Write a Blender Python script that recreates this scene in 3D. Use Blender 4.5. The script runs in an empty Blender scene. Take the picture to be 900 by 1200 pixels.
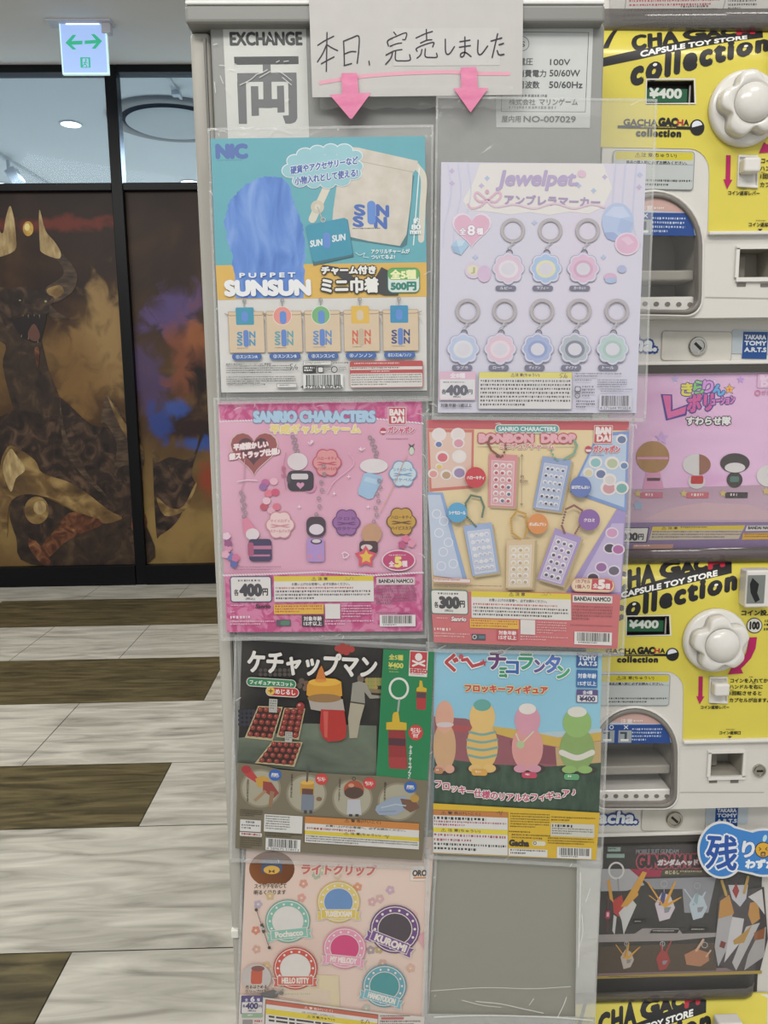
import bpy, bmesh, math, random
from mathutils import Vector, Matrix
from mathutils.geometry import tessellate_polygon
random.seed(7)
SC = bpy.context.scene
COL = SC.collection

# ------------------------------------------------------------------ camera
CAM_H, PITCH, YAW, ROLL, FPX = 1.35, math.radians(8.8), math.radians(1.3), 0.0125, 900.0
EYE = Vector((0, 0, CAM_H))
FWD = Vector((math.sin(YAW)*math.cos(PITCH), math.cos(YAW)*math.cos(PITCH), -math.sin(PITCH)))
_r0 = Vector((math.cos(YAW), -math.sin(YAW), 0)); _u0 = _r0.cross(FWD)
RGT = _r0*math.cos(ROLL) - _u0*math.sin(ROLL)
UPV = _u0*math.cos(ROLL) + _r0*math.sin(ROLL)
cam = bpy.data.cameras.new('camera'); cam.sensor_fit = 'VERTICAL'; cam.sensor_height = 36; cam.lens = 36*FPX/1200
cam.clip_start = 0.02; cam.clip_end = 100
co = bpy.data.objects.new('camera', cam); COL.objects.link(co)
mw = Matrix((RGT, UPV, -FWD)).transposed().to_4x4(); mw.translation = EYE
co.matrix_world = mw; SC.camera = co

# ------------------------------------------------------------------ light and exposure
SC.view_settings.view_transform = 'Standard'; SC.view_settings.look = 'None'
SC.view_settings.gamma = 1; SC.view_settings.use_curve_mapping = False
SC.view_settings.exposure = 0.0
wd = bpy.data.worlds.new('ambient_fill'); SC.world = wd; wd.use_nodes = True  # plain background added as ambient fill, no daylight source
wn = wd.node_tree.nodes; bg = wn['Background']
bg.inputs['Color'].default_value = (0.96, 0.98, 1.0, 1); bg.inputs['Strength'].default_value = 0.70
def area(name, loc, target, sx, sy, power, color=(1, .97, .93)):
    l = bpy.data.lights.new(name, 'AREA'); l.shape = 'RECTANGLE'; l.size = sx; l.size_y = sy; l.energy = power; l.color = color
    o = bpy.data.objects.new(name, l); COL.objects.link(o); o.location = loc
    o.rotation_euler = (Vector(target)-Vector(loc)).to_track_quat('-Z', 'Y').to_euler()
    return o
area('ceiling_light_row', (-0.7, -1.5, 3.3), (0.0, 0.4, 1.0), 2.4, 0.5, 58)
area('ceiling_light_aisle', (-2.2, 2.6, 3.36), (-2.0, 2.9, 0), 2.6, 1.4, 85)
area('ceiling_light_shop', (0.9, -0.5, 3.3), (0.5, 0.8, 1.1), 0.8, 0.3, 14)
area('back_room_fill', (-1.5, 7.6, 3.36), (-1.5, 7.6, 0), 3.0, 1.6, 360, (.80, .90, 1))  # added lamp: its bounce brightens the back room ceiling
area('back_room_fill_far', (-1.5, 11.5, 3.36), (-1.5, 11.5, 0), 3.0, 2.0, 360, (.80, .90, 1))  # second added lamp, further back, for the same ceiling

# ------------------------------------------------------------------ helpers
def ray(u, v): return FWD*FPX + RGT*(u-450) - UPV*(v-600)
def on_y(u, v, Y): d = ray(u, v); return EYE + d*((Y-EYE.y)/d.y)
def on_z(u, v, Z): d = ray(u, v); return EYE + d*((Z-EYE.z)/d.z)
def lin(h):
    h = h.lstrip('#'); r = []
    for i in (0, 2, 4):
        c = int(h[i:i+2], 16)/255; r.append(c/12.92 if c <= .04045 else ((c+.055)/1.055)**2.4)
    return (*r, 1)
MATS = {}
def mat(h, rough=.45, metal=0, coat=0, vary=.06, scale=60, spec=.4, bump=0, key=None, stretch=(1, 1, 1)):
    k = key or (h, rough, metal, coat, vary, scale, spec, bump, stretch)
    if k in MATS: return MATS[k]
    m = bpy.data.materials.new('finish'); m.use_nodes = True; nt = m.node_tree; N = nt.nodes; L = nt.links
    p = N['Principled BSDF']; p.inputs['Roughness'].default_value = rough; p.inputs['Metallic'].default_value = metal
    p.inputs['Coat Weight'].default_value = coat; p.inputs['Coat Roughness'].default_value = .12
    p.inputs['Specular IOR Level'].default_value = spec
    tc = N.new('ShaderNodeTexCoord'); mp = N.new('ShaderNodeMapping'); mp.inputs['Scale'].default_value = stretch
    nz = N.new('ShaderNodeTexNoise'); nz.inputs['Scale'].default_value = scale; nz.inputs['Detail'].default_value = 3
    L.new(tc.outputs['Object'], mp.inputs['Vector']); L.new(mp.outputs['Vector'], nz.inputs['Vector'])
    mx = N.new('ShaderNodeMix'); mx.data_type = 'RGBA'; c = lin(h)
    mx.inputs[6].default_value = (*[x*(1-vary) for x in c[:3]], 1); mx.inputs[7].default_value = (*[min(1, x*(1+vary)) for x in c[:3]], 1)
    L.new(nz.outputs['Fac'], mx.inputs[0]); L.new(mx.outputs[2], p.inputs['Base Color'])
    if bump:
        b = N.new('ShaderNodeBump'); b.inputs['Strength'].default_value = bump; b.inputs['Distance'].default_value = .003
        L.new(nz.outputs['Fac'], b.inputs['Height']); L.new(b.outputs['Normal'], p.inputs['Normal'])
    MATS[k] = m; return m
def ramp_mat(key, stops, scale=3, detail=6, stretch=(1, 1, 1), rough=.4, distort=0, coat=0):
    """several colours mixed by noise: painted clouds, wood streaks, mottled prints"""
    if key in MATS: return MATS[key]
    m = bpy.data.materials.new(key); m.use_nodes = True; nt = m.node_tree; N = nt.nodes; L = nt.links
    p = N['Principled BSDF']; p.inputs['Roughness'].default_value = rough; p.inputs['Specular IOR Level'].default_value = .35
    p.inputs['Coat Weight'].default_value = coat
    tc = N.new('ShaderNodeTexCoord'); mp = N.new('ShaderNodeMapping'); mp.inputs['Scale'].default_value = stretch
    nz = N.new('ShaderNodeTexNoise'); nz.inputs['Scale'].default_value = scale; nz.inputs['Detail'].default_value = detail; nz.inputs['Distortion'].default_value = distort
    cr = N.new('ShaderNodeValToRGB'); e = cr.color_ramp.elements
    while len(e) < len(stops): e.new(.5)
    for i, (q, c) in enumerate(stops): e[i].position = q; e[i].color = lin(c)
    L.new(tc.outputs['Object'], mp.inputs['Vector']); L.new(mp.outputs['Vector'], nz.inputs['Vector'])
    L.new(nz.outputs['Fac'], cr.inputs['Fac']); L.new(cr.outputs['Color'], p.inputs['Base Color'])
    MATS[key] = m; return m
def film_mat(key='film', clear=.86, tint=(1, 1, 1), bump=.6, rough=.12, haze='#dcdedc'):
    if key in MATS: return MATS[key]
    m = bpy.data.materials.new(key); m.use_nodes = True; nt = m.node_tree; N = nt.nodes; L = nt.links
    p = N['Principled BSDF']; p.inputs['Base Color'].default_value = lin(haze); p.inputs['Roughness'].default_value = rough
    p.inputs['Specular IOR Level'].default_value = .9
    t = N.new('ShaderNodeBsdfTransparent'); t.inputs['Color'].default_value = (*tint, 1)
    mx = N.new('ShaderNodeMixShader'); mx.inputs[0].default_value = 1-clear
    tc = N.new('ShaderNodeTexCoord'); nz = N.new('ShaderNodeTexNoise'); nz.inputs['Scale'].default_value = 28; nz.inputs['Detail'].default_value = 4; nz.inputs['Distortion'].default_value = 1.5
    b = N.new('ShaderNodeBump'); b.inputs['Strength'].default_value = bump; b.inputs['Distance'].default_value = .004
    L.new(tc.outputs['Object'], nz.inputs['Vector']); L.new(nz.outputs['Fac'], b.inputs['Height']); L.new(b.outputs['Normal'], p.inputs['Normal'])
    L.new(t.outputs[0], mx.inputs[1]); L.new(p.outputs[0], mx.inputs[2]); L.new(mx.outputs[0], N['Material Output'].inputs['Surface'])
    MATS[key] = m; return m
def emit_mat(key, h, s):
    if key in MATS: return MATS[key]
    m = bpy.data.materials.new(key); m.use_nodes = True; nt = m.node_tree; N = nt.nodes
    p = N['Principled BSDF']; p.inputs['Base Color'].default_value = lin(h); p.inputs['Emission Color'].default_value = lin(h); p.inputs['Emission Strength'].default_value = s
    MATS[key] = m; return m

def link_mesh(name, verts, faces, fm, mats, parent=None, smooth=False, label=None):
    me = bpy.data.meshes.new(name); me.from_pydata([tuple(v) for v in verts], [], faces)
    for m in mats: me.materials.append(m)
    if fm: me.polygons.foreach_set('material_index', fm)
    if smooth: me.polygons.foreach_set('use_smooth', [True]*len(faces))
    me.update(); o = bpy.data.objects.new(name, me); COL.objects.link(o)
    if parent: o.parent = parent
    if label: o['label'] = label
    return o
def bm_obj(name, bm, m, parent=None, smooth=False, label=None, bevel=0):
    bmesh.ops.recalc_face_normals(bm, faces=bm.faces)
    me = bpy.data.meshes.new(name); bm.to_mesh(me); bm.free()
    for x in (m if isinstance(m, list) else [m]): me.materials.append(x)
    if smooth: me.polygons.foreach_set('use_smooth', [True]*len(me.polygons))
    o = bpy.data.objects.new(name, me); COL.objects.link(o)
    if parent: o.parent = parent
    if label: o['label'] = label
    if bevel:
        b = o.modifiers.new('edge', 'BEVEL'); b.width = bevel; b.segments = 3; b.limit_method = 'ANGLE'
    return o
def tag(o, label, cat, group=None, kind=None):
    if label: o['label'] = label
    if cat: o['category'] = cat
    if group: o['group'] = group
    if kind: o['kind'] = kind
    return o
def empty(name, loc, label, cat, group=None):
    o = bpy.data.objects.new(name, None); o.empty_display_size = .05; COL.objects.link(o); o.location = loc
    return tag(o, label, cat, group)
def box(bm, a, b):
    vs = [bm.verts.new((x, y, z)) for x in (a[0], b[0]) for y in (a[1], b[1]) for z in (a[2], b[2])]
    for f in ((0, 1, 3, 2), (4, 6, 7, 5), (0, 4, 5, 1), (2, 3, 7, 6), (0, 2, 6, 4), (1, 5, 7, 3)): bm.faces.new([vs[i] for i in f])
def prism(bm, pts, d0, d1):
    """polygon pts (x,z) from depth y=d0 (front) to y=d1"""
    n = len(pts); A = [bm.verts.new((x, d0, z)) for x, z in pts]; B = [bm.verts.new((x, d1, z)) for x, z in pts]
    bm.faces.new(A); bm.faces.new(B[::-1])
    for i in range(n): bm.faces.new((A[i], B[i], B[(i+1) % n], A[(i+1) % n]))
def loft(bm, rings, cap0=True, cap1=True):
    R = [[bm.verts.new(p) for p in r] for r in rings]; n = len(R[0])
    for a, b in zip(R, R[1:]):
        for i in range(n): bm.faces.new((a[i], a[(i+1) % n], b[(i+1) % n], b[i]))
    if cap0: bm.faces.new(R[0][::-1])
    if cap1: bm.faces.new(R[-1])

_font = {}
def text_mesh(s, res=3, sp=1.0):
    key = (s, sp)
    if key in _font: return _font[key]
    c = bpy.data.curves.new('lettering', 'FONT'); c.body = s; c.resolution_u = res; c.align_x = 'CENTER' if '\n' in s else 'LEFT'
    c.space_character = sp
    if '\n' in s: c.space_line = .75
    o = bpy.data.objects.new('lettering', c); COL.objects.link(o)
    dg = bpy.context.evaluated_depsgraph_get(); me = bpy.data.meshes.new_from_object(o.evaluated_get(dg))
    V = [(v.co.x, v.co.y) for v in me.vertices]; F = [tuple(p.vertices) for p in me.polygons]
    bpy.data.objects.remove(o); bpy.data.curves.remove(c); bpy.data.meshes.remove(me)
    _font[key] = (V, F); return V, F

class Print:
    """Flat printed matter on a vertical plane y=Y.  Shapes are given in measured sheet coordinates (x right, y down) and laid on the
    plane in thin ink layers; every named part becomes one mesh under root."""
    INK = 1.2e-5
    def __init__(s, Y, corners, root=None, rough=.4, coat=0, off=(0, 0, 0), slopes=None):
        s.Y, s.c, s.root, s.rough, s.coat = Y, corners, root, rough, coat
        s.off = Vector(off); s.layer = 1; s.o = (0, 0); s.k = 1; s.n = None; s.bend = None; s.fade = None
        (x0, y0), (x1, y1), (x2, y2), (x3, y3) = corners
        s.at, s.ab = (y1-y0)/(x1-x0), (y2-y3)/(x2-x3)
        s.bl, s.br = (x3-x0)/(y3-y0), (x2-x1)/(y2-y1)
        if slopes: s.at, s.ab, s.bl, s.br = slopes
    def crop(s, ox, oy, k): s.o = (ox, oy); s.k = k; return s
    def sl(s, x, y):
        u, v = s.o[0]+x/s.k, s.o[1]+y/s.k; (x0, y0), (x1, y1), (x2, y2), (x3, y3) = s.c
        t = (v-y0)/(y3-y0); q = (u-x0)/(x1-x0)
        return s.at+(s.ab-s.at)*t, s.bl+(s.br-s.bl)*q
    def p3(s, x, y):
        u, v = s.o[0]+x/s.k, s.o[1]+y/s.k
        p = on_y(u, v, s.Y - s.layer*s.INK + (s.bend(v) if s.bend else 0)) + s.off
        return p - s.root.location if s.root else p
    def begin(s, name, label=None): s.end(); s.n = (name, label); s.V, s.F, s.mv, s.ms = [], [], [], []; return s
    def end(s):
        if s.n and s.F: s.last = link_mesh(s.n[0], s.V, s.F, s.mv, s.ms, s.root, label=s.n[1])
        s.n = None
        return s
    def mi(s, c):
        if s.fade and isinstance(c, str):            # haze of the clear sleeve put into the inks as a pale tint
            f, k = s.fade; c = '#'+''.join('%02x' % round(int(c[i:i+2], 16)*(1-k)+int(f[i:i+2], 16)*k) for i in (1, 3, 5))
        m = c if not isinstance(c, str) else mat(c, s.rough, coat=s.coat)
        if m not in s.ms: s.ms.append(m)
        return s.ms.index(m)
    def add(s, pts, faces, c):
        if s.bend:                                   # follow the curled sheet: no facet taller than 2.5 px
            out = []; pts = [tuple(q) for q in pts]; lim = 2.5*s.k; mid = {}
            def cut(a, b, d, n):
                ys = (pts[a][1], pts[b][1], pts[d][1])
                if n > 14 or max(ys)-min(ys) < lim or s.o[1]+min(ys)/s.k > 707: out.append((a, b, d)); return
                e = max(((a, b, d), (b, d, a), (d, a, b)), key=lambda q: abs(pts[q[0]][1]-pts[q[1]][1]))
                k = (min(e[0], e[1]), max(e[0], e[1]))
                if k not in mid: mid[k] = len(pts); pts.append(tuple((u+v)/2 for u, v in zip(pts[k[0]], pts[k[1]])))
                cut(e[0], mid[k], e[2], n+1); cut(mid[k], e[1], e[2], n+1)
            for f in faces:
                for i in range(1, len(f)-1): cut(f[0], f[i], f[i+1], 0)
            faces = out
        b = len(s.V); s.V += [s.p3(*p) for p in pts]; s.F += [tuple(i+b for i in f) for f in faces]; s.mv += [s.mi(c)]*len(faces)
    def Q(s, pts, c):
        s.layer += 1; tri = tessellate_polygon([[Vector((x, y, 0)) for x, y in pts]]); s.add(pts, [tuple(t) for t in tri], c); return s
    def QS(s, pts, c, n=4):
        """closed outline rounded through its points"""
        P = [Vector(p) for p in pts]; m = len(P); out = []
        for i in range(m):
            a, b, c2, d = P[i-1], P[i], P[(i+1) % m], P[(i+2) % m]
            for k in range(n):
                q = k/n; out.append(.5*((2*b)+(c2-a)*q+(2*a-5*b+4*c2-d)*q*q+(3*b-a-3*c2+d)*q**3))
        return s.Q([tuple(v) for v in out], c)
    def local(s, x, y, pts): a, b = s.sl(x, y); return [(x+dx+dy*b, y+dy+dx*a) for dx, dy in pts]
    def R(s, x, y, w, h, c, r=0):
        if r <= 0: P = [(0, 0), (w, 0), (w, h), (0, h)]
        else:
            r = min(r, w/2, h/2); P = []
            for cx, cy, a0 in ((w-r, r, -90), (w-r, h-r, 0), (r, h-r, 90), (r, r, 180)):
                for i in range(7): a = math.radians(a0+15*i); P.append((cx+r*math.cos(a), cy+r*math.sin(a)))
        return s.Q(s.local(x, y, P), c)
    def B(s, x, y, w, h, c, edge, t=2, r=0): s.R(x-t, y-t, w+2*t, h+2*t, edge, r+t if r else 0); return s.R(x, y, w, h, c, r)
    def E(s, x, y, rx, ry, c, n=28, rot=0):
        P = []
        for i in range(n):
            a = 2*math.pi*i/n; dx, dy = rx*math.cos(a), ry*math.sin(a)
            P.append((x+dx*math.cos(rot)-dy*math.sin(rot), y+dx*math.sin(rot)+dy*math.cos(rot)))
        return s.Q(P, c)
    def G(s, x, y, r, w, c, n=36, ry=None):
        s.layer += 1; ry = ry or r; P = []; F = []
        for i in range(n):
            a = 2*math.pi*i/n; P += [(x+r*math.cos(a), y+ry*math.sin(a)), (x+(r-w)*math.cos(a), y+(ry-w)*math.sin(a))]
            j = (i+1) % n; F.append((2*i, 2*j, 2*j+1, 2*i+1))
        s.add(P, F, c); return s
    def SCAL(s, x, y, r, n, amp, c, rot=0):
        N = n*8; return s.Q([(x+(r*(1-amp+amp*abs(math.cos(n*a/2))))*math.cos(a+rot), y+(r*(1-amp+amp*abs(math.cos(n*a/2))))*math.sin(a+rot)) for a in [2*math.pi*i/N for i in range(N)]], c)
    def STAR(s, x, y, r, c, n=5, inner=.45, rot=-math.pi/2):
        return s.Q([(x+r*(1 if i % 2 == 0 else inner)*math.cos(rot+math.pi*i/n), y+r*(1 if i % 2 == 0 else inner)*math.sin(rot+math.pi*i/n)) for i in range(2*n)], c)
    def HEART(s, x, y, r, c):
        P = []
        for i in range(28):
            t = 2*math.pi*i/28; P.append((x+r*math.sin(t)**3, y-r/16*(13*math.cos(t)-5*math.cos(2*t)-2*math.cos(3*t)-math.cos(4*t))))
        return s.Q(P, c)
    def S(s, pts, w, c, close=False):
        """a pen line of width w with mitred corners and round ends"""
        s.layer += 1; P = [Vector(p) for p in pts]; P = [p for i, p in enumerate(P) if i == 0 or (p-P[i-1]).length > 1e-4]
        if len(P) < 2: return s
        D = [(b-a).normalized() for a, b in zip(P, P[1:])]; N = [Vector((-d.y, d.x)) for d in D]; V = []; F = []
        for i, p in enumerate(P):
            if i == 0: n = N[0]; k = 1
            elif i == len(P)-1: n = N[-1]; k = 1
            else:
                n = N[i-1]+N[i]; n = n.normalized() if n.length > .3 else N[i]; k = min(1.6, 1/max(.4, n.dot(N[i])))
            V += [p+n*w/2*k, p-n*w/2*k]
        for i in range(len(P)-1): F.append((2*i, 2*i+2, 2*i+3, 2*i+1))
        for p, d, n, i0, i1 in ((P[0], -D[0], N[0], 1, 0), (P[-1], D[-1], N[-1], 2*len(P)-2, 2*len(P)-1)):
            m = len(V); s0 = -1 if i0 == 1 else 1
            V += [p+n*s0*w/2*math.cos(a)+d*w/2*math.sin(a) for a in (math.pi/4, math.pi/2, 3*math.pi/4)]; F.append((i0, m, m+1, m+2, i1))
        s.add([tuple(v) for v in V], F, c); return s
    def CUR(s, pts, w, c, n=6):
        """smooth stroke through pts"""
        P = [Vector(p) for p in pts]; P = [P[0]*2-P[1]]+P+[P[-1]*2-P[-2]]; out = []
        for i in range(1, len(P)-2):
            for k in range(n):
                t = k/n; a, b, c2, d = P[i-1], P[i], P[i+1], P[i+2]
                out.append(.5*((2*b)+(c2-a)*t+(2*a-5*b+4*c2-d)*t*t+(3*b-a-3*c2+d)*t**3))
        out.append(P[-2]); return s.S(out, w, c)
    def T(s, t, x, y, w, h, c, b=0, o=None, sl=None, sk=None, sp=1.0):
        """lettering fitted to the box x,y,w,h; b thickens, o=(colour,width) outlines"""
        if any(ord(q) > 0x2e80 for q in t): b *= .75
        if h < 26 and '\n' not in t: b *= .62
        V, F = text_mesh(t, 3, sp); xs = [v[0] for v in V]; ys = [v[1] for v in V]
        X0, X1, Y0, Y1 = min(xs), max(xs), min(ys), max(ys); dx, dy = max(X1-X0, 1e-6), max(Y1-Y0, 1e-6)
        a, bb = s.sl(x, y)
        if sl is not None: a = sl
        if sk is not None: bb = sk
        Q = []
        for vx, vy in V:
            p, q = (vx-X0)/dx*w, (Y1-vy)/dy*h; Q.append((x+p+q*bb, y+q+p*a))
        def put(r, col):
            s.layer += 1
            sh = [(0, 0)] if r <= 0 else [(0, 0)]+[(r*math.cos(i*math.pi/4), r*math.sin(i*math.pi/4)) for i in range(8)]
            for ox, oy in sh: s.layer += .12; s.add([(px+ox, py+oy) for px, py in Q], F, col)
        if o: put(b+o[1], o[0])
        put(b, c); return s
    def M(s, x, y, w, h, rows, c, seed=0, fill=.55, ragged=.85):
        """lines of print too small to read: short ink dashes"""
        rn = random.Random(seed+int(x*7+y*13)); s.layer += 1; rh = h/rows
        for r in range(rows):
            q = 0; W = w*(1 if r < rows-1 else rn.uniform(.4, ragged))
            while q < W:
                k = rh*fill*rn.uniform(.3, 1.1); k = min(k, W-q)
                a, b = s.sl(x, y); yy = r*rh; hh = rh*fill*rn.uniform(.75, 1.05)
                s.add(s.local(x, y, [(q, yy), (q+k, yy), (q+k, yy+hh), (q, yy+hh)]), [(0, 1, 2, 3)], c)
                q += k+rh*fill*rn.uniform(.3, .7)
        return s
    def BC(s, x, y, w, h, digits=None, c='#2b2b2c', paper='#d6d6d4', seed=3):
        s.R(x, y, w, h, paper); rn = random.Random(seed+int(x)); q = w*.07; s.layer += 1; H = h*(.74 if digits is not None else .86)
        while q < w*.92:
            k = w*rn.choice((.01, .012, .02, .03)); s.add(s.local(x, y, [(q, h*.06), (q+k, h*.06), (q+k, H), (q, H)]), [(0, 1, 2, 3)], c); q += k+w*rn.choice((.009, .012, .02))
        if digits: s.T(digits, x+w*.02, y+h*.78, w*.93, h*.18, c)
        elif digits == '': s.M(x+w*.1, y+h*.8, w*.8, h*.17, 1, c)
        return s
    def QUAD3(s, x0, y0, x1, y1, c): return s.Q([(x0, y0), (x1, y0), (x1, y1), (x0, y1)], c)

def QH(s, loops, c):
    """ink area with holes"""
    s.layer += 1; L3 = [[Vector((x, y, 0)) for x, y in l] for l in loops]; flat = [p for l in loops for p in l]
    s.add(flat, [tuple(t) for t in tessellate_polygon(L3)], c); return s
Print.QH = QH

# ------------------------------------------------------------------ the setting
YW = on_z(130, 684, 0).y                    # plane of the glazed wall
HC = on_y(141, 79, YW).z                    # ceiling height
wood_d = ramp_mat('dark_plank', [(.3, '#3a3425'), (.5, '#585038'), (.7, '#716749')], 6, 12, (.7, 5, 1), .36, .9)
wood_l = ramp_mat('pale_plank', [(.28, '#8e8b80'), (.43, '#adaa9f'), (.55, '#bdbaae'), (.72, '#cecbbf')], 5, 12, (.6, 3.6, 1), .34, 1.1)
joint = mat('#6a665a', .7)
def floor():
    ys = [on_z(140, v, 0).y for v in (702, 733, 772, 823, 895, 969, 1114)]
    sx = lambda u, v: on_z(u, v, 0).x
    YB = YW+.05; E0 = -6; E1 = 5
    rows = [(YB, 17, [(E0, E1, 1)]), (ys[0], YB, [(E0, sx(110, 692), 1), (sx(110, 692), sx(216, 692), 1), (sx(216, 692), E1, 1)]),
            (ys[1], ys[0], [(E0, sx(3, 705), 1), (sx(3, 705), 1.2, 0), (1.2, E1, 1)]),
            (ys[2], ys[1], [(E0, sx(14, 772), 1), (sx(14, 772), sx(140, 771), 1), (sx(140, 771), E1, 1)]),
            (ys[3], ys[2], [(E0, sx(239, 820), 0), (sx(239, 820), E1, 1)]),
            (ys[4], ys[3], [(E0, sx(28, 895), 1), (sx(28, 895), E1, 1)]),
            (ys[5], ys[4], [(E0, sx(163, 967), 0), (sx(163, 967), E1, 1)]),
            (ys[6], ys[5], [(E0, -1.75, 1), (-1.75, .9, 1), (.9, E1, 1)]),
            (ys[6]-.46, ys[6], [(E0, sx(84, 1116), 0), (sx(84, 1116), E1, 1)])]
    y = ys[6]-.46; k = 0
    while y > -3: rows.append((y-.52, y, [(E0, -1.2+.8*k, k % 2), (-1.2+.8*k, E1, 1)])); y -= .52; k = (k+1) % 3
    V, F, M = [(E0, -3, -.004), (E1, -3, -.004), (E1, 17, -.004), (E0, 17, -.004), (E0, -3, -.06), (E1, -3, -.06), (E1, 17, -.06), (E0, 17, -.06)], [(0, 1, 2, 3), (7, 6, 5, 4)], [0, 0]
    g = .0017
    for a, b, segs in rows:
        for x0, x1, m in segs:
            n = len(V); V += [(x0+g, a+g, 0), (x1-g, a+g, 0), (x1-g, b-g, 0), (x0+g, b-g, 0)]; F.append((n, n+1, n+2, n+3)); M.append(2 if m else 1)
    o = link_mesh('floor', V, F, M, [joint, wood_d, wood_l]); o['kind'] = 'structure'
floor()
bm = bmesh.new(); box(bm, (-6, -3, HC), (5, 17, HC+.1)); bm_obj('ceiling', bm, mat('#dddbd6', .8, vary=.02, scale=3))['kind'] = 'structure'
blk = mat('#06070a', .4, vary=.1, spec=.2)
def bar(bm, u0, v0, u1, v1, y0, y1):
    a, b = on_y(u0, v0, YW), on_y(u1, v1, YW); box(bm, (a.x, YW+y0, b.z), (b.x, YW+y1, a.z))
XL, XR = -4.5, 1.6
zT0, zT1 = on_y(145, 225, YW).z, on_y(145, 216, YW).z
zB = on_y(145, 661, YW).z
bm = bmesh.new()
a, b = on_y(138, 300, YW).x, on_y(151, 300, YW).x
box(bm, (a, YW-.05, .0), (b, YW+.05, HC)); bm_obj('trim_1', bm, blk, bevel=.004)['kind'] = 'structure'
bm = bmesh.new(); box(bm, (XL, YW-.045, zT0), (a-.001, YW+.045, zT1)); box(bm, (b+.001, YW-.045, zT0), (XR, YW+.045, zT1)); bm_obj('trim_2', bm, blk, bevel=.004)['kind'] = 'structure'
bm = bmesh.new(); zt = on_y(141, 88, YW).z
box(bm, (XL, YW-.05, zt), (a-.001, YW+.05, HC)); box(bm, (b+.001, YW-.05, zt), (XR, YW+.05, HC)); bm_obj('trim_3', bm, blk, bevel=.004)['kind'] = 'structure'
bm = bmesh.new(); box(bm, (XL, YW-.06, 0), (a-.001, YW+.05, zB)); box(bm, (b+.001, YW-.06, 0), (XR, YW+.05, zB)); bm_obj('baseboard_back', bm, blk, bevel=.004)['kind'] = 'structure'
glass = film_mat('pane', .95, (.82, .91, 1.0), 0, .03, '#8fa0b8')
for i, (x0, x1) in enumerate(((XL, a), (b, XR))):
    bm = bmesh.new(); box(bm, (x0, YW-.004, zT1), (x1, YW+.004, zt)); bm_obj('window_%d' % (i+1), bm, glass)['kind'] = 'structure'
bm = bmesh.new(); box(bm, (XL, YW+.02, zB), (XR, YW+.05, zT0)); bm_obj('wall_back', bm, mat('#14120f', .7))['kind'] = 'structure'

# two printed picture panels below the transom: smoky brown painting of a horned dragon
def painted_sky(key, blobs):
    """smoky brown backdrop of the painting: the paint is dark at the top of the panel and pale lower down, with soft-edged patches of colour"""
    m = bpy.data.materials.new(key); m.use_nodes = True; nt = m.node_tree; N = nt.nodes; L = nt.links
    p = N['Principled BSDF']; p.inputs['Roughness'].default_value = .5; p.inputs['Specular IOR Level'].default_value = .3
    tc = N.new('ShaderNodeTexCoord'); nz = N.new('ShaderNodeTexNoise'); nz.inputs['Scale'].default_value = 1.7; nz.inputs['Detail'].default_value = 8; nz.inputs['Distortion'].default_value = .5
    n2 = N.new('ShaderNodeTexNoise'); n2.inputs['Scale'].default_value = 6; n2.inputs['Detail'].default_value = 8; n2.inputs['Distortion'].default_value = .8
    sx = N.new('ShaderNodeSeparateXYZ'); mr = N.new('ShaderNodeMapRange'); hgt = zT0-zB
    mr.inputs['From Min'].default_value = hgt; mr.inputs['From Max'].default_value = hgt*.1; mr.inputs['To Min'].default_value = -.36; mr.inputs['To Max'].default_value = .16
    ad = N.new('ShaderNodeMath'); ad.operation = 'ADD'; cr = N.new('ShaderNodeValToRGB'); e = cr.color_ramp.elements
    st = [(.05, '#20140f'), (.22, '#2f1f16'), (.42, '#4b3520'), (.6, '#6e5632'), (.8, '#8c7444')]
    while len(e) < len(st): e.new(.5)
    for i, (q, c) in enumerate(st): e[i].position = q; e[i].color = lin(c)
    for z in (nz, n2): L.new(tc.outputs['Object'], z.inputs['Vector'])
    L.new(tc.outputs['Object'], sx.inputs[0]); L.new(sx.outputs['Z'], mr.inputs['Value'])
    L.new(nz.outputs['Fac'], ad.inputs[0]); L.new(mr.outputs[0], ad.inputs[1]); L.new(ad.outputs[0], cr.inputs['Fac']); last = cr.outputs['Color']
    for (bx, bz, rx, rz, colr, k) in blobs:
        mp = N.new('ShaderNodeMapping'); mp.inputs['Location'].default_value = (-bx/rx, 0, -bz/rz); mp.inputs['Scale'].default_value = (1/rx, 0, 1/rz); L.new(tc.outputs['Object'], mp.inputs['Vector'])
        ln = N.new('ShaderNodeVectorMath'); ln.operation = 'LENGTH'; L.new(mp.outputs['Vector'], ln.inputs[0])
        a1 = N.new('ShaderNodeMath'); a1.operation = 'MULTIPLY_ADD'; L.new(n2.outputs['Fac'], a1.inputs[0]); a1.inputs[1].default_value = 2.4; L.new(ln.outputs['Value'], a1.inputs[2])
        r1 = N.new('ShaderNodeMapRange'); r1.interpolation_type = 'SMOOTHSTEP'; r1.inputs['From Min'].default_value = 1.5; r1.inputs['From Max'].default_value = 2.3; r1.inputs['To Min'].default_value = k; r1.inputs['To Max'].default_value = 0; L.new(a1.outputs[0], r1.inputs['Value'])
        mx = N.new('ShaderNodeMix'); mx.data_type = 'RGBA'; mx.inputs[7].default_value = lin(colr); L.new(r1.outputs[0], mx.inputs[0]); L.new(last, mx.inputs[6]); last = mx.outputs[2]
    L.new(last, p.inputs['Base Color'])
    return m
def blob(cx, u, v, ru, rv, c, k=1):
    p = on_y(u, v, YW); return (p.x-cx, p.z-zB, ru*.0063, rv*.0063, c, k)
clouds_hi = ramp_mat('painted_smoke_top', [(.3, '#1d1411'), (.55, '#2e211a'), (.8, '#3f2e20')], 1.3, 5, (1, 1, 1.6), .55, .6)
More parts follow.
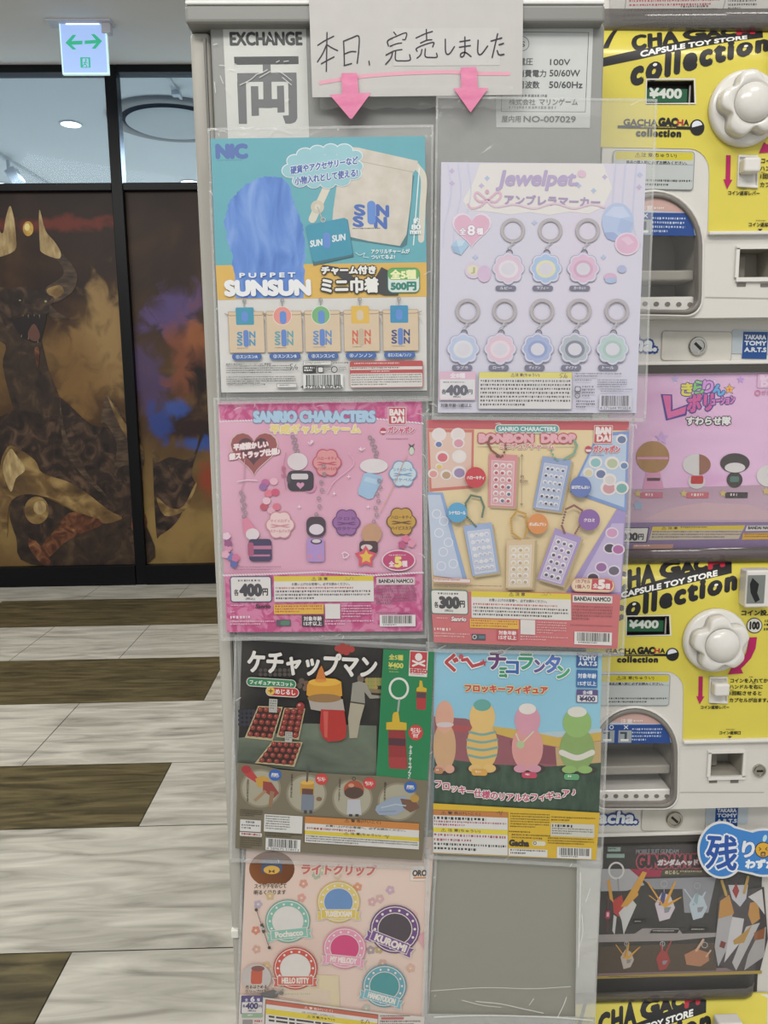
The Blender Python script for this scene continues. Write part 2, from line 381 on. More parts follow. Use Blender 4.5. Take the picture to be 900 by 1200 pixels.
clouds_pale = ramp_mat('painted_smoke_pale', [(.3, '#5f4d30'), (.5, '#857047'), (.75, '#a58d5c')], 2, 5, (1, 1, 1.2), .55, .8)
scale_d = ramp_mat('painted_scales', [(.3, '#15100e'), (.5, '#2e211a'), (.72, '#5c4636')], 9, 5, (1, 1, 1), .5, 1.2)
scale_m = ramp_mat('painted_hide', [(.3, '#1e1512'), (.55, '#382a20'), (.78, '#56432f')], 9, 5, (1, 1, 1), .5, .8)
horn = ramp_mat('painted_horn', [(.3, '#7b6440'), (.55, '#a68f63'), (.8, '#c9b888')], 9, 4, (3, 1, 1), .5)
horn_d = ramp_mat('painted_horn_root', [(.3, '#241a16'), (.55, '#4a3a2d'), (.8, '#6e5a42')], 9, 4, (1, 1, 3), .5)
gold = ramp_mat('painted_gilt', [(.28, '#33261a'), (.5, '#6b5230'), (.68, '#9a8050'), (.85, '#c0a870')], 6, 7, (1, 1, 1.3), .5, .6)
ember = ramp_mat('painted_ember', [(.3, '#261813'), (.5, '#573220'), (.66, '#7d5236'), (.8, '#a87848')], 12, 5, (1, 1, 1), .5, 1.2)
blue_m = ramp_mat('painted_blue_fire', [(.35, '#1c1a26'), (.55, '#293a78'), (.75, '#3f62b4')], 8, 5, (1, 1, 1), .5, 1)
viol = ramp_mat('painted_violet', [(.35, '#3a2a2c'), (.55, '#574066'), (.8, '#6d5590')], 6, 5, (1, 1, 1), .5, 1)
def grad_band(P, x0, x1, y0, y1, n, mats): pass
mroot = []
for i, (x0, x1) in enumerate(((XL, a-.001), (b+.001, XR))):
    cx = (x0+x1)/2
    r = empty('mural_panel', (cx, YW, zB), ['smoky brown painted panel with a roaring horned dragon, left of the black mullion',
              'smoky brown painted panel with a clawed limb and blue fire, right of the black mullion'][i], 'mural', 'painted panels of the glazed wall')
    bm = bmesh.new(); box(bm, (x0-cx, -.004, 0), (x1-cx, .02, zT0-zB)); bm_obj('backing_sheet', bm, painted_sky('painted_smoke_%d' % i, [[blob(cx, 130, 400, 44, 70, '#94784c', .9), blob(cx, 90, 440, 50, 60, '#7a5c34', .8), blob(cx, 110, 560, 60, 60, '#7d6336', .7), blob(cx, 20, 420, 40, 50, '#6b5231', .6), blob(cx, 75, 262, 120, 9, '#6a2a20', .9)],
        [blob(cx, 176, 440, 28, 60, '#4c3d66', .75), blob(cx, 205, 365, 34, 30, '#5b4a80', .75), blob(cx, 222, 420, 34, 55, '#7a4630', .9), blob(cx, 232, 395, 16, 22, '#955a34', .7), blob(cx, 236, 445, 16, 40, '#1a1110', 1), blob(cx, 224, 500, 40, 26, '#2a1a1a', 1), blob(cx, 188, 492, 16, 26, '#2c4488', .8), blob(cx, 232, 520, 36, 10, '#2c4f98', .8), blob(cx, 206, 478, 18, 12, '#34529a', .8), blob(cx, 250, 560, 20, 30, '#8a3a26', .9), blob(cx, 215, 625, 50, 40, '#8f7444', .8)]][i]), r)
    mroot.append(r)
P = Print(YW-.006, [(0, 230), (150, 230), (150, 660), (0, 660)], mroot[0], rough=.5); P.INK = 2e-4; P.crop(0, 230, 3.2143)
wob = lambda pts, k=5, sd=1: [(x+random.Random(sd+i).uniform(-k, k), y+random.Random(sd+i+99).uniform(-k, k)) for i, (x, y) in enumerate(pts)]
P.begin('glow', 'yellow spark of light between the horns'); P.E(106, 122, 20, 28, ramp_mat('painted_spark', [(.3, '#8a5c26'), (.6, '#c09a48'), (.8, '#d9c477')], 14, 4, (1, 1, 1), .5)); P.E(102, 116, 10, 14, '#d9c884')
P.begin('neck'); P.QS([(-60, 520), (20, 560), (10, 640), (50, 804), (60, 860), (250, 860), (225, 760), (185, 660), (160, 560), (150, 540), (60, 470), (-60, 440)], scale_m)
P.begin('horn', 'pale tipped horn sweeping up on the left of the head'); P.QS([(-60, 210), (-20, 120), (10, 140), (22, 80), (38, 36), (52, 80), (60, 150), (55, 205), (-20, 235), (-60, 250)], horn)
P.begin('horn', 'pale tipped horn curving up on the right of the head'); P.QS([(170, 350), (225, 310), (240, 280), (215, 240), (160, 215), (148, 170), (148, 50), (172, 130), (225, 205), (270, 255), (291, 300), (280, 350), (240, 385), (195, 400)], horn_d)
P.QS([(148, 50), (172, 130), (205, 170), (228, 210), (220, 235), (160, 213), (150, 180)], horn); P.QS([(175, 352), (225, 335), (240, 362), (205, 385)], gold)
P.begin('head'); P.QS(wob([(-60, 350), (0, 342), (40, 352), (75, 338), (110, 340), (130, 352), (165, 350), (180, 370), (205, 385), (190, 415), (180, 440), (150, 445), (80, 448), (40, 470), (30, 500), (0, 470), (-60, 460)], 3), scale_d)
P.QS([(190, 410), (215, 435), (262, 462), (225, 460), (188, 452)], horn_d)
P.begin('mouth'); P.QS([(40, 470), (90, 450), (150, 446), (175, 446), (165, 500), (150, 555), (120, 550), (70, 520)], '#150d0b'); P.QS([(105, 515), (128, 480), (150, 520), (140, 545), (115, 540)], '#5a3a30')
P.QS([(0, 440), (20, 470), (60, 530), (118, 575), (150, 572), (160, 560), (150, 550), (110, 552), (70, 515), (38, 465)], scale_m)
for tx, tl in ((84, 9), (104, 14), (126, 8), (146, 16)): P.Q([(tx, 446), (tx+5, 446), (tx+3, 446+tl)], '#6e5e46')
for tx, tl in ((78, 10), (104, 14), (140, 12)): P.Q([(tx, 526+(tx-70)*.35), (tx+5, 528+(tx-70)*.35), (tx+4, 526-tl+(tx-70)*.35)], '#6e5e46')
P.E(172, 396, 5, 4, '#8a8f60'); P.E(75, 392, 4, 3, '#8a8f60'); P.QS([(130, 575), (148, 575), (145, 640), (138, 640)], ember)
P.crop(0, 430, 3.2143)
P.begin('wing_shoulder'); P.QS(wob([(222, 105), (330, 205), (380, 220), (440, 230), (480, 200), (520, 150), (552, 742), (560, 744), (480, 744), (380, 600), (300, 560), (250, 480), (-60, 520), (-60, 150), (0, 190), (60, 160), (220, 180)], 5, 4), scale_d)
P.QS([(225, 110), (250, 260), (330, 400), (390, 470), (400, 490), (320, 420), (240, 300)], horn_d)
P.begin('spike', 'curved gilt spike rising from the shoulder'); P.QS([(404, 104), (440, 150), (475, 220), (520, 300), (540, 320), (535, 380), (470, 370), (430, 388), (440, 290), (400, 215), (380, 210), (388, 150)], horn_d); P.QS([(404, 108), (450, 180), (540, 310), (500, 290), (455, 230)], gold)
P.begin('chest_plate', 'gilt chest armour with glowing gem')
P.QS([(0, 380), (20, 315), (50, 298), (130, 350), (160, 400), (250, 430), (320, 470), (410, 540), (460, 570), (380, 600), (280, 540), (190, 495), (90, 480), (35, 520), (25, 640), (0, 560)], gold)
P.QS([(10, 380), (38, 310), (60, 330), (95, 385), (60, 420), (40, 470)], horn)
P.begin('belly'); P.QS([(35, 540), (80, 490), (190, 500), (300, 555), (400, 590), (500, 560), (552, 600), (552, 744), (120, 744), (60, 640)], scale_m)
P.QS([(200, 620), (260, 550), (330, 560), (390, 590), (260, 650), (180, 720), (150, 690)], ember); P.QS([(120, 640), (190, 730), (160, 744), (110, 680)], ember)
P.QS([(500, 560), (540, 545), (552, 600), (500, 640)], ember); P.E(140, 570, 62, 85, scale_d); P.E(138, 540, 46, 52, gold); P.E(150, 530, 24, 26, horn)
P.QS([(480, 620), (500, 615), (545, 742), (520, 742)], horn_d); P.end()
P = Print(YW-.006, [(150, 230), (260, 230), (260, 660), (150, 660)], mroot[1], rough=.5); P.INK = 2e-4; P.crop(0, 230, 3.2143)
P.crop(0, 430, 3.2143)
P.begin('limb'); P.QS([(575, 330), (590, 360), (640, 340), (700, 350), (735, 320), (760, 230), (770, 240), (722, 390), (738, 450), (700, 520), (660, 590), (605, 632), (588, 620)], scale_d)
P.QS([(590, 490), (640, 530), (690, 525), (735, 440), (738, 455), (695, 540), (620, 560)], gold); P.QS([(575, 310), (600, 340), (585, 360), (575, 340)], gold)
P.end()

# ceiling fittings
alum = mat('#c9c9c7', .35, .0)
wht = mat('#d8d8d4', .4)
def ring_pts(c, rad, z, n=40): return [(c.x+rad*math.cos(2*math.pi*i/n), c.y+rad*math.sin(2*math.pi*i/n), z) for i in range(n)]
def downlight(u, v, rad, label):
    c = on_z(u, v, HC); r = empty('ceiling_downlight', (c.x, c.y, HC), label, 'ceiling light', 'downlights beyond the glass')
    z = Vector((0, 0, 0)); bm = bmesh.new()
    loft(bm, [ring_pts(z, rad*1.15, .0), ring_pts(z, rad*1.15, -.008), ring_pts(z, rad*.98, -.010), ring_pts(z, rad*.98, -.002)], False, False); bm_obj('trim_ring', bm, wht, r, True)
    bm = bmesh.new(); loft(bm, [ring_pts(z, rad*.97, -.002), ring_pts(z, rad*.97, -.006)]); bm_obj('lens', bm, emit_mat('lamp_lens', '#fff6e6', 6), r)
downlight(83, 145, .078, 'round white downlight seen through the left glass pane, near its middle')
downlight(4, 216, .085, 'round white downlight at the far left just above the transom')
downlight(222, 213, .085, 'round white downlight just above the transom by the metal cabinet')
c = on_z(203, 140, HC); r = empty('air_diffuser', (c.x, c.y, HC), 'large round ceiling air diffuser seen through the right glass pane', 'air vent'); z0 = Vector((0, 0, 0)); R0 = .50
bm = bmesh.new(); loft(bm, [ring_pts(z0, R0, 0), ring_pts(z0, R0, -.02), ring_pts(z0, R0*.9, -.03), ring_pts(z0, R0*.8, -.02), ring_pts(z0, R0*.8, .0)], False, False); bm_obj('outer_ring', bm, mat('#8f8a82', .5), r, True)
bm = bmesh.new(); loft(bm, [ring_pts(z0, R0*.795, -.003), ring_pts(z0, R0*.5, -.003)], False, False); bm_obj('dark_gap', bm, mat('#1c1b1a', .8), r)
bm = bmesh.new(); loft(bm, [ring_pts(z0, R0*.72, -.035), ring_pts(z0, R0*.68, -.045), ring_pts(z0, R0*.4, -.05), ring_pts(z0, R0*.05, -.055)], False, True); bm_obj('cone', bm, mat('#c2c0ba', .45), r, True)
def beam_between(bm, p, q, w, h):
    d = (q-p).normalized(); s = d.cross(Vector((0, 0, 1))).normalized()*w/2; up = Vector((0, 0, h))
    rr = [[p+s, p-s, p-s-up, p+s-up], [q+s, q-s, q-s-up, q+s-up]]; loft(bm, rr)
p, q = on_z(-40, 155, HC), on_z(61, 217, HC); base = (p+q)/2
r = empty('track_light', base, 'grey ceiling lighting track with a box spotlight at far left', 'track light')
bm = bmesh.new(); beam_between(bm, p-base, q-base, .035, .03); bm_obj('track', bm, alum, r)
h = on_z(9, 184, HC)-base; bm = bmesh.new(); box(bm, (h.x-.012, h.y-.012, -.11), (h.x+.012, h.y+.012, -.03)); bm_obj('stem', bm, alum, r)
bm = bmesh.new(); box(bm, (-.045, -.06, -.13), (.045, .06, .0)); bmesh.ops.rotate(bm, verts=bm.verts, matrix=Matrix.Rotation(-.5, 3, 'Y')); bmesh.ops.translate(bm, verts=bm.verts, vec=(h.x+.02, h.y, -.11)); bm_obj('lamp_head', bm, alum, r, bevel=.006)
p, q = on_z(197, 88, HC), on_z(215, 118, HC); p.y = max(p.y, YW+.1); base = (p+q)/2
r = empty('ceiling_rail', base, 'thin grey rail on the ceiling above the round air diffuser', 'ceiling rail')
bm = bmesh.new(); beam_between(bm, p-base, q-base, .02, .02); bm_obj('rail', bm, alum, r)
bm = bmesh.new(); box(bm, (-.03, -.03, -.05), (.03, .03, -.02)); bm_obj('junction_box', bm, alum, r, bevel=.004)

# hanging exit direction sign
Ys = on_z(94, 26, HC).y; A = on_y(71, 27, Ys); Bp = on_y(127, 86, Ys); sx = (A.x+Bp.x)/2
r = empty('exit_sign', (sx, Ys, HC), 'small lit white exit sign with green two-way arrows hanging from the ceiling', 'exit sign')
hw = (Bp.x-A.x)/2; zt_, zb_ = A.z-HC, Bp.z-HC
bm = bmesh.new(); box(bm, (-hw*1.55, -.05, min(-.012, zt_+.0)), (hw*1.35, .05, 0)); bm_obj('ceiling_plate', bm, mat('#b9bac2', .4), r, bevel=.004)
bm = bmesh.new(); box(bm, (hw*.85, -.02, zt_-.06), (hw*1.25, .03, -.01)); bm_obj('housing', bm, mat('#b9bac2', .4), r, bevel=.004)
bm = bmesh.new(); box(bm, (-hw, -.008, zb_), (hw, .008, zt_)); bm_obj('lit_panel', bm, emit_mat('sign_face', '#a3bff2', .5), r)
bm = bmesh.new()
for q in ((-hw-.006, -.011, zb_-.008, hw+.006, .011, zb_), (-hw-.006, -.011, zb_, -hw, .011, zt_), (hw, -.011, zb_, hw+.006, .011, zt_)): box(bm, q[:3], q[3:])
bm_obj('edge_frame', bm, emit_mat('sign_edge', '#cdeeea', .6), r)
bm = bmesh.new(); box(bm, (-hw*.75, -.0095, zt_-.012), (hw*.75, -.0085, zt_-.002)); bm_obj('lamp_strip', bm, emit_mat('sign_lamp', '#ffffff', 1.6), r)
gm = emit_mat('sign_green', '#35b48c', .4)
P = Print(Ys-.0085, [(71, 27), (125, 27), (127, 86), (74, 86)], r); P.INK = 1e-4; P.crop(0, 0, 3.427)
P.begin('arrow', 'green arrow pointing left'); P.Q([(263, 172), (292, 140), (307, 140), (287, 165), (331, 163), (331, 178), (287, 180), (307, 198), (292, 199)], gm)
P.begin('arrow', 'green arrow pointing right'); P.Q([(410, 165), (380, 137), (365, 137), (385, 160), (340, 163), (340, 177), (386, 174), (368, 195), (383, 196)], gm)
P.begin('pictogram', 'green running person and door symbol'); P.R(322, 230, 40, 42, gm); P.R(331, 235, 24, 34, emit_mat('sign_face', '', 0)); P.E(345, 241, 4, 4, gm)
P.S([(344, 246), (341, 256), (348, 263), (346, 271)], 4, gm); P.S([(341, 256), (335, 262), (330, 268)], 4, gm); P.S([(336, 252), (343, 248), (352, 254)], 3, gm); P.end()

# ------------------------------------------------------------------ the change machine
YM = .73
x0 = on_y(222, 60, YM).x; x1 = on_y(708, 60, YM).x; zc = on_y(450, 29, YM).z; ztop = on_y(450, 3, YM).z
xs = on_y(247, 60, YM).x
cx = (x0+x1)/2
mach = empty('change_machine', (cx, YM+.2, 0), 'tall grey metal change machine marked EXCHANGE, covered with taped product posters', 'change machine')
L = mach.location
grey = mat('#8f908d', .42, vary=.03, scale=9); greyc = mat('#878783', .4, vary=.03, scale=9)
steel = ramp_mat('brushed_frame', [(.3, '#9d9a92'), (.55, '#b3b0a7'), (.8, '#c2bfb6')], 14, 4, (1, 1, .2), .38)
bm = bmesh.new(); box(bm, (xs-L.x, YM-L.y, .06), (x1-L.x, YM+.42-L.y, zc)); bm_obj('body', bm, grey, mach, bevel=.002)
bm = bmesh.new(); box(bm, (x0-L.x, YM+.003-L.y, .04), (xs-L.x-.0006, YM+.42-L.y, zc-.004)); bm_obj('side_frame', bm, steel, mach, bevel=.004)
bm = bmesh.new(); box(bm, (x0-L.x+.01, YM+.03-L.y, 0), (x1-L.x-.01, YM+.41-L.y, .06)); bm_obj('plinth', bm, mat('#3b3b3a', .6), mach)
a_ = on_y(217, 30, YM-.012).x; b_ = on_y(709, 30, YM-.012).x; z1 = on_y(450, 26.5, YM-.012).z; z2 = on_y(450, 4.5, YM-.012).z
bm = bmesh.new(); box(bm, (a_-L.x, YM-.012-L.y, z1), (b_-L.x, YM+.43-L.y, z2)); bm_obj('top_cap', bm, greyc, mach, bevel=.003)
bm = bmesh.new(); box(bm, (a_-L.x+.001, YM-.013-L.y, z2-.0005), (b_-L.x-.001, YM+.42-L.y, z2+.003)); bm_obj('top_lip', bm, mat('#e3e3e0', .3), mach, bevel=.001, label='pale strip along the top edge')
q = on_y(272, 1095, YM); bm = bmesh.new(); box(bm, (q.x-L.x-.001, YM-.0012-L.y, q.z-.004), (q.x+.007-L.x, YM+.01-L.y, q.z+.005)); bm_obj('latch_tab', bm, mat('#d9d8cf', .4), mach, bevel=.001, label='small white tab on the left edge')
# thin dark door seam
bm = bmesh.new(); box(bm, (xs-.006-L.x, YM-.001-L.y, .1), (xs-.004-L.x, YM+.004-L.y, zc-.01)); bm_obj('door_seam', bm, mat('#6c6b66', .5), mach)

P = Print(YM-.0003, [(261, 29), (359, 28), (362, 163), (267, 163)], mach, rough=.35); P.crop(210, 0, 5.625)
P.begin('exchange_sign', 'white sticker reading EXCHANGE with a large grey exchange character')
P.Q([(287, 163), (835, 155), (857, 930), (322, 930)], '#c9cbc6')
P.T('EXCHANGE', 335, 214, 470, 84, '#26272b', b=5, sl=-.004)
gk = '#686a6c'
P.Q([(361, 374), (786, 370), (787, 423), (364, 428)], '#3e4042'); P.R(550, 425, 52, 60, gk)
P.Q([(381, 482), (773, 478), (775, 538), (384, 540)], gk); P.Q([(382, 538), (440, 538), (447, 817), (393, 817)], gk); P.Q([(718, 538), (775, 538), (779, 780), (765, 805), (735, 816), (700, 815), (682, 762), (722, 760)], gk)
P.Q([(553, 538), (608, 538), (612, 712), (556, 712)], gk); P.Q([(472, 568), (521, 568), (526, 762), (477, 764)], gk); P.Q([(644, 566), (690, 564), (695, 740), (648, 742)], gk); P.Q([(500, 655), (670, 652), (671, 708), (500, 712)], gk)
P.crop(500, 0, 3.75); P.c = [(582, 30), (695, 31), (692, 150), (582, 148)]; P.at, P.ab, P.bl, P.br = .005, .005, -.03, -.03
P.begin('rating_plate', 'white rating sticker with voltage and serial number')
P.Q([(300, 112), (732, 117), (717, 562), (306, 560)], '#c4c7c5')
k = '#4c4e50'
for seg in ([(300, 140), (712, 143)], [(712, 143), (697, 492)], [(697, 492), (328, 490)], [(328, 490), (330, 400)]): P.S(seg, 2.5, k)
P.G(418, 192, 33, 2.5, k); P.T('S', 414, 182, 18, 24, k, b=.6)
P.T('電圧', 405, 256, 62, 30, k, b=.7); P.T('100V', 543, 260, 88, 26, k, b=.7)
P.T('消費電力', 400, 306, 125, 32, k, b=.7); P.T('50/60W', 541, 307, 133, 28, k, b=.7)
P.T('周波数', 400, 356, 96, 32, k, b=.7); P.T('50/60Hz', 539, 358, 146, 28, k, b=.7)
P.M(420, 415, 245, 14, 1, '#7d7f80', ragged=1, fill=.8); P.T('株式会社', 362, 434, 116, 27, k, b=.5); P.T('マリンゲーム', 496, 432, 168, 30, k, b=.6)
P.M(362, 466, 300, 14, 1, '#7d7f80', ragged=1, fill=.8); P.T('屋内用', 330, 508, 84, 29, k, b=.6); P.T('NO-007029', 427, 510, 228, 26, k, b=.9)
P.end()

# handwritten sold-out notice and the two paper arrows
def sheet(name, Y, corners, label, cat, group, c, thick=.0005, rough=.5, coat=0, edge=None):
    """one thin sheet of paper or card as a thing with a body of real thickness"""
    pts = [on_y(u, v, Y) for u, v in corners]; zb = min(p.z for p in pts); cxx = sum(p.x for p in pts)/len(pts)
    r = empty(name, (cxx, Y, zb), label, cat, group); bm = bmesh.new()
    prism(bm, [(p.x-cxx, p.z-zb) for p in pts], 0, thick)
    bm_obj('card' if cat != 'paper arrow' else 'paper', bm, c if not isinstance(c, str) else mat(c, rough, coat=coat), r); return r
nr = sheet('notice', YM-.0145, [(362, -3), (613, -4), (612, 111), (366, 114)], 'grey paper with handwritten Japanese sold-out message taped across the top of the machine', 'notice', None, '#bcbab7', .0006)
P = Print(YM-.0147, [(362, -3), (613, -4), (612, 111), (366, 114)], nr, rough=.5)
P.crop(500, 0, 3.75); P.begin('backing_paper'); P.R(-150, 125, 470, 165, '#c1bfbd')
P.crop(350, 0, 5); P.begin('highlighter_line', 'pink highlighter underline')
P.CUR([(128, 485), (330, 452), (560, 432), (750, 424), (900, 422), (1060, 430), (1230, 432)], 22, '#dc9fb0')
ik = '#25222e'; P.begin('handwriting', 'black marker handwriting')
for st in ([(112, 265), (150, 240), (205, 212)], [(166, 190), (164, 300), (162, 418)], [(163, 262), (140, 315), (110, 362)], [(166, 262), (195, 280), (228, 296)], [(133, 373), (170, 352), (207, 333)],
           [(263, 240), (266, 310), (268, 383)], [(266, 240), (310, 222), (352, 212), (352, 290), (343, 370)], [(268, 316), (305, 302), (335, 302)], [(266, 384), (310, 372)], [(412, 358), (415, 380)],
           [(557, 188), (570, 204)], [(526, 268), (522, 238), (570, 214), (630, 192), (625, 230), (610, 232)], [(536, 270), (575, 256), (603, 252)], [(512, 322), (560, 298), (605, 290)], [(552, 300), (540, 340), (510, 376)], [(568, 300), (568, 350), (600, 356), (652, 352), (650, 320)],
           [(748, 172), (750, 232)], [(688, 222), (740, 198), (784, 184)], [(714, 252), (750, 236), (780, 232)], [(694, 300), (690, 284), (730, 264), (790, 248), (785, 275)], [(722, 290), (715, 320), (694, 340)], [(742, 286), (742, 330), (775, 336), (810, 334), (808, 312)]): P.CUR(st, 7.5, ik, 4)
P.crop(500, 0, 3.75)
for st in ([(82, 172), (84, 230), (100, 236), (122, 205)], [(146, 183), (190, 176)], [(144, 207), (192, 200)], [(168, 162), (167, 235), (152, 250), (150, 236), (170, 230), (195, 248)],
           [(226, 176), (225, 230), (240, 238), (268, 202)], [(283, 180), (330, 166)], [(312, 148), (300, 200), (288, 252)], [(318, 196), (338, 190)], [(310, 222), (318, 240), (340, 238)]): P.CUR(st, 5.8, ik, 4)
P.end()
pk = ramp_mat('pink_marker_paper', [(.3, '#d2739a'), (.55, '#dc86a8'), (.8, '#e79ab8')], 40, 3, (1, 1, 3), .6)
c5 = lambda pts, ox, oy, k: [(ox+x/k, oy+y/k) for x, y in pts]
sheet('arrow_cutout', YM-.0172, c5([(250, 428), (342, 427), (352, 545), (425, 543), (312, 696), (300, 694), (182, 555), (255, 550)], 350, 0, 5), 'pink paper arrow pointing down, taped under the left part of the notice', 'paper arrow', 'pink paper arrows on the notice', pk, .0006)
sheet('arrow_cutout', YM-.0172, c5([(150, 297), (219, 294), (225, 386), (272, 386), (193, 494), (118, 388), (152, 386)], 500, 0, 3.75), 'pink paper arrow pointing down, taped under the right part of the notice', 'paper arrow', 'pink paper arrows on the notice', pk, .0006)
# clear tape across the notice
tp = empty('adhesive_tape', on_y(490, 115, YM-.0168), 'wide crinkled strip of clear tape along the lower edge of the notice', 'tape'); V = []; F = []
for i in range(40):
    u = 375+i*5.8
    for j, v in enumerate((100, 106, 113, 120, 127)):
        V.append(on_y(u, v+.6*math.sin(i*.7)+(1.2*math.sin(i*1.3) if j == 4 else 0), YM-.0166-.0004*math.sin(i*1.9+j*2.3)*(1 if 0 < j else 0))-tp.location)
for i in range(39):
    for j in range(4): k = i*5+j; F.append((k, k+1, k+6, k+5))
link_mesh('film', V, F, None, [film_mat('tape', .93, bump=.5)], tp, True)

tp2 = empty('adhesive_tape', on_y(305, 165, YM-.0012), 'crinkled clear tape laid over the EXCHANGE sticker', 'tape')
P = Print(YM-.0012, [(248, 32), (360, 30), (362, 166), (262, 168)], tp2); P.crop(210, 0, 5.625)
P.begin('film'); P.Q([(215, 175), (855, 160), (870, 940), (240, 945)], film_mat('tape_thin', .965, bump=.4)); P.INK = 6e-5
P.begin('crease_glint', 'white glints drawn along the creases of the tape'); cr_ = film_mat('tape_glint', .35, bump=.3, haze='#f2f2f0')  # whitish strokes put the glints of the crinkled film into colour
for st in ([(400, 560), (470, 525), (510, 490)], [(510, 490), (545, 478), (580, 460)], [(530, 510), (600, 470)], [(640, 460), (690, 490), (740, 530)], [(680, 510), (740, 560)], [(305, 585), (340, 640)], [(225, 295), (250, 288)], [(265, 430), (300, 432)], [(330, 455), (362, 462)], [(232, 540), (240, 610)], [(775, 315), (782, 335)], [(258, 880), (264, 895)], [(590, 900), (620, 862), (660, 855), (740, 880)], [(640, 410), (660, 400)], [(690, 405), (720, 402)], [(580, 222), (610, 262)], [(700, 665), (725, 655)], [(270, 500), (290, 550)], [(360, 420), (376, 424)], [(820, 160), (832, 190)]): P.CUR(st, 5, cr_, 4)
P.end()

# ------------------------------------------------------------------ the stack of capsule machines
YG = .80                                    # front of the moulded panels
Y2 = .826                                   # recessed strip with the locks, and the display cases
g2x = lambda u, v: on_y(u, v, Y2).x
bend = lambda v: .026*max(0, min(1, (706-v)/50))**2   # the top of each yellow front curls back
gx = lambda u, v: on_y(u, v, YG).x
gz = lambda u, v: on_y(u, v, YG).z
KN_A, KN_B = on_y(870, 128, YG), on_y(839, 748, YG)
PITCHZ = KN_A.z-KN_B.z
GXL, GXR = gx(709, 60), g2x(916, 1062)
GX0 = (GXL+GXR)/2
plast = mat('#d3d0c9', .3, coat=.3, vary=.02); plast2 = mat('#dbd8d2', .25, coat=.4, vary=.02)
yel = mat('#d5c74f', .38, coat=.3, vary=.03); gblk = mat('#1d1c1e', .45); mag = mat('#b01d5c', .45)
chrome = mat('#b9b6ae', .2, metal=1); dark = mat('#2b2926', .6); inner = mat('#a39e93', .45)
clear = film_mat('acrylic', .972, (1, 1, 1), .0, .06, '#e4e4e4')
smoke = film_mat('smoked_lip', .45, (.8, .8, .8), .0, .1, '#6b6664')
def capsule_machine(dz, label, detail=True):
    off = Vector((0, 0, dz)); zt, zb = on_y(839, 446, Y2).z, on_y(839, 984, Y2).z
    zp = gz(839, 706); zs = gz(839, 947); zl = on_y(839, 658, Y2).z      # top of the flat panel, its foot, foot of the display case
    r = empty('capsule_machine', (GX0, YG+.15, zb+dz), label, 'capsule machine', 'stacked capsule toy machines')
    L = Vector((GX0, YG+.15, zb))
    g = lambda u, v, d=0: on_y(u, v, YG)+Vector((0, d, 0))-L
    h = lambda u, v, d=0: on_y(u, v, Y2)+Vector((0, d, 0))-L                 # same, on the recessed strip
    rad = lambda px: gx(839+px, 748)-gx(839, 748)
    # body: back box, sides and the moulded front with its openings
    arch = [(696, 880)]+[(743+47*math.cos(math.radians(a)), 880-48*math.sin(math.radians(a))) for a in range(170, 5, -10)]+[(790, 880), (790, 925)]
    arch += [(790-15+15*math.cos(math.radians(a)), 928+15*math.sin(math.radians(a))) for a in range(15, 91, 15)]+[(711, 943)]+[(711-15*math.sin(math.radians(a)), 928+15*math.cos(math.radians(a))) for a in range(15, 91, 15)]
    coin = [(831, 881), (870, 880), (870, 909), (831, 909)]
    price = [(735, 723), (784, 722), (785, 745), (734, 746)]
    P3 = lambda pts, d=0: [g(u, v, d) for u, v in pts]
    outer = [Vector((GXL, YG, zp))-L, Vector((GXR, YG, zp))-L, Vector((GXR, YG, zs))-L, Vector((GXL, YG, zs))-L]
    loops = [outer, P3(arch), P3(coin), P3(price)]
    V = [v for l in loops for v in l]; F = [tuple(t) for t in tessellate_polygon([[Vector((v.x, v.z, 0)) for v in l] for l in loops])]; M = [0]*len(F)
    def extrude(loop, d0, d1, mi, flip=False):
        n = len(V); V.extend([v+Vector((0, d0, 0)) for v in loop]); k = len(loop); V.extend([v+Vector((0, d1, 0)) for v in loop])
        for i in range(k): F.append((n+i, n+(i+1) % k, n+k+(i+1) % k, n+k+i)); M.append(mi)
        return n+k, k
    n, k = extrude(outer, 0, .30, 0); F.append(tuple(range(n, n+k))); M.append(0)
    for lp, d, mi in ((P3(arch), .06, 1), (P3(coin), .035, 1), (P3(price), .012, 2)):
        n, k = extrude(lp, 0, d, mi); t = tessellate_polygon([[Vector((v.x, v.z, 0)) for v in lp]]); F.extend([tuple(n+i for i in q) for q in t]); M.extend([mi]*len(t))
    # case behind the display card, and the recessed strip with the locks
    for a, b in ((Vector((GXL, Y2+.002, zt))-L, Vector((GXR, Y2+.28, zl))-L), (Vector((GXL, Y2, zs))-L, Vector((GXR, Y2+.27, zb))-L)):
        n = len(V); V.extend([Vector((x, y, z)) for x in (a.x, b.x) for y in (a.y, b.y) for z in (a.z, b.z)])
        for f in ((0, 1, 3, 2), (4, 6, 7, 5), (0, 4, 5, 1), (2, 3, 7, 6), (0, 2, 6, 4), (1, 5, 7, 3)): F.append(tuple(n+i for i in f)); M.append(0)
    # the curled-back top of the panel
    n = len(V); vs = [706-5.3*i for i in range(10)]
    for v in vs: q = on_y(839, v, YG+bend(v)); V.extend([Vector((GXL, q.y+.0012, q.z))-L, Vector((GXR, q.y+.0012, q.z))-L])
    for i in range(9): F.append((n+2*i, n+2*i+1, n+2*i+3, n+2*i+2)); M.append(0)
    link_mesh('body', V, F, M, [plast, inner, mat('#3a3836', .5)], r)
    SL = (0, 0, -.045, -.058)
    def PR(d, rough=.4, Y=YG):
        q = Print(Y+d, [(700, 650), (900, 650), (900, 1000), (700, 1000)], r, rough=rough, coat=.25, off=off, slopes=SL)
        q.bend = bend if Y == YG else None; return q
    # yellow front sheet
    P = PR(-.0006); P.crop(0, 0, 1)
    xl = 724+(839-870)-2
